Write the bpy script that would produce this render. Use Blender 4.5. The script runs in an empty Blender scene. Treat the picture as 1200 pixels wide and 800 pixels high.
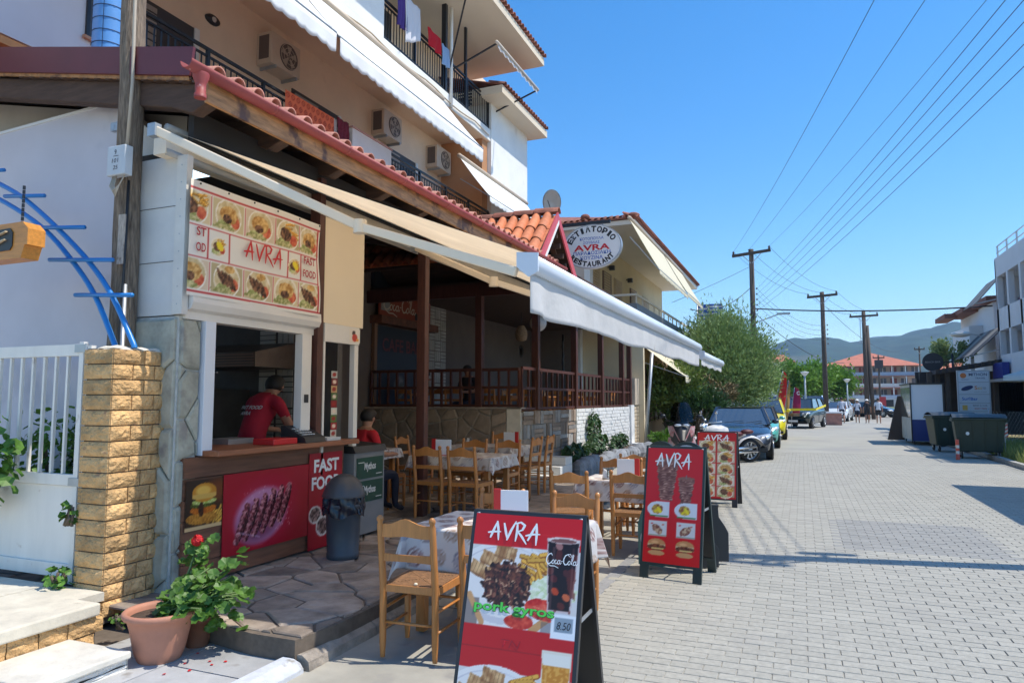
import bpy, bmesh, math, random
import numpy as np
from mathutils import Vector, Matrix, noise
rnd = random.Random(7)
PI = math.pi
S = bpy.context.scene
COL = S.collection
# ---------------------------------------------------------------- camera, world, sun
cam_d = bpy.data.cameras.new('camera'); cam = bpy.data.objects.new('camera', cam_d); COL.objects.link(cam)
S.camera = cam
cam_d.sensor_fit = 'HORIZONTAL'; cam_d.sensor_width = 36.0; cam_d.lens = 36.0 * 820 / 1200
cam_d.clip_start = 0.05; cam_d.clip_end = 8000
psi = math.atan(0.4132); pit = math.atan(68 / 820)
cam.location = (0, 0, 1.65)
cam.rotation_euler = (PI / 2 + pit, 0, psi)
SUN_EL = 60; SUN_AZ = math.atan2(0.98, 0.20)          # azimuth clockwise from +Y
W = bpy.data.worlds.new('World'); S.world = W; W.use_nodes = True
nt = W.node_tree; nt.nodes.clear()
sk = nt.nodes.new('ShaderNodeTexSky'); sk.sky_type = 'NISHITA'; sk.sun_disc = False
sk.sun_elevation = math.radians(SUN_EL); sk.sun_rotation = SUN_AZ
sk.air_density = 1.0; sk.dust_density = 0.25; sk.ozone_density = 2.2; sk.altitude = 0
bg = nt.nodes.new('ShaderNodeBackground'); bg.inputs[1].default_value = 0.15
wo = nt.nodes.new('ShaderNodeOutputWorld')
hs = nt.nodes.new('ShaderNodeHueSaturation'); hs.inputs['Saturation'].default_value = 1.38; nt.links.new(sk.outputs[0], hs.inputs['Color']); nt.links.new(hs.outputs[0], bg.inputs[0]); nt.links.new(bg.outputs[0], wo.inputs[0])
sd = bpy.data.lights.new('sun', 'SUN'); sun = bpy.data.objects.new('sun', sd); COL.objects.link(sun)
sd.energy = 3.45; sd.angle = math.radians(0.5); sd.color = (1.0, 0.94, 0.83)
sdir = Vector((math.sin(SUN_AZ) * math.cos(math.radians(SUN_EL)), math.cos(SUN_AZ) * math.cos(math.radians(SUN_EL)), math.sin(math.radians(SUN_EL))))
sun.rotation_euler = sdir.to_track_quat('Z', 'Y').to_euler()
sun.location = (20, 5, 40)
S.view_settings.view_transform = 'Standard'; S.view_settings.look = 'None'
S.view_settings.exposure = 0.64; S.view_settings.gamma = 1.0
S.render.engine = 'CYCLES'
S.cycles.max_bounces = 7; S.cycles.diffuse_bounces = 4; S.cycles.transparent_max_bounces = 12

# ---------------------------------------------------------------- materials
MATS = {}
def mat(name, rgb=(.5, .5, .5), rough=.6, metal=0, nz=None, bump=None, rand=0, streak=None, trans=0, alpha=1, emit=None, spots=None, c2=None, spec=None, sheet=False, vcol=False, coat=0, wpos=False):
    """procedural principled material; nz=(scale, amount), bump=(scale, strength, distance)"""
    if name in MATS: return MATS[name]
    m = bpy.data.materials.new(name); m.use_nodes = True; n = m.node_tree.nodes; L = m.node_tree.links
    b = n['Principled BSDF']; b.inputs['Roughness'].default_value = rough; b.inputs['Metallic'].default_value = metal
    if spec is not None: b.inputs['Specular IOR Level'].default_value = spec
    if coat: b.inputs['Coat Weight'].default_value = coat; b.inputs['Coat Roughness'].default_value = .05
    if trans: b.inputs['Transmission Weight'].default_value = trans
    if alpha < 1: b.inputs['Alpha'].default_value = alpha
    if emit:
        b.inputs['Emission Color'].default_value = (*emit[0], 1); b.inputs['Emission Strength'].default_value = emit[1]
    tc = n.new('ShaderNodeTexCoord')
    if wpos:
        tg = n.new('ShaderNodeNewGeometry'); tc = type('T', (), {'outputs': {'Object': tg.outputs['Position']}})
    if vcol:
        a = n.new('ShaderNodeAttribute'); a.attribute_name = 'Col'; cur = a.outputs['Color']
    else:
        r = n.new('ShaderNodeRGB'); r.outputs[0].default_value = (*rgb, 1); cur = r.outputs[0]
    if nz:
        t = n.new('ShaderNodeTexNoise'); t.inputs['Scale'].default_value = nz[0]; t.inputs['Detail'].default_value = 6; t.inputs['Roughness'].default_value = .62
        if streak:
            mp = n.new('ShaderNodeMapping'); mp.inputs['Scale'].default_value = streak
            L.new(tc.outputs['Object'], mp.inputs[0]); L.new(mp.outputs[0], t.inputs[0])
        else: L.new(tc.outputs['Object'], t.inputs[0])
        cr = n.new('ShaderNodeMapRange'); cr.inputs[1].default_value = .3; cr.inputs[2].default_value = .7
        cr.inputs[3].default_value = 1 - nz[1]; cr.inputs[4].default_value = 1 + nz[1]
        L.new(t.outputs[0], cr.inputs[0])
        if c2:
            cr.inputs[3].default_value = 0; cr.inputs[4].default_value = 1
            mx = n.new('ShaderNodeMix'); mx.data_type = 'RGBA'; mx.inputs[7].default_value = (*c2, 1)
            L.new(cr.outputs[0], mx.inputs[0]); L.new(cur, mx.inputs[6]); cur = mx.outputs[2]
        else:
            vm = n.new('ShaderNodeVectorMath'); vm.operation = 'SCALE'
            L.new(cur, vm.inputs[0]); L.new(cr.outputs[0], vm.inputs['Scale']); cur = vm.outputs[0]
    if spots:            # (scale, threshold, rgb) stains with a shape of their own
        t = n.new('ShaderNodeTexNoise'); t.inputs['Scale'].default_value = spots[0]; t.inputs['Detail'].default_value = 8
        L.new(tc.outputs['Object'], t.inputs[0])
        cr = n.new('ShaderNodeMapRange'); cr.inputs[1].default_value = spots[1]; cr.inputs[2].default_value = spots[1] + .09
        L.new(t.outputs[0], cr.inputs[0])
        mx = n.new('ShaderNodeMix'); mx.data_type = 'RGBA'; mx.inputs[7].default_value = (*spots[2], 1)
        L.new(cr.outputs[0], mx.inputs[0]); L.new(cur, mx.inputs[6]); cur = mx.outputs[2]
    if rand:
        oi = n.new('ShaderNodeObjectInfo'); cr = n.new('ShaderNodeMapRange'); cr.inputs[3].default_value = 1 - rand; cr.inputs[4].default_value = 1 + rand
        L.new(oi.outputs['Random'], cr.inputs[0]); vm = n.new('ShaderNodeVectorMath'); vm.operation = 'SCALE'
        L.new(cur, vm.inputs[0]); L.new(cr.outputs[0], vm.inputs['Scale']); cur = vm.outputs[0]
    L.new(cur, b.inputs['Base Color'])
    if bump:
        t = n.new('ShaderNodeTexNoise'); t.inputs['Scale'].default_value = bump[0]; t.inputs['Detail'].default_value = 5
        if streak:
            mp = n.new('ShaderNodeMapping'); mp.inputs['Scale'].default_value = streak
            L.new(tc.outputs['Object'], mp.inputs[0]); L.new(mp.outputs[0], t.inputs[0])
        else: L.new(tc.outputs['Object'], t.inputs[0])
        bp = n.new('ShaderNodeBump'); bp.inputs['Strength'].default_value = bump[1]; bp.inputs['Distance'].default_value = bump[2] if len(bump) > 2 else .01
        L.new(t.outputs[0], bp.inputs['Height']); L.new(bp.outputs[0], b.inputs['Normal'])
    if sheet:            # thin cloth or leaf: part of the light comes through
        tr = n.new('ShaderNodeBsdfTranslucent'); ms = n.new('ShaderNodeMixShader'); ms.inputs[0].default_value = sheet
        L.new(cur, tr.inputs[0]); L.new(b.outputs[0], ms.inputs[1]); L.new(tr.outputs[0], ms.inputs[2])
        L.new(ms.outputs[0], n['Material Output'].inputs[0])
    MATS[name] = m
    return m
def glassmat(name, tint=(.9, .95, 1), refl=.1, alpha_mix=.75):
    if name in MATS: return MATS[name]
    m = bpy.data.materials.new(name); m.use_nodes = True; n = m.node_tree.nodes; L = m.node_tree.links; n.remove(n['Principled BSDF'])
    t = n.new('ShaderNodeBsdfTransparent'); t.inputs[0].default_value = (*tint, 1)
    g = n.new('ShaderNodeBsdfGlossy'); g.inputs['Roughness'].default_value = .03
    f = n.new('ShaderNodeFresnel'); f.inputs[0].default_value = 1.5
    a = n.new('ShaderNodeMath'); a.operation = 'ADD'; a.inputs[1].default_value = refl; L.new(f.outputs[0], a.inputs[0])
    x = n.new('ShaderNodeMixShader'); L.new(a.outputs[0], x.inputs[0]); L.new(t.outputs[0], x.inputs[1]); L.new(g.outputs[0], x.inputs[2])
    L.new(x.outputs[0], n['Material Output'].inputs[0]); MATS[name] = m; return m

WHITE = mat('white_render', (.76, .75, .72), .8, nz=(.8, .09), bump=(25, .15, .004), spots=(1.1, .68, (.6, .58, .54)))
WHITEP = mat('white_paint_metal', (.8, .8, .78), .4, nz=(3, .04))
GREYWALL = mat('grey_blue_render', (.60, .575, .61), .85, nz=(1.2, .06), bump=(30, .2, .004), spots=(1.1, .60, (.46, .455, .50)))
PEACH = mat('peach_render', (.84, .64, .46), .85, nz=(.7, .09), bump=(25, .15, .004), spots=(.9, .64, (.70, .50, .35)))
PEACH_D = mat('peach_soffit', (.80, .60, .43), .85, nz=(.8, .06))
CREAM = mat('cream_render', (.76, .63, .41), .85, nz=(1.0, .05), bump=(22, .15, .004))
ORANGEW = mat('orange_soffit', (.62, .27, .10), .8, nz=(2.5, .12))
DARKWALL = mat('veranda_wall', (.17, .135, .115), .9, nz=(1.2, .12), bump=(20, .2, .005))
BLACK = mat('black_plastic', (.02, .02, .022), .45)
BLACKM = mat('black_iron', (.018, .02, .025), .4, metal=.2)
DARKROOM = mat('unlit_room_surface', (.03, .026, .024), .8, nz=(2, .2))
GREYM = mat('galvanised_metal', (.42, .44, .46), .45, metal=.6, nz=(8, .1))
CHROME = mat('chrome', (.75, .76, .78), .12, metal=1)
RED_G = mat('red_gutter_metal', (.31, .055, .05), .55, nz=(5, .15), spots=(14, .70, (.6, .4, .38)))
RED_F = mat('dark_red_fascia', (.13, .022, .028), .45, nz=(3, .1))
PINKRED = mat('rose_red_fascia', (.55, .09, .11), .5, nz=(3, .1))
RED = mat('red_paint', (.55, .012, .02), .35)
WOODO = mat('chair_wood', (.47, .19, .05), .42, nz=(9, .14), streak=(6, 6, .7), bump=(30, .1, .002), rand=.10, coat=.15)
WOODD = mat('dark_red_timber', (.085, .028, .018), .55, nz=(7, .3), streak=(5, 5, .6), bump=(16, .2, .003))
WOODB = mat('brown_counter_timber', (.18, .075, .04), .6, nz=(5, .3), streak=(4, .5, 6), bump=(18, .25, .003), rand=.18)
WOODC = mat('counter_top_timber', (.30, .11, .05), .45, nz=(6, .2), streak=(5, .6, 5))
WOODR = mat('roof_timber', (.085, .048, .032), .8, nz=(4, .3), streak=(.7, 5, 5), bump=(14, .4, .01))
PINE = mat('pine_fascia', (.40, .20, .08), .6, nz=(5, .45), streak=(5, .8, 5), spots=(4, .55, (.12, .06, .04)))
POLEW = mat('weathered_pole_timber', (.085, .062, .045), .9, nz=(12, .5), streak=(6, 6, .5), bump=(24, .8, .02), c2=(.36, .27, .19))
POLED = mat('dark_pole_timber', (.085, .065, .052), .9, nz=(8, .3), streak=(5, 5, .6), bump=(20, .4, .01))
TERRA = mat('terracotta_pot_clay', (.47, .21, .135), .7, nz=(4, .12), spots=(6, .7, (.56, .34, .26)))
TILE = mat('terracotta_roof_tile', (.62, .20, .085), .7, nz=(9, .25), bump=(30, .2, .004), rand=.22)
TILED = mat('old_roof_tile', (.27, .095, .06), .8, nz=(5, .45), bump=(20, .3, .006), rand=.3)
RUSH = mat('rush_seat', (.21, .105, .045), .8, nz=(40, .35), bump=(60, .5, .004))
AWN = mat('awning_cloth_cream', (.90, .79, .64), .85, nz=(1.5, .08), bump=(2.5, .5, .03), sheet=.68)
AWNW = mat('awning_cloth_white', (.68, .67, .66), .8, nz=(2, .06), bump=(5, .5, .03), sheet=.30, spots=(2.5, .66, (.58, .55, .50)))
CONC = mat('concrete', (.36, .345, .31), .9, nz=(3, .18), bump=(40, .3, .004), spots=(2.2, .62, (.27, .26, .24)))
MORTAR = mat('mortar', (.30, .27, .23), .95, nz=(12, .25), bump=(50, .4, .005))
MORTARD = mat('dark_mortar', (.14, .11, .085), .95, nz=(12, .25))
FLAG = mat('brown_flagstone', (.29, .235, .19), .8, nz=(5, .4), bump=(25, .6, .01), rand=.35, wpos=True, spots=(5, .62, (.33, .29, .25)))
STONEG = mat('green_grey_stone', (.37, .36, .29), .85, nz=(5, .35), bump=(18, .6, .01), rand=.15, wpos=True, spots=(4, .62, (.24, .22, .2)))
STONEW = mat('wall_stone', (.25, .195, .15), .85, nz=(5, .3), bump=(18, .5, .01), rand=.3)
BRICKY = mat('split_face_yellow_brick', (.60, .37, .165), .9, nz=(7, .3), bump=(34, 1, .03), rand=.22, wpos=True, spots=(12, .64, (.45, .24, .12)))
STEPST = mat('pale_step_stone', (.60, .55, .45), .85, nz=(6, .15), bump=(40, .4, .006), spots=(5, .66, (.42, .37, .29)))
BASK = mat('brown_basketweave_stone', (.27, .20, .15), .85, nz=(4, .3), bump=(16, .5, .01), rand=.35)
BASKG = mat('grey_basketweave_stone', (.30, .28, .26), .85, nz=(4, .3), bump=(16, .5, .01), rand=.3)
WBRICK = mat('white_painted_brick', (.74, .73, .70), .8, nz=(6, .1), bump=(18, .5, .01))
BEIGEB = mat('beige_brick', (.56, .45, .31), .85, nz=(6, .18), bump=(18, .4, .01), rand=.15)
LEAF = mat('bright_leaf', (.10, .22, .03), .5, rand=.15, sheet=.3, vcol=False, nz=(14, .35))
LEAF2 = mat('deep_leaf', (.035, .085, .02), .5, sheet=.25, nz=(10, .35))
OLIVE = mat('olive_leaf', (.21, .31, .105), .6, sheet=.2, nz=(2.2, .35))
TREEL = mat('street_tree_leaf', (.14, .27, .03), .6, sheet=.25, nz=(1.2, .4))
FLOWER = mat('red_petal', (.6, .01, .015), .6, sheet=.2)
BARK = mat('bark', (.13, .10, .07), .9, nz=(9, .3), bump=(20, .6, .02))
SKIN = mat('skin', (.42, .21, .13), .55, nz=(20, .05)); HAIR = mat('dark_hair', (.018, .013, .01), .6, nz=(60, .4), bump=(80, .5, .004))
RUBBER = mat('rubber_tyre', (.018, .018, .018), .8)
PLATE = mat('number_plate', (.7, .7, .68), .4)
VC = mat('printed_panel', rough=.35, vcol=True); VCM = mat('printed_cloth', rough=.75, vcol=True)
LIGHTP = mat('lit_lamp_panel', (.7, .85, 1), .4, emit=((.62, .85, 1.0), 2.2))
GLASS = glassmat('window_glass', (.75, .8, .82), .06); CARGL = mat('car_glass', (.05, .065, .08), .04, spec=1, coat=1)
SOIL = mat('soil', (.07, .045, .03), .95, nz=(20, .3), bump=(40, .6, .01))

# ---------------------------------------------------------------- object helpers
def tag(o, label=None, cat=None, group=None, kind=None):
    if label: o['label'] = label
    if cat: o['category'] = cat
    if group: o['group'] = group
    if kind: o['kind'] = kind
    return o
def wm(o):
    m = Matrix.LocRotScale(o.location, o.rotation_euler, o.scale)
    return m if o.parent is None else wm(o.parent) @ o.matrix_parent_inverse @ m
def thing(name, label, cat, loc=(0, 0, 0), rz=0, group=None, rot=None):
    o = bpy.data.objects.new(name, None); COL.objects.link(o); o.empty_display_size = .2
    o.location = loc; o.rotation_euler = rot if rot else (0, 0, rz)
    return tag(o, label, cat, group)
def link(name, me, parent=None, loc=(0, 0, 0), rot=(0, 0, 0), scale=(1, 1, 1), world=False, label=None, kind=None):
    o = bpy.data.objects.new(name, me); COL.objects.link(o)
    o.location = loc; o.rotation_euler = rot; o.scale = scale
    if parent is not None:
        o.parent = parent
        if world: o.matrix_parent_inverse = wm(parent).inverted()
    if label: o['label'] = label
    if kind: o['kind'] = kind
    return o
def children(o): return [c for c in KIDS.get(o.name, [])]
def copy_tree(root, loc, rz=None, label=None, group=None, names=None):
    kids = {}
    for o in S.objects:
        if o.parent: kids.setdefault(o.parent.name, []).append(o)
    def rec(o, par):
        c = o.copy(); COL.objects.link(c)
        if par is not None: c.parent = par
        for k in kids.get(o.name, []): rec(k, c)
        return c
    r = rec(root, None); r.location = loc
    if rz is not None: r.rotation_euler = (r.rotation_euler[0], r.rotation_euler[1], rz)
    if label: r['label'] = label
    if group: r['group'] = group
    return r
class MB:
    def __init__(s): s.v = []; s.f = []; s.m = []; s.mi = 0; s.sm = []; s.smooth = False
    def add(s, vs, fs):
        b = len(s.v); s.v += [tuple(v) for v in vs]
        for f in fs: s.f.append([b + i for i in f]); s.m.append(s.mi); s.sm.append(s.smooth)
        return s
    def quad(s, a, b, c, d): return s.add([a, b, c, d], [(0, 1, 2, 3)])
    def box(s, x0, y0, z0, x1, y1, z1, bev=0):
        if x0 > x1: x0, x1 = x1, x0
        if y0 > y1: y0, y1 = y1, y0
        if z0 > z1: z0, z1 = z1, z0
        v = [(x0, y0, z0), (x1, y0, z0), (x1, y1, z0), (x0, y1, z0), (x0, y0, z1), (x1, y0, z1), (x1, y1, z1), (x0, y1, z1)]
        return s.add(v, [(0, 3, 2, 1), (4, 5, 6, 7), (0, 1, 5, 4), (1, 2, 6, 5), (2, 3, 7, 6), (3, 0, 4, 7)])
    def bar(s, p, q, w, h=None, up=(0, 0, 1)):
        h = h or w; p = Vector(p); q = Vector(q); d = (q - p).normalized(); u = Vector(up)
        if abs(d.dot(u)) > .98: u = Vector((0, 1, 0))
        r = d.cross(u).normalized(); u = r.cross(d)
        vs = [c + r * (i * w / 2) + u * (j * h / 2) for c in (p, q) for i, j in ((-1, -1), (1, -1), (1, 1), (-1, 1))]
        return s.add(vs, [(0, 1, 2, 3), (7, 6, 5, 4), (0, 4, 5, 1), (1, 5, 6, 2), (2, 6, 7, 3), (3, 7, 4, 0)])
    def tube(s, pts, r, n=8, cap=True):
        pts = [Vector(p) for p in pts]; N = len(pts); rs = r if isinstance(r, (list, tuple)) else [r] * N
        vs = []; fs = []; prev = None
        for i, p in enumerate(pts):
            d = (pts[min(i + 1, N - 1)] - pts[max(i - 1, 0)]).normalized()
            if prev is None:
                u = Vector((0, 0, 1)) if abs(d.z) < .9 else Vector((1, 0, 0))
                a = d.cross(u).normalized()
            else: a = (prev - d * prev.dot(d)).normalized()
            b = d.cross(a); prev = a
            for k in range(n):
                t = 2 * PI * k / n; vs.append(p + (a * math.cos(t) + b * math.sin(t)) * rs[i])
        for i in range(N - 1):
            for k in range(n):
                k2 = (k + 1) % n; fs.append((i * n + k, i * n + k2, (i + 1) * n + k2, (i + 1) * n + k))
        if cap: fs.append(tuple(range(n))[::-1]); fs.append(tuple((N - 1) * n + k for k in range(n)))
        o = s.smooth; s.smooth = True; s.add(vs, fs); s.smooth = o; return s
    def lathe(s, prof, c=(0, 0, 0), n=20, cap=True, ax='z'):
        vs = []; fs = []; N = len(prof)
        for r, z in prof:
            for k in range(n):
                t = 2 * PI * k / n; a, b = r * math.cos(t), r * math.sin(t)
                p = (a, b, z) if ax == 'z' else ((z, a, b) if ax == 'x' else (b, z, a))
                vs.append((c[0] + p[0], c[1] + p[1], c[2] + p[2]))
        for i in range(N - 1):
            for k in range(n):
                k2 = (k + 1) % n; fs.append((i * n + k, i * n + k2, (i + 1) * n + k2, (i + 1) * n + k))
        o = s.smooth; s.smooth = True; s.add(vs, fs); s.smooth = o
        if cap: s.smooth = False; s.add(vs[:n], [tuple(range(n))[::-1]]); s.add(vs[-n:], [tuple(range(n))]); s.smooth = o
        return s
    def prism(s, pts, off):
        """planar polygon pts (3D) pushed along off"""
        n = len(pts); a = [Vector(p) for p in pts]; o = Vector(off); b = [p + o for p in a]
        return s.add(a + b, [tuple(range(n))[::-1], tuple(range(n, 2 * n))] + [(i, (i + 1) % n, n + (i + 1) % n, n + i) for i in range(n)])
    def grid(s, fn, nu, nv):
        vs = [fn(i / nu, j / nv) for j in range(nv + 1) for i in range(nu + 1)]
        fs = [(j * (nu + 1) + i, j * (nu + 1) + i + 1, (j + 1) * (nu + 1) + i + 1, (j + 1) * (nu + 1) + i) for j in range(nv) for i in range(nu)]
        return s.add(vs, fs)
    def ball(s, c, r, n=10, sc=(1, 1, 1)):
        prof = []
        vs = []; fs = []; R = n // 2 + 1
        for i in range(R + 1):
            a = PI * i / R
            for k in range(n):
                t = 2 * PI * k / n
                vs.append((c[0] + r * sc[0] * math.sin(a) * math.cos(t), c[1] + r * sc[1] * math.sin(a) * math.sin(t), c[2] - r * sc[2] * math.cos(a)))
        for i in range(R):
            for k in range(n):
                k2 = (k + 1) % n; fs.append((i * n + k, i * n + k2, (i + 1) * n + k2, (i + 1) * n + k))
        o = s.smooth; s.smooth = True; s.add(vs, fs); s.smooth = o; return s
    def mesh(s, name, mats):
        if not isinstance(mats, (list, tuple)): mats = [mats]
        me = bpy.data.meshes.new(name); me.from_pydata(s.v, [], s.f)
        for m in mats: me.materials.append(m)
        if len(mats) > 1: me.polygons.foreach_set('material_index', s.m)
        me.polygons.foreach_set('use_smooth', s.sm); me.update(); return me
    def build(s, name, mats, parent=None, world=True, bevel=0, sub=0, **k):
        o = link(name, s.mesh(name, mats), parent, world=world, **k)
        if bevel:
            b = o.modifiers.new('bevel', 'BEVEL'); b.width = bevel; b.segments = 2; b.limit_method = 'ANGLE'
        return o
def fontmesh(body, size=1, shear=0, bold=0, depth=0):
    c = bpy.data.curves.new('lettering', 'FONT'); c.body = body; c.size = size; c.shear = shear; c.offset = bold; c.resolution_u = 3; c.extrude = depth
    o = bpy.data.objects.new('lettering', c); COL.objects.link(o)
    dg = bpy.context.evaluated_depsgraph_get(); dg.update()
    me = bpy.data.meshes.new_from_object(o.evaluated_get(dg)); bpy.data.objects.remove(o); bpy.data.curves.remove(c)
    me.materials.clear()
    return me
def place_flat(me, org, right, up, w, h, keep=False, arc=None):
    """fit a flat mesh into a w x h frame whose lower-left corner is org; right and up are unit vectors"""
    co = np.array([v.co[:] for v in me.vertices]); mn = co.min(0); mx = co.max(0)
    sx = w / (mx[0] - mn[0]); sy = h / (mx[1] - mn[1])
    if keep: sx = sy = min(sx, sy)
    o = Vector(org); R = Vector(right); U = Vector(up); N = R.cross(U)
    for v in me.vertices:
        a = (v.co.x - mn[0]) * sx; b = (v.co.y - mn[1]) * sy; c = v.co.z
        v.co = o + R * a + U * b + N * c
    me.update(); return me
def text(body, parent, m, org, right, up, w, h, bold=.01, shear=0, label=None, keep=False, lift=.002, depth=0, name='lettering'):
    me = fontmesh(body, 1, shear, bold, depth); me.materials.append(m)
    R = Vector(right).normalized(); U = Vector(up).normalized(); N = R.cross(U)
    place_flat(me, Vector(org) + N * lift, R, U, w, h, keep)
    return link(name, me, parent, world=True, label=label)
COLA = [([(2.6, 3.2), (2.2, 3.75), (1.4, 3.5), (.7, 2.6), (.6, 1.6), (1.1, .95), (1.9, 1.0), (2.6, 1.6)], .34), ([(1.1, .85), (2.2, .35), (3.6, .4), (5.0, -.1)], .22), ([(4.15, 1.9), (3.9, 2.1), (3.6, 1.6), (3.7, 1.05), (4.1, 1.0), (4.5, 1.4)], .26), ([(5.45, 2.1), (5.25, 1.15), (5.6, 1.0), (5.9, 1.45)], .24), ([(5.85, 1.75), (6.35, 1.85)], .2), ([(8.6, 3.2), (8.1, 3.8), (7.2, 3.4), (6.7, 2.5), (6.7, 1.5), (7.2, .95), (7.8, 1.05), (8.2, 1.5)], .34), ([(8.1, 3.75), (8.9, 3.95), (9.3, 3.3), (9.0, 3.0)], .2), ([(9.25, 1.2), (9.9, 2.6), (10.1, 3.7), (9.8, 3.85), (9.5, 2.6), (9.5, 1.2), (9.9, 1.1)], .24), ([(11.0, 2.1), (10.8, 1.15), (11.2, 1.0), (11.6, 1.5)], .24)] + [([(cx + .42 * math.cos(t * PI / 5) + .12 * math.sin(t * PI / 5), 1.5 + .52 * math.sin(t * PI / 5)) for t in range(11)], .24) for cx in (2.98, 4.95, 8.62, 10.5)]
def cola(par, m, org, R, U, w, h, lift=.003, world=True):
    b = MB()
    for i, (p, wd) in enumerate(COLA):
        v, f = ribbon(p, [wd * (.55 + .45 * math.sin(PI * (k + .6) / (len(p) + .2))) for k in range(len(p))]); b.add([(q.x, q.y, i * .00002) for q in v], f)
    me = b.mesh('lettering', m); R = Vector(R).normalized(); U = Vector(U).normalized(); place_flat(me, Vector(org) + R.cross(U) * lift, R, U, w, h); return link('lettering', me, par, world=world)
def ribbon(pts, ws):
    """2D brush stroke: polyline with widths -> quads"""
    v = []; f = []; P = [Vector((p[0], p[1], 0)) for p in pts]
    for i, p in enumerate(P):
        d = (P[min(i + 1, len(P) - 1)] - P[max(i - 1, 0)]).normalized(); n = Vector((-d.y, d.x, 0)); w = ws[i] if isinstance(ws, (list, tuple)) else ws
        v += [p + n * w / 2, p - n * w / 2]
    for i in range(len(P) - 1): f.append((2 * i, 2 * i + 1, 2 * i + 3, 2 * i + 2))
    return v, f
def brush_avra(parent, m, org, right, up, w, h, lift=.003):
    b = MB(); T = [.03, .085, .07, .02]
    def st(pts, ws=None):
        q = []; n = 6
        for i in range(len(pts) - 1):
            for k in range(n):
                t = k / n; q.append((pts[i][0] * (1 - t) + pts[i + 1][0] * t, pts[i][1] * (1 - t) + pts[i + 1][1] * t))
        q.append(pts[-1]); N = len(q)
        wv = [(.03 + .07 * math.sin(PI * min(1, (i / (N - 1)) * .85 + .12)) ** .8) for i in range(N)]
        v, f = ribbon(q, wv); b.add([(p.x, p.y, len(b.f) * .00002) for p in v], f)
    st([(.10, .12), (.20, .50), (.34, .98)]); st([(.33, 1.0), (.40, .55), (.44, .02)]); st([(-.02, .38), (.22, .44), (.52, .46)])
    st([(.62, .92), (.72, .45), (.80, .10)]); st([(.78, .05), (.92, .55), (1.10, 1.04)])
    st([(1.16, .92), (1.17, .5), (1.13, .02)]); st([(1.05, .90), (1.30, 1.0), (1.46, .86), (1.38, .62), (1.17, .50)]); st([(1.20, .52), (1.38, .28), (1.58, -.08)])
    st([(1.62, .10), (1.78, .55), (1.93, .98)]); st([(1.92, 1.0), (1.96, .50), (1.96, -.10)]); st([(1.52, .34), (1.80, .44), (2.10, .46)])
    me = b.mesh('lettering', m); R = Vector(right).normalized(); U = Vector(up).normalized()
    place_flat(me, Vector(org) + R.cross(U) * lift, R, U, w, h)
    return link('lettering', me, parent, world=True)
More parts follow.
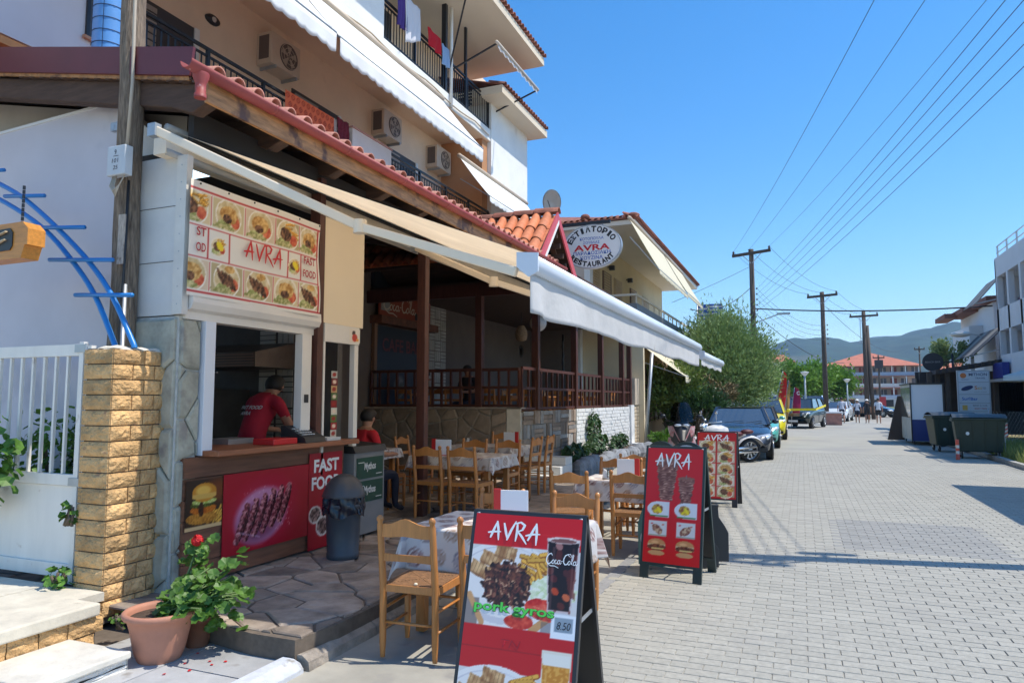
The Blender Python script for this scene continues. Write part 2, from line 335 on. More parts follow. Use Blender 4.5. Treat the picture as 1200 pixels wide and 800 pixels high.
# ---------------------------------------------------------------- printed pictures painted cell by cell (colour only)
def lin(c):
    c = np.asarray(c, dtype=float); return np.where(c <= .04045, c / 12.92, ((c + .055) / 1.055) ** 2.4)
class Canvas:
    def __init__(s, nx, ny, bgc, seed=1):
        s.nx, s.ny = nx, ny; s.a = np.zeros((ny, nx, 3)); s.a[:] = bgc; s.asp = ny / nx
        s.X, s.Y = np.meshgrid((np.arange(nx) + .5) / nx, (np.arange(ny) + .5) / nx)   # unit = width; Y runs down from top
        s.r = np.random.RandomState(seed)
        s.nf = {}
    def noise(s, sc):
        if sc not in s.nf:
            g = s.r.rand(int(s.asp * sc) + 3, int(sc) + 3); x = s.X * sc; y = s.Y * sc; i = x.astype(int); j = y.astype(int); fx = x - i; fy = y - j
            fx = fx * fx * (3 - 2 * fx); fy = fy * fy * (3 - 2 * fy)
            s.nf[sc] = (g[j, i] * (1 - fx) + g[j, i + 1] * fx) * (1 - fy) + (g[j + 1, i] * (1 - fx) + g[j + 1, i + 1] * fx) * fy
        return s.nf[sc]
    def put(s, m, c, a=1):
        m = (m * a)[..., None] if m.dtype != bool else (m.astype(float) * a)[..., None]
        s.a = s.a * (1 - m) + np.asarray(c) * m
    def rect(s, x0, y0, x1, y1, c, a=1): s.put((s.X >= x0) & (s.X < x1) & (s.Y >= y0) & (s.Y < y1), c, a)
    def ell(s, x, y, rx, ry, c, rot=0, a=1, soft=0):
        cx, sx = math.cos(rot), math.sin(rot); u = ((s.X - x) * cx + (s.Y - y) * sx) / rx; v = (-(s.X - x) * sx + (s.Y - y) * cx) / ry
        d = u * u + v * v
        s.put(np.clip((1 - d) / soft, 0, 1) if soft else (d < 1), c, a)
    def tex(s, x, y, rx, ry, c1, c2, rot=0, sc=40, edge=.3):
        """ragged textured lump"""
        cx, sx = math.cos(rot), math.sin(rot); u = ((s.X - x) * cx + (s.Y - y) * sx) / rx; v = (-(s.X - x) * sx + (s.Y - y) * cx) / ry
        n = s.noise(sc); n2 = s.noise(sc * 2.3); m = (u * u + v * v + edge * (n - .5)) < 1
        t = np.clip((n * .6 + n2 * .4 - .25) * 2, 0, 1)[..., None]; col = np.asarray(c1) * (1 - t) + np.asarray(c2) * t
        s.a = np.where(m[..., None], col, s.a)
    def line(s, x0, y0, x1, y1, w, c, a=1):
        dx, dy = x1 - x0, y1 - y0; L = dx * dx + dy * dy + 1e-9; t = np.clip(((s.X - x0) * dx + (s.Y - y0) * dy) / L, 0, 1)
        s.put(np.hypot(s.X - x0 - t * dx, s.Y - y0 - t * dy) < w / 2, c, a)
    def slab(s, x, y, hw, hh, rot, c1, c2, sc=26):
        c, q = math.cos(rot), math.sin(rot); u = ((s.X - x) * c + (s.Y - y) * q) / hw; v = (-(s.X - x) * q + (s.Y - y) * c) / hh; n = s.noise(sc)
        m = (np.abs(u) + .12 * (n - .5) < 1) & (np.abs(v) + .15 * (n - .5) < 1); t = np.clip(n * 1.4 - .2, 0, 1)[..., None]; s.a = np.where(m[..., None], np.asarray(c1) * (1 - t) + np.asarray(c2) * t, s.a)
        s.put(m & (v > .72), (.50, .33, .20), .6); s.put(m & (np.abs((u * 3) % 1 - .5) < .1), (.45, .29, .17), .5)
    def fries(s, x, y, w, h, n, rot=.3, L=.12, th=.022):
        for _ in range(n):
            a = rot + s.r.uniform(-.6, .6); px = x + s.r.uniform(-.5, .5) * w; py = y + s.r.uniform(-.5, .5) * h; l = L * s.r.uniform(.6, 1.1)
            k = s.r.uniform(.85, 1.05); s.line(px, py, px + l * math.cos(a), py + l * math.sin(a), th * 1.3, (.62 * k, .38 * k, .10))
            s.line(px, py - th * .15, px + l * math.cos(a), py - th * .15 + l * math.sin(a), th * .85, (.93 * k, .70 * k, .28 * k))
    def dish(s, x, y, r, kind):
        """one small plate of food"""
        s.ell(x, y, r * 1.05, r * .95, (.93, .90, .84)); R = s.r
        greens = ((.52, .56, .30), (.82, .82, .58)); reds = ((.72, .28, .2), (.88, .5, .34)); meat = ((.2, .12, .09), (.6, .42, .3)); gold = ((.66, .46, .22), (.9, .75, .48))
        s.tex(x, y, r * .95, r * .85, (.78, .70, .52), (.90, .84, .70), sc=40, edge=.3); s.tex(x - r * .35, y + r * .5, r * .5, r * .25, *greens, sc=60, edge=.8); s.tex(x + r * .55, y + r * .25, r * .35, r * .35, *reds, sc=50)
        if kind % 3 == 0: s.fries(x + r * .1, y - r * .45, r, r * .5, 12, .2, r * .6, r * .09); s.tex(x - r * .2, y, r * .5, r * .42, *meat, sc=80, rot=.4)
        elif kind % 3 == 1:
            for k in range(4): s.tex(x - r * .5 + k * r * .3, y - r * .1 + k * r * .07, r * .15, r * .55, *meat, rot=-.6, sc=90)
            s.tex(x + r * .2, y - r * .6, r * .4, r * .22, *gold, sc=50)
        else: s.tex(x, y - r * .1, r * .7, r * .5, *gold, sc=60); s.tex(x - r * .1, y + r * .15, r * .35, r * .25, *meat, sc=80)
    def mesh(s, parent, org, right, up, w, h, name='print', m=None, wave=None, world=True, label=None):
        nx, ny = s.nx, s.ny; o = Vector(org); R = Vector(right).normalized(); U = Vector(up).normalized(); N = R.cross(U)
        i = np.arange(nx + 1) / nx; j = np.arange(ny + 1) / ny; I, J = np.meshgrid(i, j)
        z = wave(I, J) if wave else 0 * I
        P = np.array(o)[None, None] + I[..., None] * w * np.array(R) + J[..., None] * h * np.array(U) + z[..., None] * np.array(N)
        me = bpy.data.meshes.new(name); nv = (nx + 1) * (ny + 1); me.vertices.add(nv); me.vertices.foreach_set('co', P.reshape(-1))
        b = (np.arange(ny)[:, None] * (nx + 1) + np.arange(nx)[None]).reshape(-1); q = np.stack([b, b + 1, b + nx + 2, b + nx + 1], 1).astype(np.int32)
        me.loops.add(len(b) * 4); me.loops.foreach_set('vertex_index', q.reshape(-1)); me.polygons.add(len(b)); me.polygons.foreach_set('loop_start', np.arange(len(b), dtype=np.int32) * 4)
        a = s.a[::-1]; p = np.pad(a, ((0, 1), (0, 1), (0, 0)), 'edge'); p2 = np.pad(a, ((1, 0), (1, 0), (0, 0)), 'edge'); v = (p + p2) / 2
        at = me.color_attributes.new('Col', 'FLOAT_COLOR', 'POINT'); c = np.ones((nv, 4)); c[:, :3] = lin(np.clip(v, 0, 1)).reshape(-1, 3); at.data.foreach_set('color', c.reshape(-1))
        me.materials.append(m or VC); me.update(calc_edges=True); me.validate()
        return link(name, me, parent, world=world, label=label)
# ---------------------------------------------------------------- irregular stones: Voronoi cells of a jittered grid
def clip(poly, a, b):
    m = ((a[0] + b[0]) / 2, (a[1] + b[1]) / 2); n = (b[0] - a[0], b[1] - a[1]); out = []
    for i in range(len(poly)):
        p, q = poly[i], poly[(i + 1) % len(poly)]
        dp = (p[0] - m[0]) * n[0] + (p[1] - m[1]) * n[1]; dq = (q[0] - m[0]) * n[0] + (q[1] - m[1]) * n[1]
        if dp <= 0: out.append(p)
        if (dp < 0 < dq) or (dq < 0 < dp):
            t = dp / (dp - dq); out.append((p[0] + (q[0] - p[0]) * t, p[1] + (q[1] - p[1]) * t))
    return out
def cells(x0, y0, x1, y1, s, r, jit=.42, asp=1):
    nx = max(1, round((x1 - x0) / (s * asp))); ny = max(1, round((y1 - y0) / s)); pts = []
    for i in range(-1, nx + 1):
        for j in range(-1, ny + 1):
            pts.append((x0 + (i + .5 + r.uniform(-jit, jit)) * (x1 - x0) / nx, y0 + (j + .5 + r.uniform(-jit, jit)) * (y1 - y0) / ny))
    out = []
    for a in pts:
        poly = [(x0, y0), (x1, y0), (x1, y1), (x0, y1)]
        for b in pts:
            if b is not a and abs(b[0] - a[0]) < 3.2 * s * asp and abs(b[1] - a[1]) < 3.2 * s:
                poly = clip(poly, a, b)
                if len(poly) < 3: break
        if len(poly) >= 3: out.append((a, poly))
    return out
def shrink(poly, d):
    n = len(poly); cx = sum(p[0] for p in poly) / n; cy = sum(p[1] for p in poly) / n; out = []
    for p in poly:
        l = math.hypot(p[0] - cx, p[1] - cy) or 1; k = max(.3, 1 - d / l * 1.25); out.append((cx + (p[0] - cx) * k, cy + (p[1] - cy) * k))
    return out, (cx, cy)
def stones(parent, name, m, x0, y0, x1, y1, s, to3, nrm, thick, gap, r, inside=None, asp=1, jit=.42, world=True):
    """each cell a stone of its own; to3 maps 2D to the plane, nrm its outward normal"""
    N = Vector(nrm); n = 0
    for a, poly in cells(x0, y0, x1, y1, s, r, jit, asp):
        if inside:
            if not all(inside(*p) for p in poly): continue
        p2, c = shrink(poly, gap); p3, _ = shrink(poly, gap + thick * .6)
        if len(p2) < 3: continue
        t = thick * r.uniform(.7, 1.15); C = Vector(to3(*c))
        k = len(p2); vs = [Vector(to3(*p)) for p in p2] + [Vector(to3(*p)) + N * t * .6 for p in p2] + [Vector(to3(*p)) + N * t for p in p3]
        vs.append(C + N * (t + r.uniform(0, .004)))
        fs = []
        for i in range(k):
            j = (i + 1) % k; fs += [(i, j, k + j, k + i), (k + i, k + j, 2 * k + j, 2 * k + i), (2 * k + i, 2 * k + j, 3 * k)]
        me = bpy.data.meshes.new(name); me.from_pydata([v - C for v in vs], [], fs); me.materials.append(m); me.update()
        if (Vector(me.polygons[2].normal)).dot(N) < 0: me.flip_normals()
        o = link(name, me, parent, loc=C, world=world); n += 1
    return n
# ================================================================ SETTING: ground, road, paving
def sheet(name, x0, y0, x1, y1, z, m, kind='structure', n=1):
    b = MB(); b.grid(lambda u, v: (x0 + (x1 - x0) * u, y0 + (y1 - y0) * v, z), n, n); return tag(b.build(name, m), kind=kind)
GROUND = mat('dry_ground', (.33, .30, .25), .95, nz=(.05, .2), spots=(.3, .6, (.26, .25, .17)))
sheet('ground', -2500, -60, 2500, 3200, -.03, GROUND)
ROADM = mat('far_paving', (.345, .330, .285), .85, nz=(.7, .09), bump=(60, .25, .004), spots=(.3, .55, (.295, .285, .26)))
road = sheet('road', -1.75, -6, 4.72, 260, -.012, ROADM)
sheet('road_shoulder', 4.72, -6, 7.5, 20.0, -.016, mat('dusty_concrete', (.40, .39, .36), .9, nz=(1.2, .15), bump=(50, .3, .004)))
slab = sheet('concrete_strip', -5.0, -6, -1.75, 20, -.016, mat('old_concrete_strip', (.36, .34, .29), .9, nz=(2.2, .16), bump=(45, .35, .005), spots=(2.6, .60, (.28, .265, .24))))
sheet('parking_ground', -40, 20, -1.75, 150, -.017, mat('parking_dust', (.42, .39, .34), .95, nz=(.8, .15)))
# paving blocks laid across the street; each 0.20 x 0.10
PAV = mat('paving_block', (.355, .338, .288), .82, nz=(26, .16), bump=(160, .35, .002), rand=.05, spots=(.7, .56, (.295, .283, .25)), wpos=True)
PAVS = mat('paving_block_field', (.40, .39, .352), .82, nz=(38, .10), bump=(160, .35, .002), vcol=True, spots=(.9, .60, (.315, .30, .26)), wpos=True)
PAVG = mat('grey_paving_block', (.33, .345, .365), .82, nz=(38, .10), bump=(160, .35, .002), vcol=True)
JOINT = mat('joint_sand', (.27, .255, .215), .95, nz=(30, .25), c2=(.42, .40, .35))
sheet('joint_bed', -1.75, -1, 4.72, 24, -.0075, JOINT)
def pblock(cx, cy, dz=0):
    a, b, c, d = .0975, .0475, .0940, .0440
    v = [(cx - a, cy - b, -.006), (cx + a, cy - b, -.006), (cx + a, cy + b, -.006), (cx - a, cy + b, -.006), (cx - c, cy - d, dz), (cx + c, cy - d, dz), (cx + c, cy + d, dz), (cx - c, cy + d, dz)]
    return v, [(4, 5, 6, 7), (0, 1, 5, 4), (1, 2, 6, 5), (2, 3, 7, 6), (3, 0, 4, 7)]
v0, f0 = pblock(0, 0); me0 = bpy.data.meshes.new('paving_block'); me0.from_pydata(v0, [], f0); me0.materials.append(PAV)
allp = []
for j in range(0, 232):
    y = .9 + j * .1
    for i in range(-10, 25):
        x = i * .2 + (.1 if j % 2 else 0) - .02
        if x < -1.62 or x > 4.62: continue
        allp.append((x, y))
vis = lambda p: p[1] > 3.1 and -.16 * p[1] - .45 < p[0] < .245 * p[1] + .1
cand = sorted([p for p in allp if vis(p) and p[0] > -1.0 + 0 * p[1]], key=lambda p: p[0] ** 2 + p[1] ** 2)[:298]
cs = set(cand)
def patch(p): return .28 < p[0] < 2.05 and 8.75 < p[1] < 10.9
for p in cand: link('paving_block', me0, road, loc=(p[0], p[1], rnd.uniform(-.0015, .0015)))
def pfield(pts, m, base, name):
    V = []; F = []; Cc = []
    for p in pts:
        if p in cs: continue
        v, f = pblock(p[0], p[1], rnd.uniform(-.0015, .0015)); k = len(V); V += v; F += [tuple(i + k for i in q) for q in f]
        g = rnd.uniform(.93, 1.06) * (1.0 + .05 * noise.noise(Vector((p[0] * .9, p[1] * .9, 0)))); Cc += [[base[0] * g, base[1] * g, base[2] * g, 1]] * 8
    me = bpy.data.meshes.new(name); me.from_pydata(V, [], F); at = me.color_attributes.new('Col', 'FLOAT_COLOR', 'POINT'); at.data.foreach_set('color', np.array(Cc).reshape(-1)); me.materials.append(m)
    return link(name, me, road, kind='stuff')
pfield([p for p in allp if not patch(p)], PAVS, (.355, .338, .288), 'paving_field')
pfield([p for p in allp if patch(p)], PAVG, (.282, .275, .252), 'grey_paving_patch')
# dark edging blocks between concrete strip and paving
b = MB()
eb = MB(); eb.box(-.055, -.1, -.02, .055, .096, .001); ebm = eb.mesh('edging_block', mat('edging_block', (.25, .25, .25), .85, nz=(20, .15), rand=.1))
for k in range(44): link('edging_block', ebm, road, loc=(-1.695, 2.4 + k * .2, 0))
# expansion joints in the concrete strip
for k, y in enumerate((3.3, 5.15, 7.0, 8.9, 10.8)):
    b = MB(); b.box(-3.1, y, -.02, -1.76, y + .012, -.0145); b.build('joint_line', mat('tar', (.08, .075, .07), .9), slab)
# right side: low kerb, grass verge
b = MB(); kerbR = thing('kerb', 'low grey kerb along the grass verge by the green bins', 'kerb', (4.9, 20, 0))
kb = MB(); kb.box(-.07, .005, -.02, .07, .985, .10); kbm = kb.mesh('kerb_stone', mat('kerb_stone', (.42, .40, .36), .9, nz=(8, .2), bump=(40, .4, .006), rand=.1))
for k in range(26): link('kerb_stone', kbm, kerbR, loc=(0, k * 1.0 - 6, rnd.uniform(-.01, .01)), rot=(0, 0, rnd.uniform(-.01, .01)))
sheet('verge', 4.97, 13, 14, 40, .04, mat('verge_soil', (.30, .25, .15), .95, nz=(3, .3), spots=(2, .5, (.12, .16, .04))))
def grass(name, x0, y0, x1, y1, z, n, h, m, r):
    V = []; F = []
    for _ in range(n):
        x = r.uniform(x0, x1); y = r.uniform(y0, y1); a = r.uniform(0, PI); hh = h * r.uniform(.4, 1.15) * (.55 + .8 * abs(noise.noise(Vector((x * 1.1, y * 1.1, 3))))); w = r.uniform(.008, .018)
        dx, dy = math.cos(a) * w, math.sin(a) * w; lx, ly = r.uniform(-.35, .35) * hh, r.uniform(-.35, .35) * hh; k = len(V)
        V += [(x - dx, y - dy, z), (x + dx, y + dy, z), (x + lx * .4 + dx * .7, y + ly * .4 + dy * .7, z + hh * .6), (x + lx * .4 - dx * .7, y + ly * .4 - dy * .7, z + hh * .6), (x + lx, y + ly, z + hh)]
        F += [(k, k + 1, k + 2, k + 3), (k + 3, k + 2, k + 4)]
    me = bpy.data.meshes.new(name); me.from_pydata(V, [], F); me.materials.append(m)
    return link(name, me)
tag(grass('grass', 5.0, 19, 8.5, 27.5, .03, 9000, .55, mat('dry_grass', (.30, .33, .09), .7, nz=(1.5, .4), sheet=.3), rnd), 'tall dry green grass growing on the right verge', 'grass', kind='stuff')

# ---------------------------------------------------------------- sidewalk and terrace on the left
side = tag(sheet('sidewalk', -5.6, 0.5, -3.06, 4.05, .015, MORTARD), kind='structure')
MARB = mat('grey_paving_slab', (.40, .40, .40), .7, nz=(5, .14), bump=(30, .3, .004), spots=(5, .63, (.27, .25, .23)), rand=.08)
ys = [0.5, 1.3, 2.05, 2.75, 3.3, 3.72]; xs = [-4.3, -3.66, -3.07]
for i in range(2):
    for j in range(5):
        b = MB(); g = .006; b.box(xs[i] + g, ys[j] + g + i * .0, -.01, xs[i + 1] - g, ys[j + 1] - g, .03); b.build('paving_slab', MARB, side)
kl = thing('kerb', 'rounded pale kerb between the grey slabs and the shaded street edge', 'kerb', (-2.95, 2.5, 0))
for j, (ya, yb) in enumerate(((.6, 1.4), (1.41, 2.2), (2.21, 3.0), (3.01, 3.62))):
    b = MB(); prof = [(-3.07, -.05), (-3.07, .04), (-3.03, .06), (-2.95, .058), (-2.90, .04), (-2.875, .01), (-2.87, -.05)]
    b.prism([(x, ya, z) for x, z in prof], (0, yb - ya - .008, 0)); b.build('kerb_stone', mat('worn_white_kerb', (.52, .54, .58), .75, nz=(10, .15), bump=(30, .4, .008), spots=(9, .6, (.30, .28, .25))), kl)
for j in range(6):
    ya = 3.64 + j * .75; b = MB(); prof = [(-3.0, -.02), (-3.0, .07), (-2.93, .075), (-2.88, .04), (-2.87, -.02)]
    dx = (ya - 3.6) * .06
    b.prism([(x + .02 + dx * 0, ya, z) for x, z in prof], (0, .74, 0)); b.build('kerb_stone', mat('worn_brown_kerb', (.30, .26, .22), .85, nz=(10, .3), bump=(26, .8, .02)), kl)
# terrace of irregular brown flagstones
TZ = .18
terr = tag(MB().prism([(-8.7, 4.0, .03), (-3.85, 3.72, .03), (-3.3, 3.62, .03), (-2.95, 3.62, .03), (-2.9, 4.0, .03), (-2.95, 13.0, .03), (-8.7, 13.0, .03)], (0, 0, TZ - .045)).build('terrace', MORTARD), kind='structure')
r2 = random.Random(3)
def intr(x, y): return x > -8.6 and x < -2.95 and y > 3.7 - min(0, (x + 3.3)) * .12 and y < 12.9
stones(terr, 'flagstone', FLAG, -6.6, 3.66, -2.93, 6.6, .29, lambda x, y: (x, y, TZ - .022), (0, 0, 1), .022, .010, r2, None, 1.3, .5)
stones(terr, 'flagstone', FLAG, -5.6, 6.6, -2.93, 9.6, .42, lambda x, y: (x, y, TZ - .022), (0, 0, 1), .022, .014, r2, None, 1.2)
stones(terr, 'flagstone', FLAG, -6.6, 9.6, -2.95, 12.9, .7, lambda x, y: (x, y, TZ - .022), (0, 0, 1), .022, .014, r2, None, 1.3)
sheet('concrete_floor', -8.6, 6.6, -5.6, 12.9, TZ - .005, FLAG)

# ---------------------------------------------------------------- left foreground: steps, gate, pillars
st = thing('stone_steps', 'pale stone entrance steps with yellow brick risers before the white gate', 'steps', (-4.6, 2.9, 0))
b = MB(); b.box(-7.5, .5, 0, -4.35, 3.34, .235); b.box(-7.5, 3.34, 0, -4.75, 3.62, .235); b.build('step_core', MORTARD, st)
for i in range(5):
    for j in range(4):
        if i == 4 and j > 9: pass
        b = MB(); x0 = -7.4 + i * .56; b.box(x0 + .006, .6 + j * .75 + .006, .236, x0 + .554, .6 + (j + 1) * .75 - .006, .295); b.build('tread_slab', STEPST, st)
for ya, yb in ((.6, 1.55), (1.56, 2.5), (2.51, 3.34)):
    b = MB(); b.box(-4.60, ya, .245, -4.29, yb - .012, .325); b.build('edge_slab', STEPST, st, bevel=.012)
for row, (z0, z1) in enumerate(((.02, .125), (.132, .240))):
    y = 3.32 + .06 * row
    while y > .8:
        w = r2.uniform(.16, .26); b = MB(); b.grid(lambda u, v: (-4.332 + .014 * noise.noise(Vector((0, (y - w * u) * 26, (z0 + (z1 - z0) * v) * 30))) + .012 * (math.sin(PI * u) * math.sin(PI * v)) ** .4, y - w * u, z0 + (z1 - z0) * v), 6, 4)
        b.box(-4.36, y - w, z0, -4.34, y, z1); b.build('brick', BRICKY, st); y -= w + .008
b = MB(); lowst = thing('low_step', 'rough white split stone step block beside the clay pot', 'step', (-4.1, 2.6, 0))
def rough_face(u, v): return (-3.93 + .02 * noise.noise(Vector((1, u * 14, v * 10))), 1.0 + 2.42 * u, .0 + .19 * v)
for k in range(3):
    b = MB(); ya = [.7, 1.6, 2.55][k]; yb = [1.59, 2.54, 3.16][k]
    b.box(-4.33, ya, .10, -3.795 + .008 * k, yb - .01, .145); b.build('tread_slab', mat('cream_tread', (.62, .59, .52), .85, nz=(5, .16), bump=(40, .5, .006), spots=(6, .66, (.45, .40, .33))), lowst, bevel=.01)
for rrow in range(3):
    z0 = -.03 + rrow * .045
    b = MB(); b.grid(lambda u, v: (-3.812 + .014 * noise.noise(Vector((rrow * 5, u * 22, v * 3))) - .004 * rrow % 2, .7 + 2.45 * u, z0 + .041 * v), 60, 4)
    b.grid(lambda u, v: (-4.33 + .52 * u, 3.15 + .012 * noise.noise(Vector((u * 9, rrow * 4, v * 3))), z0 + .041 * v), 14, 4)
    b.build('split_stone_course', mat('white_split_stone', (.72, .70, .66), .9, nz=(12, .12), bump=(50, .8, .012), spots=(8, .66, (.5, .46, .38))), lowst)

# brick pillar (front edge at x -4.70, y 3.55)
bp = thing('brick_pillar', 'square gate pillar of split yellow stone bricks beside the white gate', 'pillar', (-4.8, 3.9, .1))
PX0, PX1, PY0, PY1, PZ = -4.96, -4.66, 3.62, 4.10, 2.03
b = MB(); b.box(PX0 + .012, PY0 + .012, .05, PX1 - .012, PY1 - .012, PZ); b.build('core', MORTARD, bp)
def brickface(a0, a1, z0, z1, face):
    """split face brick, 5x4 rough front"""
    b = MB(); sd = r2.uniform(0, 90)
    def P(u, v, d):
        a = a0 + (a1 - a0) * u; z = z0 + (z1 - z0) * v
        return (a, PY0 - d, z) if face == 'y' else (PX1 + d, a, z)
    def D(u, v): return .004 + .016 * (max(0, math.sin(PI * u) * math.sin(PI * v))) ** .35 * (1 + .7 * noise.noise(Vector((u * 5 + sd, v * 4, sd))))
    b.grid(lambda u, v: P(u, v, D(u, v)), 6, 4)
    for e in ((0, 0, 1, 0), (1, 0, 1, 1), (1, 1, 0, 1), (0, 1, 0, 0)):
        b.quad(P(e[0], e[1], .004), P(e[2], e[3], .004), P(e[2], e[3], -.014), P(e[0], e[1], -.014))
    me = b.mesh('brick', BRICKY); link('brick', me, bp, world=True)
nc = 17; ch = (PZ - .10) / nc
for c in range(nc):
    z0 = .10 + c * ch; z1 = z0 + ch - .009
    brickface(PX0, PX1 - .004, z0, z1, 'y')
    cuts = [PY0 + .002, PY0 + .17, PY0 + .36, PY1] if c % 2 else [PY0 + .002, PY0 + .27, PY0 + .42, PY1]
    for k in range(3): brickface(cuts[k], cuts[k + 1] - .008, z0, z1, 'x')
b = MB(); b.grid(lambda u, v: (PX0 + .0 + (PX1 - PX0) * u, PY0 + (PY1 - PY0) * v, PZ + .02 + .02 * noise.noise(Vector((u * 5, v * 6, 1))) - .03 * (abs(2 * u - 1) ** 6 + abs(2 * v - 1) ** 6)), 10, 10); b.build('cap_mortar', mat('cap_mortar', (.62, .57, .48), .95, nz=(14, .2), bump=(40, .8, .01)), bp)

# white gate: leaf perpendicular to the street, at y 3.75
gt = thing('metal_gate', 'white painted metal garden gate with upright bars over a solid panel', 'gate', (-5.5, 3.7, .28))
gy = 3.70; gx0, gx1 = -6.6, -5.06
WG = mat('gate_white_paint', (.78, .75, .69), .45, nz=(2, .07), streak=(3, 3, .6), spots=(7, .66, (.52, .44, .36)))
for (nm, x0, z0, x1, z1) in (('top_rail', gx0, 1.985, gx1, 2.075), ('middle_rail', gx0, 1.0, gx1, 1.085), ('bottom_rail', gx0, .32, gx1, .42)):
    b = MB(); b.box(x0, gy - .02, z0, x1 - .052, gy + .02, z1); b.build(nm, WG, gt, bevel=.003)
b = MB(); b.box(gx1 - .05, gy - .022, .28, gx1, gy + .022, 2.09); b.build('gate_stile', WG, gt, bevel=.003)
b = MB(); b.box(gx0, gy + .0, .405, gx1 - .055, gy + .012, .995); b.build('solid_panel', WG, gt)
for k in range(11):
    x = gx1 - .19 - k * .135; b = MB(); b.box(x - .011, gy - .011, 1.087, x + .011, gy + .011, 1.983); b.build('gate_bar', WG, gt)
for z in (2.04, 1.03):
    b = MB(); b.box(gx1 - .09, gy - .03, z - .03, gx1 + .02, gy - .0225, z + .03); b.lathe([(.014, -.035), (.014, .035)], (gx1 + .03, gy - .02, z), 8); b.build('hinge', GREYM, gt)
b = MB(); b.box(gx1 + .045, gy - .022, .2, gx1 + .085, gy + .022, 2.06); b.build('gate_post', WG, gt)

# grey-blue neighbour wall with raised end, white return face
nb = thing('neighbour_wall', 'plain grey blue rendered wall rising toward the wooden pole behind the gate', 'wall', (-6.5, 4.3, 0))
prof = [(-9.5, .0), (-5.42, .0), (-5.42, 4.18), (-5.55, 4.26), (-6.2, 4.235), (-7.2, 4.20), (-9.5, 3.9)]
b = MB(); b.prism([(x, 4.2, z) for x, z in prof], (0, .16, 0)); b.build('wall', GREYWALL, nb)
b = MB(); b.prism([(-5.418, 4.2, 0), (-5.10, 4.34, 0), (-5.10, 4.34, 3.9), (-5.418, 4.2, 4.2)], (-.0, .12, 0)); b.build('return_wall', WHITE, nb)
b = MB(); b.prism([(-9.5, 4.19, 3.9), (-7.2, 4.19, 4.20), (-6.2, 4.19, 4.235), (-5.55, 4.19, 4.26), (-5.42, 4.19, 4.19), (-5.42, 4.19, 4.21), (-5.55, 4.19, 4.285), (-6.2, 4.19, 4.26), (-7.2, 4.19, 4.225), (-9.5, 4.19, 3.925)], (0, .18, 0)); b.build('wall_cap', WHITE, nb)

# blue ladder arch above the gate, held on the pillar
BLUE = mat('blue_paint', (.02, .20, .55), .35)
ar = thing('arch_trellis', 'blue painted metal ladder arch curving over the white gate', 'arch', (-4.9, 3.85, 2.05))
OUT = [(-6.75, 3.66), (-6.388, 3.514), (-6.035, 3.338), (-5.584, 3.031), (-5.199, 2.726), (-4.931, 2.444), (-4.70, 2.10), (-4.67, 2.04)]
INN = [(-6.75, 3.50), (-6.375, 3.376), (-5.797, 3.073), (-5.388, 2.74), (-5.122, 2.454), (-4.90, 2.10), (-4.875, 2.04)]
def smooth(p, n=5):
    out = []
    for i in range(len(p) - 1):
        a, b_, c, d = Vector(p[max(i - 1, 0)]), Vector(p[i]), Vector(p[i + 1]), Vector(p[min(i + 2, len(p) - 1)])
        for k in range(n): t = k / n; out.append(.5 * ((2 * b_) + (c - a) * t + (2 * a - 5 * b_ + 4 * c - d) * t * t + (3 * b_ - a - 3 * c + d) * t ** 3))
    return out + [Vector(p[-1])]
for P_ in (OUT, INN): b = MB(); b.tube([(x, 3.80, z) for x, z in smooth(P_)], .021, 8); b.build('arch_tube', BLUE, ar)
for (xa, za, xb, zb) in ((-6.62, 3.65, -6.31, 3.625), (-6.28, 3.39, -5.765, 3.337), (-5.86, 3.075, -5.26, 3.022), (-5.66, 2.789, -4.922, 2.732), (-5.33, 2.48, -4.691, 2.443)):
    b = MB(); b.tube([(xa, 3.78, za), (xb, 3.78, zb)], .017, 8); b.build('rung', BLUE, ar)
b = MB(); b.box(-5.0, 3.78, 2.035, -4.84, 3.82, 2.055); b.build('foot_plate', BLUE, ar)
# wooden frame hanging from the arch
LW = mat('varnished_orange_wood', (.60, .24, .04), .4, nz=(8, .2), streak=(.6, 5, 5))
ln = thing('hanging_wooden_sign', 'small varnished wooden frame hanging on a chain from the blue arch', 'hanging sign', (-5.3, 3.25, 2.75), 0)
# frame in the plane y 3.3 seen slightly from below: octagonal board with a dark opening
SX = -.14; SZ = .03
oc = [(x + SX, z + SZ) for x, z in [(-5.9, 2.655), (-5.9, 2.90), (-5.86, 2.925), (-5.12, 2.925), (-5.055, 2.87), (-5.055, 2.75), (-5.085, 2.75), (-5.12, 2.655)]]
inn = [(x + SX, z + SZ) for x, z in [(-5.80, 2.71), (-5.80, 2.87), (-5.25, 2.885), (-5.215, 2.85), (-5.215, 2.75), (-5.24, 2.72)]]
b = MB(); b.prism([(x, 3.30, z) for x, z in oc], (0, .13, 0)); b.build('frame', LW, ln)
b = MB(); b.prism([(x, 3.292, z) for x, z in inn], (0, .006, 0)); b.build('dark_inset', BLACK, ln)
b = MB(); b.bar((-5.74, 3.283, 2.81), (-5.41, 3.283, 2.89), .022, .008); b.bar((-5.74, 3.283, 2.78), (-5.42, 3.283, 2.83), .018, .008); b.bar((-5.64, 3.283, 2.76), (-5.42, 3.283, 2.83), .014, .006); b.build('carved_strip', mat('pale_wood', (.6, .45, .28), .5), ln)
b = MB()
for k in range(9): b.lathe([(.010, -.014), (.010, .014)], (-5.36, 3.36, 2.965 + k * .034), 6)
b.build('chain', BLACKM, ln)
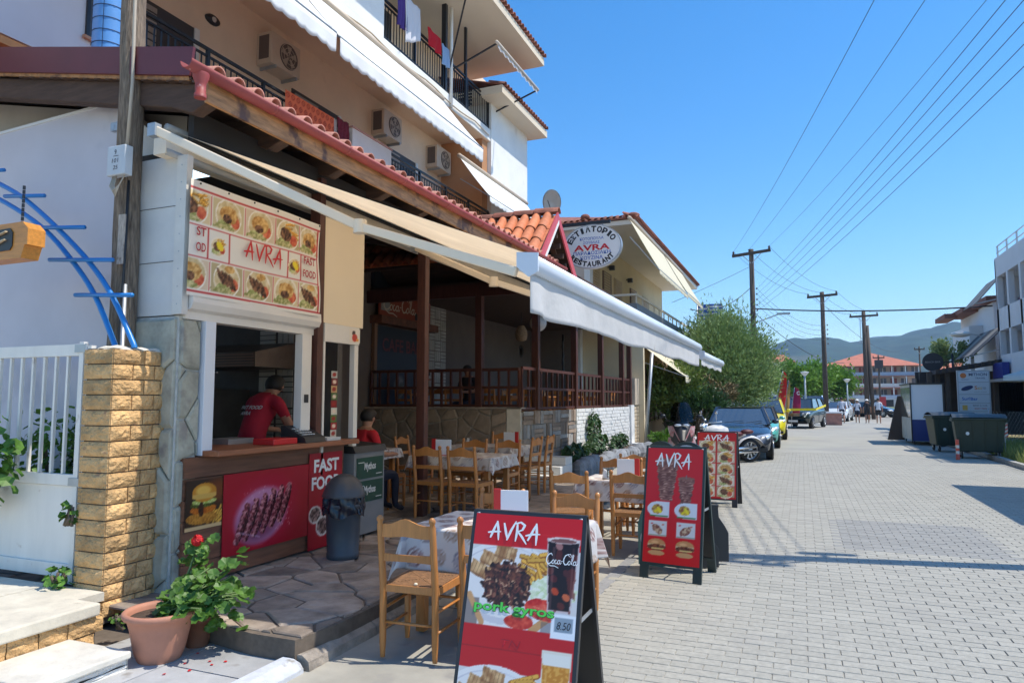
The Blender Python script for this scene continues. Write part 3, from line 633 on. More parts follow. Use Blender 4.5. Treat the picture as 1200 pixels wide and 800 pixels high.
# ================================================================ FAST FOOD BOOTH AND VERANDA
sp = thing('stone_pillar', 'pillar clad in large green grey stones between brick pillar and food counter', 'pillar', (-4.8, 4.15, .1))
b = MB(); b.box(-5.08, 4.075, 0, -4.53, 4.28, 2.31); b.build('core', mat('pale_mortar', (.5, .5, .47), .9, nz=(14, .2), bump=(40, .5, .01)), sp)
r3 = random.Random(11)
stones(sp, 'stone', STONEG, -5.08, .1, -4.54, 2.29, .36, lambda x, z: (x, 4.075, z), (0, -1, 0), .035, .008, r3, None, 1.5, .5)
stones(sp, 'stone', STONEG, 4.08, .1, 4.28, 2.29, .42, lambda y, z: (-4.53, y, z), (1, 0, 0), .03, .008, r3, None, 1.2, .5)
bo = thing('snack_booth', 'fast food booth with white shutter frame and brown timber serving counter', 'booth', (-5.5, 5.2, .18))
PANW = mat('grey_white_panel', (.66, .65, .62), .5, nz=(2.5, .08), spots=(3, .66, (.48, .46, .42)))
b = MB(); b.box(-5.08, 4.07, 2.32, -4.58, 4.2, 3.62); b.build('side_panel', PANW, bo)
for z in (2.75, 3.2):
    b = MB(); b.box(-5.08, 4.066, z, -4.58, 4.0695, z + .004); b.build('panel_joint', BLACK, bo)
b = MB(); b.box(-4.578, 4.04, 2.32, -4.47, 4.10, 3.60); b.build('corner_strip', mat('old_white_metal', (.66, .63, .57), .5, nz=(5, .08)), bo)
for k in range(9):
    b = MB(); b.lathe([(.006, 0), (.006, .004)], (-4.525, 4.038, 2.4 + k * .14), 6, ax='y'); b.build('rivet', GREYM, bo)
# roller shutter housing below the menu banner
SHW = mat('shutter_white', (.74, .70, .64), .45, nz=(3, .05))
b = MB(); prof = [(-4.62, 2.50), (-4.43, 2.50), (-4.425, 2.42), (-4.45, 2.37), (-4.50, 2.35), (-4.50, 2.29), (-4.62, 2.29)]
b.prism([(x, 4.11, z) for x, z in prof][::-1], (0, 1.60, 0)); b.build('shutter_box', SHW, bo)
b = MB(); b.box(-4.56, 4.29, 1.2, -4.47, 4.40, 2.288); b.build('left_jamb', mat('jamb_white', (.70, .72, .76), .45), bo, bevel=.004)
b = MB(); b.box(-4.57, 5.50, 1.24, -4.48, 5.64, 2.288); b.build('right_jamb', SHW, bo, bevel=.004)
b = MB(); b.box(-4.478, 5.54, 1.62, -4.473, 5.60, 1.70); b.build('sticker', BLACK, bo)
b = MB(); b.box(-4.57, 5.69, 1.245, -4.45, 5.775, 3.9); b.build('timber_post', WOODD, bo)
# counter
for k in range(6):
    z0 = .20 + k * .166; b = MB(); b.box(-4.53, 4.14, z0, -4.482 + .004 * (k % 2), 6.2, z0 + .160); b.build('plank', WOODB, bo)
b = MB(); b.box(-5.15, 4.30, 1.195, -4.30, 6.22, 1.24); b.build('counter_top', WOODC, bo, bevel=.006)
b = MB(); b.box(-4.55, 6.15, .18, -4.485, 6.2, 1.19); b.build('counter_end', WOODB, bo)
# door bay right of the post: cream board above a white framed glazed door
BOARD = mat('cream_board', (.80, .67, .48), .7, nz=(1, .03))
b = MB(); b.box(-4.50, 5.79, 2.43, -4.46, 6.48, 3.52); b.build('cream_board', BOARD, bo)
b = MB(); b.box(-4.50, 5.80, 2.24, -4.45, 6.40, 2.427); b.build('door_header', SHW, bo)
cv = Canvas(24, 26, (.88, .84, .78), 4); cv.ell(.4, .35, .16, .2, (.25, .18, .15)); cv.ell(.5, .7, .25, .3, (.75, .2, .12)); cv.ell(.75, .85, .12, .12, (.9, .6, .2)); cv.mesh(bo, (-4.448, 6.22, 2.26), (0, 1, 0), (0, 0, 1), .19, .15, 'sticker')
for y0, y1, m_ in ((5.80, 5.83, SHW), (6.33, 6.40, SHW)):
    b = MB(); b.box(-4.52, y0, 1.24 if y0 > 6 else .9, -4.46, y1, 2.238); b.build('door_jamb', m_, bo)
b = MB(); b.box(-4.515, 6.33, .19, -4.465, 6.40, 1.19); b.build('door_jamb', SHW, bo)
# inside of the booth: floor, ceiling, back wall, ovens, shelves
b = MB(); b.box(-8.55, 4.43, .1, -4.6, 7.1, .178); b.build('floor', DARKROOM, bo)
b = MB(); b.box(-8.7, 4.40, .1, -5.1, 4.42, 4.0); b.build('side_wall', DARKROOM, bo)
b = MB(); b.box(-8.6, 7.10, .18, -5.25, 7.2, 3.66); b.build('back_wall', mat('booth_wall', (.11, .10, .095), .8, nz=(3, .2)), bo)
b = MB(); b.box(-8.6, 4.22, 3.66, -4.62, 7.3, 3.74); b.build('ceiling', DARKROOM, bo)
TILEP = mat('patterned_wall_tile', (.42, .40, .37), .5, rand=.1)
for i in range(2):          # basket weave tile strips on the back wall
    for j in range(10):
        for q in range(3):
            b = MB(); x = -6.45 + i * .29; z = .75 + j * .2
            if (i + j) % 2: b.box(x + q * .085, 7.085, z, x + q * .085 + .072, 7.099, z + .185)
            else: b.box(x, 7.085, z + q * .064, x + .245, 7.099, z + q * .064 + .052)
            b.build('wall_tile', TILEP, bo)
ov = thing('pizza_oven', 'dark steel deck oven standing behind the vendor in the booth', 'oven', (-6.8, 4.9, 1.0))
b = MB(); b.box(-7.35, 6.35, .9, -6.55, 7.05, 1.78); b.build('body', mat('dark_steel', (.10, .095, .09), .35, metal=.7, nz=(4, .2)), ov, bevel=.01)
b = MB(); b.box(-7.28, 6.32, 1.42, -6.62, 6.349, 1.66); b.box(-7.28, 6.32, 1.05, -6.62, 6.349, 1.30); b.build('door', mat('steel', (.3, .29, .28), .3, metal=.8), ov)
b = MB(); b.tube([(-7.2, 6.29, 1.6), (-6.7, 6.29, 1.6)], .012, 6); b.tube([(-7.2, 6.29, 1.25), (-6.7, 6.29, 1.25)], .012, 6); b.build('handle', CHROME, ov)
hd = thing('extractor_hood', 'long dull metal extractor hood hanging over the oven in the booth', 'hood', (-6.6, 5.0, 2.1))
b = MB(); b.prism([(-7.1, 7.08, 2.36), (-7.1, 6.3, 2.20), (-7.1, 6.3, 2.03), (-7.1, 7.08, 2.03)], (1.3, 0, 0)); b.build('canopy', mat('hood_steel', (.16, .12, .10), .4, metal=.5, nz=(5, .2)), hd)
b = MB()
for k in range(5): b.box(-7.08, 6.288, 2.04 + k * .032, -5.82, 6.299, 2.052 + k * .032)
b.build('edge_ribs', mat('rib', (.28, .16, .12), .5), hd)
bx = thing('display_warmer', 'cream food warmer case with a red band hanging inside the booth', 'warmer', (-5.7, 4.6, 1.9))
b = MB(); b.box(-6.75, 5.6, 2.10, -6.2, 5.9, 2.42); b.build('case', mat('case_cream', (.55, .52, .46), .6), bx)
b = MB(); b.box(-6.75, 5.588, 2.335, -6.2, 5.599, 2.42); b.build('red_band', RED, bx)
cv = Canvas(40, 14, (.8, .77, .66), 9); cv.rect(.3, .08, .8, .3, (.5, .4, .3)); cv.ell(.45, .18, .1, .1, (.25, .2, .15)); cv.ell(.62, .2, .1, .09, (.3, .2, .12)); cv.mesh(bx, (-6.73, 5.592, 2.12), (1, 0, 0), (0, 0, 1), .5, .19, 'print')
hs = thing('heat_lamp_stand', 'thin chromed pole with a small white card above the counter', 'stand', (-5.3, 4.65, 1.24))
b = MB(); b.tube([(-5.75, 5.55, 1.24), (-5.75, 5.55, 1.93)], .017, 8); b.tube([(-6.1, 5.55, 1.24), (-6.1, 5.55, 1.86)], .013, 8); b.tube([(-6.15, 5.55, 1.93), (-5.6, 5.55, 1.93)], .01, 6); b.build('pole', CHROME, hs)
b = MB(); b.box(-6.12, 5.53, 1.82, -5.97, 5.535, 2.0); b.build('card', mat('grey_card', (.42, .38, .36), .8), hs)
for k, (y, z, lab) in enumerate(((4.72, 1.30, 'red lidded sauce tub on the counter beside the chromed pole'), (5.05, 1.28, 'grey steel tray of salad behind the counter'))):
    t = thing('food_tub', lab, 'tub', (-4.95, y, 1.24)); b = MB()
    if k: b.box(-5.1, y - .12, 1.242, -4.82, y + .2, 1.29); b.build('tray', mat('tray_steel', (.4, .38, .36), .4, metal=.5), t)
    else: b.lathe([(.05, 0), (.055, .09), (.045, .10)], (-5.0, y, 1.242), 12); b.build('tub', mat('red_plastic', (.5, .03, .02), .4), t)
pc = thing('payment_tray', 'red plastic cash tray lying on the counter near the vendor', 'tray', (-4.5, 5.2, 1.24))
b = MB(); b.box(-4.62, 5.02, 1.242, -4.38, 5.34, 1.295); b.build('tray', mat('red_tray', (.55, .02, .02), .4), pc, bevel=.006)
rg = thing('cash_register', 'black cash register with white keys on the counter end', 'cash register', (-4.5, 5.5, 1.24))
b = MB(); b.prism([(-4.62, 5.39, 1.242), (-4.32, 5.39, 1.242), (-4.34, 5.39, 1.29), (-4.58, 5.39, 1.40), (-4.62, 5.39, 1.40)][::-1], (0, .30, 0)); b.build('body', BLACK, rg)
kk = MB()
for i in range(5):
    for j in range(4):
        t0 = .2 + .16 * j; x = -4.34 - .24 * t0; z = 1.29 + .11 * t0; kk.box(x - .012, 5.42 + i * .036, z + .002, x + .010, 5.445 + i * .036, z + .012)
kk.build('keys', mat('key_grey', (.5, .5, .5), .5), rg)
pp = thing('paper_stack', 'small stack of white papers at the right end of the counter', 'papers', (-4.5, 5.8, 1.24))
for k in range(4):
    b = MB(); b.box(-4.56, 5.76, 1.243 + k * .008, -4.36, 5.98, 1.249 + k * .008); b.build('sheet', mat('paper', (.7, .7, .68), .8), pp, )
# hanging strip of snack packets beside the door
sk_ = thing('snack_strip', 'hanging strip of colourful snack packets just right of the dark timber post', 'snack packets', (-4.44, 5.93, 1.3))
for k in range(9):
    cv = Canvas(10, 9, [(.75, .72, .66), (.6, .1, .1), (.35, .45, .2), (.8, .78, .7), (.5, .12, .1), (.3, .4, .2), (.75, .6, .4), (.45, .1, .08), (.7, .7, .66)][k], k)
    cv.ell(.5, .45, .3, .25, (.9, .8, .7) if k % 2 else (.6, .15, .1)); cv.mesh(sk_, (-4.440, 5.91 + .006 * (k % 2), 1.27 + k * .075), (0, 1, 0), (0, 0, 1), .10, .072, 'packet')
# ceiling lamp visible above the banner
cl = thing('ceiling_light', 'lit square white lamp under the dark booth ceiling above the menu banner', 'ceiling light', (-4.9, 4.5, 3.6))
b = MB(); b.box(-4.96, 4.32, 3.62, -4.70, 4.56, 3.655); b.build('housing', BLACK, cl)
b = MB(); b.box(-4.94, 4.335, 3.605, -4.72, 4.545, 3.618); b.build('panel', LIGHTP, cl)

# ---------------- menu banner above the booth window
mb = thing('menu_banner', 'wide white menu banner with rows of dish pictures above the booth window', 'banner', (-4.44, 4.85, 2.95))
W_, H_ = 1.63, .93
cv = Canvas(236, 128, (.90, .88, .84), 21); g = 128 / 236
LINE = (.72, .12, .14)
cv.rect(.0, .06 * g + .0, 1, .06 * g + .008, LINE)
rowA = (.075 * g, .385 * g); rowB = (.385 * g, .66 * g); rowC = (.66 * g, .96 * g)
xsA = [-.09, .135, .37, .595, .80, .985]
bgs = [(.86, .78, .62), (.80, .74, .58), (.84, .76, .66), (.72, .66, .50), (.80, .72, .58)]
for i in range(5):
    for (ya, yb), sh in ((rowA, 0), (rowC, 2)):
        x0, x1 = xsA[i] + .008, xsA[i + 1] - .008; cx, cy = (x0 + x1) / 2, (ya + yb) / 2
        cv.rect(x0, ya + .012, x1, yb - .012, bgs[(i + sh) % 5]); cv.dish(cx, cy, .088, i * 2 + sh + (i == 2))
        cv.tex(cx - .03, yb - .028, .07, .014, (.50, .52, .28), (.85, .80, .6), sc=90, edge=1.2)
        cv.rect(0 if i == 0 else x0 - .01, ya, x1 + .008, ya + .012, (.90, .88, .84)); cv.rect(0, yb - .012, 1, yb - .004, (.90, .88, .84))
        cv.rect(x1 + .0, ya + .01, x1 + .016, yb - .01, (.90, .88, .84)); cv.rect(x1 + .005, ya + .005, x1 + .0105, yb - .008, LINE)
for y_ in (rowA[1], rowC[0]): cv.rect(0, y_ - .0025, .985, y_ + .0028, LINE)
for x_ in (.115, .26, .70, .81): cv.rect(x_, rowB[0], x_ + .006, rowB[1], LINE)
for x_ in (.187, .757): cv.dish(x_, (rowB[0] + rowB[1]) / 2 + .005, .05, 0); cv.ell(x_ + .01, (rowB[0] + rowB[1]) / 2, .028, .018, (.92, .82, .2), rot=.7)
cv.rect(0, rowC[1] - .002, 1, rowC[1] + .006, LINE); cv.rect(.975, .06 * g, .981, rowC[1], LINE)
def wave(I, J): return .010 * np.sin(I * 9 + J * 2) * (0.3 + I) + .012 * np.clip(I - .9, 0, 1) * 10 * np.sin(J * 7)
cv.mesh(mb, (-4.425, 4.04, 2.47), (0, 1, 0), (0, 0, 1), W_, H_, 'printed_sheet', VCM, wave)
brush_avra(mb, RED, (-4.425, 4.04 + .345 * W_, 2.47 + .395 * H_), (0, 1, 0), (0, 0, 1), .30 * W_ * 1.0, .20, lift=.026)
DRED = mat('print_dark_red', (.42, .02, .04), .5)
for bod, fx, fz, w in (('FAST', .825, .52, .10), ('FOOD', .822, .385, .11)):
    text(bod, mb, DRED, (-4.425, 4.04 + fx * W_, 2.47 + fz * H_ - .0), (0, 1, 0), (0, 0, 1), w * W_ * 1.05, .072, bold=.02, lift=.03)
for bod, fz in (('ST', .52), ('OD', .385)): text(bod, mb, DRED, (-4.425, 4.04 + .035 * W_, 2.47 + fz * H_), (0, 1, 0), (0, 0, 1), .06 * W_, .072, bold=.02, lift=.022)
for k in range(6):
    b = MB(); b.lathe([(.009, 0), (.009, .005)], (-4.405, 4.12 + k * .3, 3.375), 8, ax='x'); b.build('eyelet', BLACKM, mb)

# ---------------- posters on the counter
burger = thing('burger_poster', 'poster of a chicken burger with fries beside the stone pillar on the counter', 'poster', (-4.47, 4.34, .63))
cv = Canvas(64, 66, (.20, .13, .08), 5)
cv.ell(.9, .25, .5, .35, (.45, .22, .08), soft=.9); cv.fries(.75, .86, .4, .2, 26, -.9, .2, .05); cv.tex(.45, .80, .42, .13, (.62, .38, .1), (.85, .58, .22), sc=30)
cv.tex(.48, .62, .36, .10, (.65, .28, .04), (.85, .5, .1), sc=40); cv.tex(.45, .52, .33, .07, (.12, .08, .03), (.4, .5, .12), sc=50); cv.tex(.5, .46, .35, .06, (.55, .65, .2), (.9, .85, .6), sc=40)
cv.tex(.42, .62, .07, .16, (.15, .07, .03), (.3, .15, .06), sc=30); cv.ell(.5, .27, .33, .2, (.80, .52, .15)); cv.ell(.47, .23, .24, .12, (.93, .72, .32), soft=.6); cv.rect(.17, .30, .83, .36, (.87, .66, .33)); cv.ell(.5, .36, .33, .05, (.85, .66, .32))
cv.rect(0, .95, 1, 1.1, (.85, .70, .50))
cv.mesh(burger, (-4.470, 4.15, .62), (0, 1, 0), (0, 0, 1), .375, .39, 'print')
gp = thing('grilled_meat_poster', 'large crimson poster of grilled meat on a plate on the counter front', 'poster', (-4.46, 5.0, .3))
cv = Canvas(170, 106, (.66, .04, .14), 6); g = 106 / 170
cv.ell(.48, .33, .46, .32, (.72, .16, .26), soft=.8, a=.9); cv.ell(.42, .36, .33, .24, (.78, .55, .68), rot=-.2, soft=.35, a=.9); cv.ell(.40, .40, .28, .19, (.55, .30, .42), rot=-.2, soft=.6)
for k in range(5, -1, -1):
    x = .20 + k * .098; y = .40 - k * .022; L_ = .17 - .008 * abs(k - 3)
    cv.tex(x + .008, y + .006, .043, L_ + .01, (.16, .02, .05), (.25, .05, .09), rot=.42, sc=30, edge=.2)
    for q in range(7):
        a = (q - 3) / 3; cv.tex(x + a * L_ * .38, y - a * L_ * .88, .034, .026, (.40, .10, .15), (.86, .58, .58), rot=.42, sc=60, edge=.5)
        cv.tex(x + a * L_ * .38 + .016, y - a * L_ * .88 + .012, .012, .014, (.20, .05, .08), (.45, .2, .22), sc=50, edge=.6)
for k in range(90): x = cv.r.uniform(.2, .78); y = cv.r.uniform(.12, .5); cv.ell(x, y, .004, .007, (.92, .80, .80), a=.5)
cv.line(.16, .46, .40, .53, .008, (.85, .75, .85), .7); cv.line(.1, .56, .45, .60, .004, (.8, .2, .3), .6)
cv.mesh(gp, (-4.464, 4.53, .345), (0, 1, 0), (0, 0, 1), 1.09, .68, 'print')
fp = thing('fast_food_poster', 'crimson poster with white FAST FOOD lettering behind the grey waste bin', 'poster', (-4.46, 5.9, .3))
cv = Canvas(66, 118, (.64, .035, .13), 8)
cv.ell(.20, 1.15, .19, .17, (.85, .82, .80)); cv.tex(.2, 1.15, .15, .13, (.12, .05, .05), (.75, .62, .6), sc=30); cv.ell(.42, 1.38, .2, .2, (.85, .82, .80)); cv.tex(.42, 1.38, .16, .15, (.12, .05, .05), (.75, .62, .6), sc=30)
cv.mesh(fp, (-4.460, 5.62, .19), (0, 1, 0), (0, 0, 1), .53, .93, 'print')
text('FAST', fp, mat('print_white', (.8, .78, .76), .4), (-4.459, 5.69, .93), (0, 1, 0), (0, 0, 1), .40, .13, bold=.035)
text('FOOD', fp, MATS['print_white'], (-4.459, 5.66, .76), (0, 1, 0), (0, 0, 1), .46, .13, bold=.035)

# ---------------- lean-to roof with gutter, tiles, pine fascia and rafters
rf = thing('lean_to_roof', 'long tiled lean-to roof with a red gutter running above the restaurant front', 'roof', (-4.3, 8, 4.1))
y0r, y1r = 3.92, 16.2; zs = lambda x: 4.17 + (-4.15 - x) * .2
b = MB(); b.prism([(-4.15, y0r, zs(-4.15)), (-8.9, y0r, zs(-8.9)), (-8.9, y0r, zs(-8.9) - .03), (-4.15, y0r, zs(-4.15) - .03)][::-1], (0, y1r - y0r, 0)); b.build('deck', WOODR, rf)
for k in range(16):   # boards of the deck underside
    x = -4.2 - k * .14; b = MB(); b.box(x - .13, y0r + .01, zs(x) - .062, x, y1r - .01, zs(x) - .04); b.build('board', WOODR, rf)
for k in range(15):
    y = 3.98 + k * .86; b = MB(); prof = [(-4.25, zs(-4.25) - .24), (-4.21, zs(-4.2) - .18), (-4.25, zs(-4.25) - .075), (-8.7, zs(-8.7) - .075), (-8.7, zs(-8.7) - .25), (-4.6, zs(-4.6) - .28), (-4.38, zs(-4.3) - .30)]
    b.prism([(x, y, z) for x, z in prof], (0, .12, 0)); b.build('rafter', WOODR, rf, bevel=.012)
b = MB(); b.box(-4.185, y0r, 3.93, -4.152, y1r, 4.10); b.build('pine_fascia', PINE, rf)
tl = MB(); tl.smooth = True; R_ = .068
def barrel(b, a, q, r0, r1, n=8, th=.012):
    a = Vector(a); q = Vector(q); d = (q - a).normalized(); s = d.cross(Vector((0, 0, 1))).normalized(); u = s.cross(d); vs = []; fs = []
    for c, r in ((a, r0), (q, r1)):
        for rr in (r, r - th):
            for k in range(n + 1):
                t = PI * k / n; vs.append(c + s * math.cos(t) * rr + u * math.sin(t) * rr)
    m = n + 1
    for k in range(n):
        fs += [(k, k + 1, 2 * m + k + 1, 2 * m + k), (m + k + 1, m + k, 3 * m + k, 3 * m + k + 1), (k + 1, k, m + k, m + k + 1)]
    b.add(vs, fs)
b = MB(); b.smooth = True; barrel(b, (0, 0, .0), (-.42, 0, .42 * .2), R_, R_ * .85); tm = b.mesh('roof_tile', mat('faded_pink_tile', (.56, .24, .17), .75, nz=(9, .25), bump=(30, .2, .004), rand=.2, spots=(14, .6, (.35, .12, .08))))
for k in range(40): link('roof_tile', tm, rf, loc=(-4.10 + rnd.uniform(-.01, .01), 3.98 + k * .208, 4.158), rot=(0, 0, rnd.uniform(-.03, .03)), world=True)
b = MB(); b.smooth = True
for k in range(58):
    for j in range(1, 12): barrel(b, (-4.10 - j * .38, 3.98 + k * .208, 4.15 + j * .38 * .2 + .01), (-4.10 - j * .38 - .42, 3.98 + k * .208, 4.15 + (j * .38 + .42) * .2), R_, R_ * .85, 5)
b.build('tile_field', TILED, rf, kind='stuff')
# gutter
b = MB(); pr = [(-4.10 + .062 * math.cos(PI + PI * k / 8), 4.135 + .062 * math.sin(PI + PI * k / 8)) for k in range(9)]; pi_ = [(-4.10 + .054 * math.cos(PI + PI * k / 8), 4.135 + .054 * math.sin(PI + PI * k / 8)) for k in range(9)][::-1]
b.smooth = True; b.prism([(x, 3.66, z) for x, z in pr + pi_], (0, 8.9, 0)); gu = b.build('gutter', RED_G, rf)
for k in range(8):
    b = MB(); b.smooth = True; ps = [(-4.10 + .067 * math.cos(PI + PI * j / 8), 4.136 + .067 * math.sin(PI + PI * j / 8)) for j in range(9)]
    b.prism([(x, 4.55 + k * 1.05, z) for x, z in ps + pi_], (0, .03, 0)); b.build('joint_band', RED_G, gu)
b = MB(); b.lathe([(.06, .06), (.06, .03), (.04, -.02), (.038, -.10), (.044, -.10), (.044, -.13)], (-4.10, 3.80, 4.03), 16); b.build('outlet', RED_G, gu)
# dark red verge board on the camera side, sloping up to the left
b = MB(); b.prism([(-4.33, 3.9, 4.165), (-4.30, 3.9, 4.39), (-9.5, 3.9, 5.42), (-9.5, 3.9, 5.18)], (0, .025, 0)); b.build('verge_board', RED_F, rf)
b = MB(); b.prism([(-4.36, 3.925, 4.14), (-4.36, 3.925, 4.17), (-9.5, 3.925, 5.19), (-9.5, 3.925, 5.16)], (0, .02, 0)); b.build('underlay_board', PINE, rf)
b = MB(); b.prism([(-9.5, 4.5, 3.0), (-5.0, 4.5, 3.0), (-5.0, 4.5, 4.17), (-9.5, 4.5, 5.1)], (0, .1, 0)); b.build('end_wall', mat('beige_render', (.50, .45, .38), .85, nz=(2, .1)), rf)
b = MB(); b.box(-4.56, 4.12, 3.74, -4.5, 16.2, 4.0); b.build('wall_beam', DARKROOM, rf)  # beam coloured near black to stand for the shaded void under the roof

# gable porch over the veranda corner (apex y 12.13)
gb = thing('porch_gable', 'small orange tiled gable roof with rose red boards over the veranda entrance', 'roof', (-4.3, 12.1, 4.1))
ax, az, fy0, fy1, fz = 12.13, 5.06, 11.12, 13.30, 4.10
for (ya, za, yb, zb) in ((ax, az, fy0, fz), (ax, az, fy1, fz)):
    b = MB(); b.prism([(-4.12, ya, za), (-4.12, yb, zb), (-8.4, yb, zb), (-8.4, ya, za)], (0, 0, -.04)); b.build('deck', WOODR, gb)
b = MB(); b.prism([(-4.08, fy0 - .02, fz - .05), (-4.08, ax, az + .06), (-4.08, ax, az - .14), (-4.08, fy0 + .14, fz - .08)], (-.03, 0, 0)); b.build('verge_board', PINKRED, gb)
b = MB(); b.prism([(-4.075, fy0 + .10, fz - .11), (-4.075, ax, az - .10), (-4.075, ax, az - .17), (-4.075, fy0 + .16, fz - .12)], (.012, 0, 0)); b.build('white_trim', WHITEP, gb)
b = MB(); b.prism([(-4.08, fy1 + .02, fz - .05), (-4.08, ax, az + .06), (-4.08, ax, az - .12), (-4.08, fy1 - .16, fz - .1)], (-.03, 0, 0)); b.build('verge_board', PINKRED, gb)
for k in range(6):
    t = k / 6; b = MB(); y = ax - .1 + (fy1 - ax - .1) * t * 1.0; 
    b.box(-6.0, y, az - .16 - (az - fz) * t - .08, -4.14, y + .05, az - .1 - (az - fz) * t - .05); b.build('purlin', WOODR, gb)
for k in range(5):
    x = -4.35 - k * .35; b = MB(); b.bar((x, fy1 - .15, fz - .05), (x, ax, az - .12), .05, .09, up=(1, 0, 0)); b.build('rafter', mat('porch_rafter', (.17, .085, .05), .7, nz=(5, .3)), gb)
b = MB(); d_ = math.hypot(ax - fy0, az - fz); dy, dz = (fy0 - ax) / d_, (fz - az) / d_
def barrel2(b, a, q, r0, r1, up, n=9, th=.013):
    a = Vector(a); q = Vector(q); d = (q - a).normalized(); s = d.cross(Vector(up)).normalized(); u = s.cross(d); vs = []; fs = []
    if u.z < 0: u = -u
    for c, r in ((a, r0), (q, r1)):
        for rr in (r, r - th):
            for k in range(n + 1):
                t = PI * k / n; vs.append(c + s * math.cos(t) * rr + u * math.sin(t) * rr)
    m = n + 1
    for k in range(n):
        fs += [(k, k + 1, 2 * m + k + 1, 2 * m + k), (m + k + 1, m + k, 3 * m + k, 3 * m + k + 1), (k + 1, k, m + k, m + k + 1)]
    b.add(vs, fs)
TL = .50; b.smooth = True; barrel2(b, (0, 0, 0), (0, dy * TL, dz * TL), .082, .102, (0, 0, 1)); gtm = b.mesh('roof_tile', TILE)
b = MB(); b.smooth = True; vs = []
gt2 = MB(); gt2.smooth = True
for i in range(18):
    x = -4.26 - i * .225
    for j in range(3):
        s0 = .05 + j * .42; link('roof_tile', gtm, gb, loc=(x, ax + dy * s0 * 1.0, az + dz * s0 + .045), rot=(0, 0, rnd.uniform(-.012, .012)), world=True)
b = MB()
for j in range(3): # channel tiles, dark gaps between barrels
    b.prism([(-4.12, ax + dy * (.05 + j * .42), az + dz * (.05 + j * .42) + .03), (-8.3, ax + dy * (.05 + j * .42), az + dz * (.05 + j * .42) + .03), (-8.3, ax + dy * (.55 + j * .42), az + dz * (.55 + j * .42) + .045), (-4.12, ax + dy * (.55 + j * .42), az + dz * (.55 + j * .42) + .045)], (0, 0, -.012))
b.build('channel_tiles', TILE, gb)
b = MB(); b.smooth = True; barrel2(b, (0, 0, 0), (-.46, 0, 0), .10, .12, (0, 0, 1)); rtm = b.mesh('ridge_tile', TILED)
for i in range(10): link('ridge_tile', rtm, gb, loc=(-4.06 - i * .42, ax, az + .05), world=True)
# ---------------- awnings over the terrace
def awning(name, label, y0, y1, xw, zw, xf, zf, val, mtop, parts_label=None, seams=6, wav=.0, slats=True):
    t = thing(name, label, 'awning', (xw, (y0 + y1) / 2, zw))
    b = MB(); b.smooth = True; L_ = math.hypot(xf - xw, zf - zw)
    b.grid(lambda u, v: (xw + (xf - xw) * v, y0 + .02 + (y1 - y0 - .04) * u, zw + (zf + .065 - zw) * v - .008 * math.sin(PI * v) + .006 * math.sin(u * 60) * v), 80, 14)
    c = b.build('cloth', mtop, t); c.modifiers.new('thickness', 'SOLIDIFY').thickness = .002
    b = MB(); b.smooth = True; pr = [(-.05, .05), (.0, .07), (.055, .055), (.075, .0), (.06, -.05), (.0, -.06), (-.05, -.045)]
    b.prism([(xf + x, y0, zf + z) for x, z in pr], (0, y1 - y0, 0)); b.build('front_bar', mat('pale_blue_white_metal', (.66, .70, .76), .3, nz=(3, .04)), t)
    b = MB(); b.prism([(xf - .06, y0 - .012, zf + .075), (xf + .085, y0 - .012, zf + .06), (xf + .085, y0 - .012, zf - .06), (xf + .02, y0 - .012, zf - .09), (xf - .06, y0 - .012, zf - .02)], (0, .012, 0)); b.build('end_cap', MATS['pale_blue_white_metal'], t)
    b = MB(); b.smooth = True
    def vf(u, v):
        wv = .03 * math.sin(u * (y1 - y0) * 9.0 + 1.3 * math.sin(u * 31)) * v * max(.2, 1 - u * 5) + .008 * math.sin(u * 17) * v
        return (xf + .02 + wv, y0 + .02 + (y1 - y0 - .04) * u, zf - .055 - val * v * (1 + .012 * math.sin(u * 40)) - .012 * v * math.sin(u * 23))
    b.grid(vf, 220, 8); c = b.build('valance', AWNW, t); c.modifiers.new('thickness', 'SOLIDIFY').thickness = .002
    b = MB(); b.smooth = True; b.tube([(xw + .02, y0 - .05, zw - .0), (xw + .02, y1 + .05, zw)], .035, 10); b.tube([(xw + .12, y0 - .12, zw - .24), (xw + .12, y1, zw - .24)], .03, 8); b.build('roller', mat('roller_grey', (.45, .42, .38), .5, nz=(5, .1)), t)
    return t
aw = awning('awning', 'long cream folding-arm awning with pale roller bar reaching over the terrace tables', 4.08, 12.0, -4.72, 3.85, -1.59, 2.51, .26, AWN)
b = MB(); b.box(-4.74, 3.95, 3.60, -4.605, 12.0, 3.76); b.build('cassette', mat('cassette_beige', (.85, .72, .55), .5, nz=(3, .1)), aw)
ARM = mat('arm_cream_metal', (.86, .72, .54), .4)
for (p, e, f) in (((-4.55, 3.80, 3.72), (-3.0, 4.30, 2.93), (-1.66, 4.10, 2.46)), ((-4.32, 7.35, 3.50), (-3.0, 6.75, 2.90), (-1.66, 7.2, 2.42)), ((-4.32, 11.6, 3.50), (-3.0, 11.9, 2.90), (-1.66, 11.5, 2.42))):
    b = MB(); b.bar(p, e, .045, .07); b.build('arm', ARM, aw, bevel=.01); b = MB(); b.bar(e, f, .04, .065); b.build('forearm', ARM, aw, bevel=.01)
    b = MB(); b.lathe([(.05, -.05), (.05, .05)], e, 12); b.build('elbow', ARM, aw)
    b = MB(); b.box(p[0] - .05, p[1] - .03, p[2] - .05, p[0] + .03, p[1] + .03, p[2] + .05); b.build('bracket', GREYM, aw)
aw2 = awning('awning', 'second shorter white awning beyond the long one, nearer the olive tree', 12.3, 15.7, -4.3, 3.45, -1.60, 2.42, .13, AWNW)

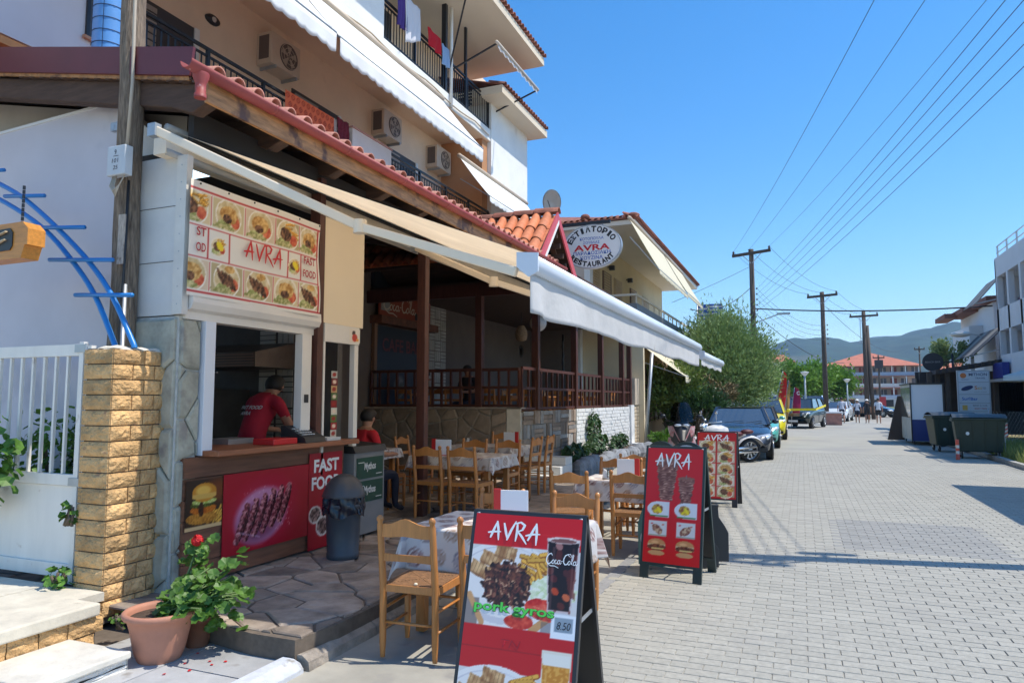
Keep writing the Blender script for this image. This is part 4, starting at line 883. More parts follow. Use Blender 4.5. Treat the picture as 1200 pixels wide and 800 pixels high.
# ---------------- veranda
ve = thing('restaurant_veranda', 'raised restaurant veranda with stone parapet, dark red posts and timber railing', 'veranda', (-6.8, 17, .1))
b = MB(); b.box(-8.6, 12.78, .0, -5.12, 22.5, 1.0); b.build('platform', CONC, ve)
b = MB(); b.box(-8.6, 12.62, .1, -5.12, 12.78, 1.47); b.box(-5.12, 12.62, 0.0, -5.02, 22.0, 1.40); b.build('parapet_core', MORTAR, ve)
stones(ve, 'stone', STONEW, -8.6, .18, -5.32, 1.47, .31, lambda x, z: (x, 12.62, z), (0, -1, 0), .03, .016, r3, None, 1.2)
b = MB(); b.box(-5.31, 12.58, .18, -5.02, 12.62, 1.49); b.build('sunlit_corner_block', mat('sunlit_corner_colour', (.62, .58, .50), .8, nz=(4, .15)), ve)  # parapet end catching the sun: its brightness is put into this pale colour
b = MB(); b.box(-8.6, 12.58, 1.47, -5.0, 12.80, 1.50); b.build('coping', mat('coping', (.34, .29, .25), .8, nz=(4, .2)), ve)
# basketweave panel on the street side y 12.65..16.1
bw = MB(); bg_ = MB(); k = 0
for i in range(6):
    for j in range(5):
        for q in range(3):
            y = 12.68 + i * .56; z = .06 + j * .275; tb = bw if rnd.random() < .65 else bg_; th = rnd.uniform(.018, .05)
            b = MB()
            if (i + j) % 2: b.box(-5.02, y + q * .185, z, -5.02 + th, y + q * .185 + .17, z + .262)
            else: b.box(-5.02, y, z + q * .09, -5.02 + th, y + .54, z + q * .09 + .078)
            b.build('facing_stone', BASK if rnd.random() < .65 else BASKG, ve)
# white painted brick y 16.1..21.6
r4 = random.Random(5); b = MB()
for j in range(15):
    y = 16.12 - (0 if j % 2 else .14)
    while y < 21.6:
        y2 = min(y + .28, 21.65); yy = max(y, 16.12)
        if y2 > yy + .02: b.box(-5.02, yy, .06 + j * .092, -4.99 + r4.uniform(.0, .02), y2 - .014, .06 + j * .092 + .08)
        y += .28
b.build('white_bricks', WBRICK, ve, kind='stuff')
b = MB(); b.box(-5.018, 16.1, .0, -5.0, 21.6, 1.43); b.build('white_mortar', mat('white_mortar', (.45, .44, .41), .9, nz=(6, .2)), ve)
b = MB(); b.box(-5.03, 21.66, .0, -4.93, 22.1, 1.48); b.build('white_pilaster', WHITE, ve)
b = MB()
for j in range(11):
    for y in (22.12, 22.42, 22.72): b.box(-5.3, y, .2 + j * .115, -4.94 + r4.uniform(0, .02), y + .285, .2 + j * .115 + .1)
b.build('beige_bricks', BEIGEB, ve, kind='stuff')
b = MB(); b.box(-5.3, 22.1, 1.48, -4.9, 23.1, 2.33); b.build('end_block', mat('beige_block', (.52, .43, .32), .85, nz=(5, .15), bump=(30, .3, .005)), ve)
# posts
for (x, y) in ((-5.95, 12.7), (-5.06, 13.55), (-5.06, 16.2), (-5.06, 18.6), (-5.06, 21.0), (-5.06, 22.0)):
    b = MB(); b.box(x - .07, y - .07, 1.45, x + .07, y + .07, 3.98); b.build('post', WOODD, ve, bevel=.008)
b = MB(); b.box(-4.58, 7.86, TZ, -4.46, 7.97, 3.98); b.build('post', WOODD, ve, bevel=.008)
# railings: front (facing the terrace) and street side
def railing(p, q, z0, z1, n, m=WOODD):
    p = Vector(p); q = Vector(q)
    for z, h in ((z1, .06), ((z0 + z1) / 2 + .02, .05), (z0 + .03, .05)):
        b = MB(); b.bar((p.x, p.y, z), (q.x, q.y, z), .05, h); b.build('rail', m, ve)
    me = None
    for k in range(n + 1):
        c = p.lerp(q, k / n); b = MB(); b.box(-.022, -.022, z0, .022, .022, z1 - .02)
        me = me or b.mesh('baluster', m); link('baluster', me, ve, loc=(c.x, c.y, 0), world=True)
railing((-8.5, 12.7, 0), (-5.1, 12.7, 0), 1.5, 2.24, 16)
railing((-5.06, 12.75, 0), (-5.06, 22.1, 0), 1.44, 2.27, 26)
# inner walls and ceiling
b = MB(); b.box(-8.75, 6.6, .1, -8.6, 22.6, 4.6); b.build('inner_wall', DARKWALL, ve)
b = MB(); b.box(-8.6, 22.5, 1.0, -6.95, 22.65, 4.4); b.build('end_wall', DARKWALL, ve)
b = MB(); b.box(-6.95, 22.45, 1.0, -6.80, 22.7, 4.4); b.build('white_edge', WHITE, ve)
b = MB(); b.box(-8.6, 12.75, 4.0, -4.7, 22.5, 4.05); b.build('ceiling', WOODR, ve)
b = MB(); b.box(-4.68, 16.2, 3.95, -4.62, 22.4, 4.16); b.build('roof_edge', RED_F, ve)
b = MB(); b.box(-5.12, 12.6, 3.72, -5.0, 22.2, 3.98); b.box(-8.6, 12.62, 3.72, -5.12, 12.74, 3.98); b.build('top_beam', WOODD, ve)
# basket weave tile strip on the inner wall
b = MB(); s_ = .135
for i in range(3):
    for j in range(14):
        for q in range(3):
            y = 15.35 + i * .30; z = 1.0 + j * .27
            if (i + j) % 2: b.box(-8.6, y + q * .095, z, -8.58, y + q * .095 + .078, z + .25)
            else: b.box(-8.6, y, z + q * .088, -8.58, y + .275, z + q * .088 + .07)
b.build('tile_strip', mat('strip_tile', (.50, .47, .42), .7, nz=(3, .2)), ve, kind='stuff')
# framed glazed board with red headed panel and drinks sign on the wall
nb_ = thing('framed_notice_board', 'dark framed board with a faint red heading on the inner veranda wall', 'notice board', (-8.5, 13.8, 1.2))
b = MB(); b.box(-8.6, 12.75, 3.30, -8.3, 15.3, 3.47); b.build('beam', mat('board_beam', (.17, .065, .035), .6, nz=(6, .4)), nb_)
b = MB()
for y in (12.85, 15.15): b.box(-8.58, y - .05, 1.2, -8.5, y + .05, 3.3)
b.box(-8.58, 12.9, 1.15, -8.5, 15.1, 1.25); b.build('frame', mat('board_frame', (.25, .14, .08), .6), nb_)
cv = Canvas(60, 54, (.13, .16, .22), 4); cv.rect(0, 0, 1, .14, (.16, .18, .20)); cv.ell(.5, .75, .3, .3, (.20, .27, .38), soft=1); cv.tex(.45, .6, .1, .12, (.3, .3, .3), (.5, .5, .5), sc=30)
cv.mesh(nb_, (-8.54, 12.9, 1.25), (0, 1, 0), (0, 0, 1), 2.2, 2.02, 'panel')
text('CAFE BAR', nb_, mat('faded_red_print', (.19, .07, .08), .7), (-8.53, 13.15, 2.72), (0, 1, 0), (0, 0, 1), 1.7, .3, bold=.02)
cs_ = thing('drinks_sign', 'red and cream cola sign standing on the beam over the framed notice board', 'sign', (-8.4, 13.8, 3.5))
b = MB(); b.box(-8.46, 12.85, 3.48, -8.42, 15.1, 4.05); b.build('board', mat('sign_red_brown', (.30, .055, .02), .5), cs_)
b = MB(); b.box(-8.4195, 14.35, 3.52, -8.4165, 14.95, 3.68); b.build('black_band', BLACK, cs_)
b = MB(); b.box(-8.418, 12.9, 3.6, -8.412, 13.25, 3.98); b.build('tile_print', mat('grey_print', (.3, .28, .25), .6), cs_)
cola(cs_, mat('sign_cream', (.62, .50, .38), .5), (-8.415, 12.98, 3.50), (0, 1, 0), (0, 0, 1), 1.4, .5, lift=.006)
# shop window over it
wd = thing('fanlight_window', 'dark fanlight window with thin bars high on the inner wall', 'window', (-8.5, 14, 4.2))
b = MB()
for y in (12.8, 13.9, 15.2): b.box(-8.6, y - .03, 4.1, -8.54, y + .03, 4.58)
b.box(-8.6, 12.8, 4.08, -8.54, 15.2, 4.13); b.build('frame', BLACK, wd)
b = MB(); b.box(-8.59, 12.83, 4.13, -8.57, 15.17, 4.58); b.build('pane', mat('dark_pane', (.09, .10, .11), .15), wd)
# hanging lamps in the veranda
for (x, y, z, r, lab, m) in ((-6.2, 15.6, 3.3, .15, 'woven straw lamp hanging from the veranda beam', mat('straw', (.35, .22, .12), .9, nz=(30, .4))), (-5.4, 14.6, 3.35, .19, 'round white globe lamp hanging near the awning edge', mat('globe_white', (.65, .6, .55), .4))):
    t = thing('hanging_lamp', lab, 'lamp', (x, y, z)); b = MB(); b.smooth = True
    if r == .15: b.lathe([(.05, -.25), (.12, -.22), (.15, -.1), (.13, .02), (.07, .12)], (x, y, z), 14)
    else: b.ball((x, y, z), r, 20)
    b.build('lamp_shade', m, t); b = MB(); b.tube([(x, y, z + r * .7), (x, y, 3.75)], .008, 5); b.build('cord', BLACK, t)
wr = thing('wall_plate', 'small round dark plate hanging on the veranda inner wall', 'wall plate', (-8.58, 19.0, 3.3)); b = MB(); b.lathe([(.1, .0), (.14, .02), (.2, .02), (.22, .0)], (-8.6, 21.6, 3.25), 20, ax='x'); b.build('plate', mat('plate_dark', (.06, .05, .045), .5), wr)
wc = thing('vine_cord', 'dark dried vine cord hanging down the veranda inner wall', 'vine', (-8.3, 21.0, 3)); b = MB()
b.tube([(-6.9, 20.9 + .03 * math.sin(k * 1.7), 3.7 - k * .13) for k in range(18)], [.03 + .015 * (k % 2) for k in range(18)], 6); b.build('cord', BLACK, wc)
# marble steps to the veranda
ms = thing('marble_steps', 'three white marble steps rising at the basketweave stone corner', 'steps', (-4.5, 12, .18))
for k in range(3):
    b = MB(); b.box(-5.0, 11.62 + k * .3, .181 + k * .14, -4.0 - .0 * k, 12.62, .181 + (k + 1) * .14 - .002); b.build('step', mat('marble', (.66, .66, .64), .5, nz=(3, .1)), ms, bevel=.006)
# rock planter along the white brick
pl = thing('rock_planter', 'low planter edged with dark grey rocks under the white brick wall', 'planter', (-4.7, 18, 0))
GROCK = mat('grey_rock', (.23, .24, .26), .9, nz=(4, .3), bump=(9, .8, .04), rand=.2)
b = MB(); b.prism([(-5.0, 14.3, 0), (-4.35, 14.3, 0), (-4.25, 18, 0), (-4.3, 21.6, 0), (-5.0, 21.6, 0)], (0, 0, .26)); b.build('soil', SOIL, pl)
for k in range(17):
    y = 14.3 + k * .44; s = r4.uniform(.8, 1.25); b = MB(); b.smooth = True; sd = r4.uniform(0, 50)
    b.ball((-4.35, y, .17), .26 * s, 10, (.7, 1.05, .85)); b.v = [tuple(Vector(v) + noise.noise_vector(Vector(v) * 4 + Vector((sd, 0, 0))) * .05) for v in b.v]; b.smooth = False; b.sm = [False] * len(b.sm); b.build('rock', GROCK, pl)
b = MB(); b.box(-5.0, 21.7, 0, -4.3, 22.1, .30); b.build('white_stone_edge', mat('white_edge_stone', (.6, .6, .58), .8, nz=(5, .15)), pl)
# galvanised post
gpz = thing('galvanised_post', 'thin grey galvanised awning post beyond the beige end block', 'post', (-4.45, 22.5, 0)); b = MB(); b.tube([(-4.72, 22.6, 0), (-4.44, 22.6, 3.15)], .055, 10); b.build('tube', GREYM, gpz)
b = MB(); b.lathe([(.1, 0), (.1, .03)], (-4.72, 22.6, 0), 12); b.build('base_plate', GREYM, gpz)

# ---------------- oval hanging sign
os_ = thing('oval_sign', 'white oval restaurant sign with blue and red Greek lettering on a black bar', 'sign', (-3.9, 13.7, 4.8))
b = MB(); b.box(-4.62, 13.69, 5.235, -3.50, 13.74, 5.30); b.build('bar', BLACKM, os_)
sx, sz, rx, rz_ = -3.88, 4.77, .60, .44
def ellp(k, n, r=1): return (sx + rx * r * math.cos(2 * PI * k / n), sz + rz_ * r * math.sin(2 * PI * k / n))
b = MB(); b.prism([(ellp(k, 48)[0], 13.66, ellp(k, 48)[1]) for k in range(48)], (0, .10, 0)); b.build('panel', mat('sign_white', (.74, .74, .72), .35, nz=(3, .04)), os_)
b = MB(); n = 48
for k in range(n):
    a, c = ellp(k, n, 1.0), ellp(k + 1, n, 1.0); a2, c2 = ellp(k, n, 1.035), ellp(k + 1, n, 1.035)
    b.add([(a[0], 13.65, a[1]), (c[0], 13.65, c[1]), (c2[0], 13.65, c2[1]), (a2[0], 13.65, a2[1]), (a[0], 13.77, a[1]), (c[0], 13.77, c[1]), (c2[0], 13.77, c2[1]), (a2[0], 13.77, a2[1])], [(0, 1, 2, 3), (7, 6, 5, 4), (3, 2, 6, 7), (0, 4, 5, 1)])
b.build('rim', GREYM, os_)
for x in (-4.1, -3.66):
    b = MB(); b.tube([(x, 13.71, 5.24), (x, 13.71, 5.17)], .012, 6); b.build('hook', GREYM, os_)
INK = mat('sign_black_print', (.012, .012, .015), .5); INKB = mat('sign_blue_print', (.02, .10, .42), .5)
for bod, x, z, w, h, m in (('ΚΟΤΟΠΟΥΛΑ', -4.13, 4.905, .50, .06, INKB), ('ΣΟΥΒΛΑΣ', -4.06, 4.825, .35, .055, INKB), ('AVRA', -4.26, 4.685, .76, .125, RED), ('ΠΑΡΑΔΟΣΙΑΚΗ', -4.27, 4.60, .78, .075, INKB), ('ΚΟΥΖΙΝΑ', -4.12, 4.50, .47, .078, INKB)):
    text(bod, os_, m, (x, 13.66, z), (1, 0, .0), (0, 0, 1), w, h, bold=.03 if m == RED else .015)
def arctext(bod, a0, a1, rr, size, flip=False):
    n = len(bod)
    for i, ch in enumerate(bod):
        a = math.radians(a0 + (a1 - a0) * i / (n - 1)); px, pz = sx + rx * rr * math.cos(a), sz + rz_ * rr * math.sin(a)
        nx, nz_ = math.cos(a) / rx, math.sin(a) / rz_; l = math.hypot(nx, nz_); nx, nz_ = nx / l, nz_ / l
        if flip: nx, nz_ = -nx, -nz_
        up = Vector((nx, 0, nz_)); ri = up.cross(Vector((0, 1, 0))) * -1
        ri = Vector((nz_, 0, -nx)); w = size * (.45 if ch == 'Ι' or ch == 'I' else .85)
        text(ch, os_, INK, (px - ri.x * w / 2 - up.x * size / 2, 13.66, pz - ri.z * w / 2 - up.z * size / 2), ri, up, w, size, bold=.05)
arctext('ΕΣΤΙΑΤΟΡΙΟ', 158, 26, .82, .125); arctext('RESTAURANT', 216, 324, .83, .11, True)
# satellite dish
dsh = thing('satellite_dish', 'grey satellite dish behind the orange tiled gable', 'satellite dish', (-6.33, 18, 7.0))
b = MB(); b.smooth = True; prof = [(.02, 0), (.16, .02), (.28, .05), (.34, .09), (.345, .095), (.28, .06), (.15, .03), (.02, .012)]
b.lathe(prof, (0, 0, 0), 28, ax='y'); o = b.build('dish', mat('dish_grey', (.45, .43, .40), .6, nz=(4, .1)), dsh, world=False); o.scale = (.75, -1, 1); o.location = (.10, 0, .1); o.rotation_euler = (math.radians(15), 0, math.radians(12))
b = MB(); b.tube([(.10, -.05, -.2), (.10, -.38, .05)], .012, 6); b.build('feed_arm', BLACKM, dsh, world=False)
b = MB(); b.tube([(.1, .05, .1), (.1, .08, -1.4)], .02, 8); b.build('mast', GREYM, dsh, world=False)
# drinks fridge and waste bin
fr = thing('drinks_cabinet', 'grey cabinet with two dark green panels of white lettering by the counter end', 'cabinet', (-4.65, 6.55, TZ))
b = MB(); b.box(-4.95, 6.28, TZ + .03, -4.40, 6.86, 1.08); b.build('body', mat('cabinet_grey', (.20, .20, .20), .5, nz=(4, .1)), fr, bevel=.006)
b = MB(); b.prism([(-4.97, 6.27, 1.08), (-4.38, 6.27, 1.08), (-4.41, 6.27, 1.15), (-4.85, 6.27, 1.18), (-4.97, 6.27, 1.18)][::-1], (0, .61, 0)); b.build('lid', BLACK, fr)
DG = mat('dark_green_panel', (.012, .055, .035), .45)
for z in (.80, .55):
    b = MB(); b.box(-4.399, 6.32, z, -4.392, 6.82, z + .225); b.build('panel', DG, fr)
    text('Mythos', fr, mat('panel_white_print', (.6, .6, .58), .5), (-4.391, 6.45, z + .07), (0, 1, 0), (0, 0, 1), .22, .10, bold=.03, shear=.1)
    for (yy, zz) in ((6.34, z + .17), (6.68, z + .035)):
        b = MB(); b.box(-4.391, yy, zz, -4.3895, yy + .11, zz + .008); b.build('print_line', MATS['panel_white_print'], fr)
wb = thing('waste_bin', 'slate grey plastic waste bin with domed lid and black liner by the counter', 'waste bin', (-4.02, 5.58, TZ))
BG = mat('slate_plastic', (.06, .068, .078), .45, nz=(6, .08))
b = MB(); b.lathe([(.145, 0), (.15, .02), (.15, .05), (.145, .055), (.165, .46), (.19, .48), (.185, .50)], n=28); b.build('body', BG, wb, world=False)
b = MB(); b.smooth = True; b.lathe([(.196, .56), (.20, .575), (.195, .59), (.185, .62), (.16, .68), (.12, .73), (.06, .765), (.01, .775)], n=28); b.build('lid', mat('lid_grey', (.065, .062, .065), .4), wb, world=False)
b = MB(); b.smooth = True
b.grid(lambda u, v: ((.188 + .012 * math.sin(u * 2 * PI * 11) * (1 - v * .3) + .01 * math.sin(u * 40 + v * 9)) * math.cos(2 * PI * u), (.188 + .012 * math.sin(u * 2 * PI * 11) + .01 * math.sin(u * 33 + v * 7)) * math.sin(2 * PI * u), .40 + .17 * v - .02 * math.sin(u * 25) * (1 - v)), 90, 6); b.build('liner', mat('bin_liner', (.015, .018, .028), .25), wb, world=False)
# ================================================================ TALL APARTMENT BUILDING BEHIND THE LEAN-TO
ap = thing('apartment_building', 'tall white and peach apartment building with black balcony railings and white awnings', 'building', (-9, 13, 0))
b = MB(); b.box(-9.55, 6.0, 4.6, -9.4, 20.5, 12.2); b.build('rear_wall', PEACH, ap)
b = MB(); b.box(-14, 5.9, 0, -9.56, 20.5, 12.2); b.build('core', PEACH, ap)
b = MB(); b.box(-9.4, 6.0, 5.62, -8.0, 17.8, 5.86); b.build('balcony_slab', WHITE, ap)
b = MB(); b.box(-9.4, 4.0, 9.0, -8.0, 17.75, 9.33); b.build('balcony_slab', WHITE, ap)
b = MB(); b.box(-9.4, 4.0, 8.985, -8.02, 17.74, 8.999); b.build('soffit', PEACH_D, ap)
b = MB(); b.box(-8.12, 4.0, 9.331, -8.0, 12.2, 12.0); b.build('front_wall', WHITE, ap)
b = MB(); b.box(-9.4, 17.76, 4.5, -7.98, 20.6, 10.4); b.build('end_wall', WHITE, ap)
b = MB(); b.box(-9.4, 17.4, 5.87, -8.1, 17.75, 8.98); b.build('partition', mat('orange_partition', (.50, .24, .11), .8, nz=(2, .1)), ap)
b = MB(); b.box(-8.04, 11.1, 5.86, -7.96, 12.5, 6.95); b.build('white_parapet', mat('pinkish_white', (.72, .68, .68), .8, nz=(2, .05)), ap)
b = MB(); b.box(-8.06, 11.08, 6.951, -7.94, 12.52, 6.985); b.build('parapet_cap', mat('pink_marble', (.5, .28, .24), .6), ap)
# left wing (overhanging white wall with a window) and orange soffit
lw = thing('left_wing', 'white overhanging upper wall with a dark barred window and orange soffit at the top left', 'wall', (-8, 5, 5.6))
b = MB(); b.box(-8.15, 2.0, 5.66, -8.0, 6.0, 9.0); b.build('wall', mat('mauve_white_wall', (.66, .62, .64), .85, nz=(1, .06), spots=(1.5, .66, (.6, .55, .55))), lw)
b = MB(); b.box(-9.5, 2.0, 5.56, -8.02, 6.0, 5.65); b.build('soffit', ORANGEW, lw)
b = MB(); b.box(-9.6, 2.0, 4.2, -9.5, 6.0, 5.6); b.build('lower_wall', ORANGEW, lw)
wv = MB(); wv.box(-7.998, 5.62, 6.09, -7.985, 6.30, 7.3); win = wv.build('window', mat('old_window_dark', (.06, .05, .045), .3), lw)
for y in (5.62, 5.86, 6.1):
    b = MB(); b.box(-7.984, y, 6.09, -7.965, y + .04, 7.3); b.build('frame_bar', BLACKM, win)
b = MB(); b.box(-7.984, 5.58, 6.05, -7.94, 6.32, 6.088); b.build('sill', mat('orange_sill', (.5, .24, .14), .7), win)
def balrail(par, x, y0, y1, z0, z1, sp=.115, post=1.1, m=BLACKM):
    for z, h in ((z1, .045), (z1 - .11, .025), (z0 + .08, .03)):
        b = MB(); b.box(x - .02, y0, z - h / 2, x + .02, y1, z + h / 2); b.build('rail', m, par)
    b = MB(); b.box(-.008, -.008, z0 + .08, .008, .008, z1 - .11); bm = b.mesh('baluster', m)
    b = MB(); b.box(-.025, -.025, z0, .025, .025, z1 - .0225); pm = b.mesh('rail_post', m)
    n = int((y1 - y0) / sp)
    for k in range(n + 1): link('baluster', bm, par, loc=(x, y0 + k * (y1 - y0) / n, 0), world=True)
    n = max(1, int((y1 - y0) / post))
    for k in range(n + 1): link('rail_post', pm, par, loc=(x + .003, y0 + k * (y1 - y0) / n, 0), world=True)
r1 = thing('balcony_railing', 'black railing of the lower balcony left of the orange rug', 'railing', (-8, 8, 5.86)); balrail(r1, -8.04, 6.4, 11.05, 5.86, 6.86)
r2_ = thing('balcony_railing', 'black railing of the lower balcony right of the white parapet piece', 'railing', (-8, 15, 5.86)); balrail(r2_, -8.04, 12.55, 17.7, 5.86, 6.93)
r3_ = thing('balcony_railing', 'black railing of the upper balcony where laundry hangs', 'railing', (-8, 15, 9.33)); balrail(r3_, -8.06, 12.22, 17.7, 9.33, 10.25)
b = MB(); b.box(-8.09, 16.2, 9.33, -8.03, 16.28, 12.0); b.box(-8.12, 15.0, 9.33, -8.0, 15.1, 12.0); b.build('steel_post', BLACKM, ap)
b = MB(); b.tube([(-7.97, 15.25, 9.0), (-7.97, 15.25, 12.0)], .045, 8); b.build('drain_pipe', WHITEP, ap)
# doors and shutters on the two levels
for k, (y0, y1) in enumerate(((6.9, 8.6), (11.0, 12.6), (14.2, 16.0))):
    b = MB(); b.box(-9.398, y0, 5.87, -9.37, y1, 7.95); d = b.build('balcony_door', mat('dark_opening', (.05, .045, .045), .4), ap)
    b = MB()
    for j in range(17): b.box(-9.369, y0 + .06, 5.95 + j * .115, -9.35, (y0 + y1) / 2, 5.95 + j * .115 + .085)
    b.build('shutter', mat('shutter_brown_grey', (.34, .29, .25), .6), d)
    b = MB(); b.box(-9.369, y1 - .1, 5.87, -9.34, y1, 7.95); b.build('frame', WHITEP, d)
b = MB(); b.box(-9.398, 13.3, 9.35, -9.37, 14.6, 11.4); d = b.build('balcony_door', MATS['dark_opening'], ap)
# roofs
ERD = mat('eave_cream', (.70, .60, .46), .85, nz=(1, .05))
b = MB(); b.box(-14, 3.5, 11.62, -6.85, 19.1, 11.85); b.build('upper_eave', ERD, ap)
b = MB(); b.box(-9.5, 17.2, 10.12, -7.4, 20.9, 10.34); b.build('lower_eave', ERD, ap)
b = MB(); b.smooth = True; barrel(b, (0, 0, 0), (-.5, 0, .15), .085, .07, 6); em = b.mesh('roof_tile', TILED)
for k in range(76): link('roof_tile', em, ap, loc=(-6.78, 3.8 + k * .203, 11.87), world=True)
for k in range(18): link('roof_tile', em, ap, loc=(-7.34, 17.3 + k * .203, 10.36), world=True)
b = MB(); b.prism([(-6.9, 3.5, 11.86), (-6.9, 19.1, 11.86), (-9, 17, 12.6), (-9, 3.5, 12.6)], (0, 0, .03)); b.prism([(-7.44, 17.2, 10.345), (-7.44, 20.9, 10.345), (-9.4, 20, 10.9), (-9.4, 17.2, 10.9)], (0, 0, .03)); b.build('roof_slope', TILED, ap)
# awnings on the building
def small_awning(name, lab, y0, y1, xw, zw, xf, zf, val, m, scal=.25):
    t = thing(name, lab, 'awning', (xw, (y0 + y1) / 2, zw))
    b = MB(); b.smooth = True; b.grid(lambda u, v: (xw + (xf - xw) * v, y0 + (y1 - y0) * u, zw + (zf - zw) * v - .03 * math.sin(PI * v)), 30, 8)
    c = b.build('cloth', m, t); c.modifiers.new('thickness', 'SOLIDIFY').thickness = .003
    b = MB(); b.smooth = True; n = int((y1 - y0) / scal)
    b.grid(lambda u, v: (xf + .01 + .015 * math.sin(u * 50) * v, y0 + (y1 - y0) * u, zf - .02 - v * (val + .04 * abs(math.sin(u * PI * n)))), 6 * n, 4)
    c = b.build('valance', m, t); c.modifiers.new('thickness', 'SOLIDIFY').thickness = .003
    b = MB(); b.smooth = True; b.tube([(xf, y0, zf), (xf, y1, zf)], .022, 8); b.build('front_bar', GREYM, t)
    b = MB(); b.smooth = True; b.tube([(xw, y0 - .05, zw + .04), (xw, y1 + .05, zw + .04)], .06, 10); b.build('roller', mat('roller_beige', (.55, .44, .33), .5), t)
    for y in (y0 + .04, y1 - .04): b = MB(); b.bar((xw, y, zw - .55), (xf, y, zf - .01), .025); b.build('side_arm', GREYM, t)
    return t
AWNS = mat('awning_bright_white', (.82, .82, .80), .85, nz=(2, .03), sheet=.12)
small_awning('balcony_awning', 'left white awning over the lower balcony, cut by the top edge of the photo', 4.2, 9.05, -7.97, 9.0, -6.85, 7.62, .30, AWNS)
small_awning('balcony_awning', 'right white awning over the lower balcony, right of its twin', 9.15, 14.75, -7.97, 9.0, -6.85, 7.60, .30, AWNS)
small_awning('balcony_awning', 'small white awning at the white end wall beyond the lower balcony', 15.7, 20.4, -7.94, 7.85, -7.1, 6.75, .12, AWNS)
# retracted awning frame on the top floor
ft = thing('rolled_awning', 'rolled up awning held out on thin black arms below the top eave', 'awning', (-8, 16.5, 10.2))
b = MB(); b.tube([(-6.7, 15.2, 10.45), (-6.7, 18.15, 10.45)], .045, 8); b.build('front_bar', mat('frame_cream', (.55, .48, .4), .5), ft)
for p_, q_ in (((-8.0, 15.3, 10.0), (-6.7, 15.25, 10.43)), ((-8.0, 18.1, 10.0), (-6.7, 18.1, 10.43)), ((-8.0, 15.2, 10.0), (-7.0, 14.2, 11.3))): b = MB(); b.bar(p_, q_, .035); b.build('arm', BLACKM, ft)
b = MB(); b.grid(lambda u, v: (-6.7 + .01 * math.sin(u * 60), 15.3 + 2.8 * u, 10.41 - v * (.05 + .05 * abs(math.sin(u * 30)))), 90, 2); c = b.build('valance', AWNW, ft)
# AC units
def ac(label, y, z, w=.82):
    t = thing('air_conditioner', label, 'air conditioner', (-9.2, y, z), group='air conditioners on the peach wall')
    CR = mat('ac_beige', (.62, .50, .38), .5, nz=(5, .05)); b = MB(); b.box(-.2, 0, 0, .16, w, .62); b.build('casing', CR, t, world=False, bevel=.012)
    b = MB(); b.lathe([(.25, .0), (.25, .012)], (.162, w * .58, .31), 24, ax='x'); b.build('fan_opening', mat('ac_dark', (.13, .10, .085), .6), t, world=False)
    b = MB()
    for k in range(5): a = k * 2 * PI / 5; b.add([(.178, w * .58, .31), (.178, w * .58 + .22 * math.cos(a), .31 + .22 * math.sin(a)), (.176, w * .58 + .22 * math.cos(a + .6), .31 + .22 * math.sin(a + .6))], [(0, 1, 2)])
    b.build('fan', mat('ac_fan', (.42, .34, .26), .5), t, world=False)
    b = MB()
    for r_ in (.08, .16, .24): b.tube([(.19, w * .58 + r_ * math.cos(2 * PI * k / 24), .31 + r_ * math.sin(2 * PI * k / 24)) for k in range(25)], .005, 4, cap=False)
    b.build('grille', CR, t, world=False)
    b = MB(); b.box(-.14, -.004, .1, .1, -.0, .56); b.build('side_vent', MATS['ac_dark'], t, world=False)
    for q in (.1, w - .13): b = MB(); b.box(-.2, q, -.06, .18, q + .03, -.001); b.build('bracket', GREYM, t, world=False)
    return t
ac('air conditioner above the orange rug, leftmost of the three', 10.0, 7.98)
ac('middle air conditioner of three, above the white parapet piece', 13.85, 8.0)
ac('rightmost air conditioner of three, above the right black railing', 16.5, 8.02)
wl = thing('wall_lamp', 'oval black bulkhead lamp on the peach wall', 'wall lamp', (-9.4, 8.9, 8.3)); b = MB(); b.lathe([(.16, 0), (.15, .05), (.05, .06)], (0, 0, 0), 14, ax='x'); o = b.build('housing', BLACK, wl, world=False); o.scale = (1, 1, .55)
b = MB(); b.lathe([(.05, .06), (.04, .075)], (0, 0, 0), 10, ax='x'); b.build('glass', mat('lamp_glass', (.6, .55, .5), .2), wl, world=False)
# laundry and rugs
def hang(name, lab, x, y0, y1, zt, dz, m, cat='laundry', waves=3, two=True, slope=0):
    b = MB(); b.smooth = True
    b.grid(lambda u, v: (x + .025 * math.sin(u * waves * 2 * PI + v * 2) * (.3 + v), y0 + (y1 - y0) * u + .02 * math.sin(v * 5) * v, zt - dz * v * (1 + slope * (u - .5)) + .012 * math.sin(u * 9)), 24, 12)
    o = b.build(name, m); o.modifiers.new('thickness', 'SOLIDIFY').thickness = .006
    return tag(o, lab, cat)
cvm = None
def printed(name, lab, cat, cv, x, y0, y1, zt, dz, off=.02):
    def wv(I, J): return off * np.sin(I * 14 + J * 3) * (1.1 - J)
    o = cv.mesh(None, (x, y0, zt - dz), (0, 1, 0), (0, 0, 1), y1 - y0, dz, name, VCM, wv); return tag(o, lab, cat)
cv = Canvas(90, 60, (.86, .42, .26), 3)
for i in range(10):
    for j in range(7):
        x = .05 + i * .1 + (.05 if j % 2 else 0); y = .05 + j * .1; cv.ell(x, y, .034, .034, (.66, .20, .12)); cv.ell(x, y, .018, .018, (.86, .45, .28)); cv.ell(x, y, .009, .009, (.5, .15, .1))
for i in range(10): cv.rect(i * .1 - .002, 0, i * .1 + .002, 1, (.78, .32, .2), .6)
printed('rug', 'orange patterned rug hanging over the lower balcony railing', 'rug', cv, -7.99, 9.2, 10.55, 6.93, .95, .006)
hang('towel', 'dark wine red towel hanging on the railing beside the white parapet piece', -7.97, 10.62, 10.98, 6.98, .5, mat('wine_cloth', (.16, .015, .035), .9, nz=(30, .4)), 'towel')
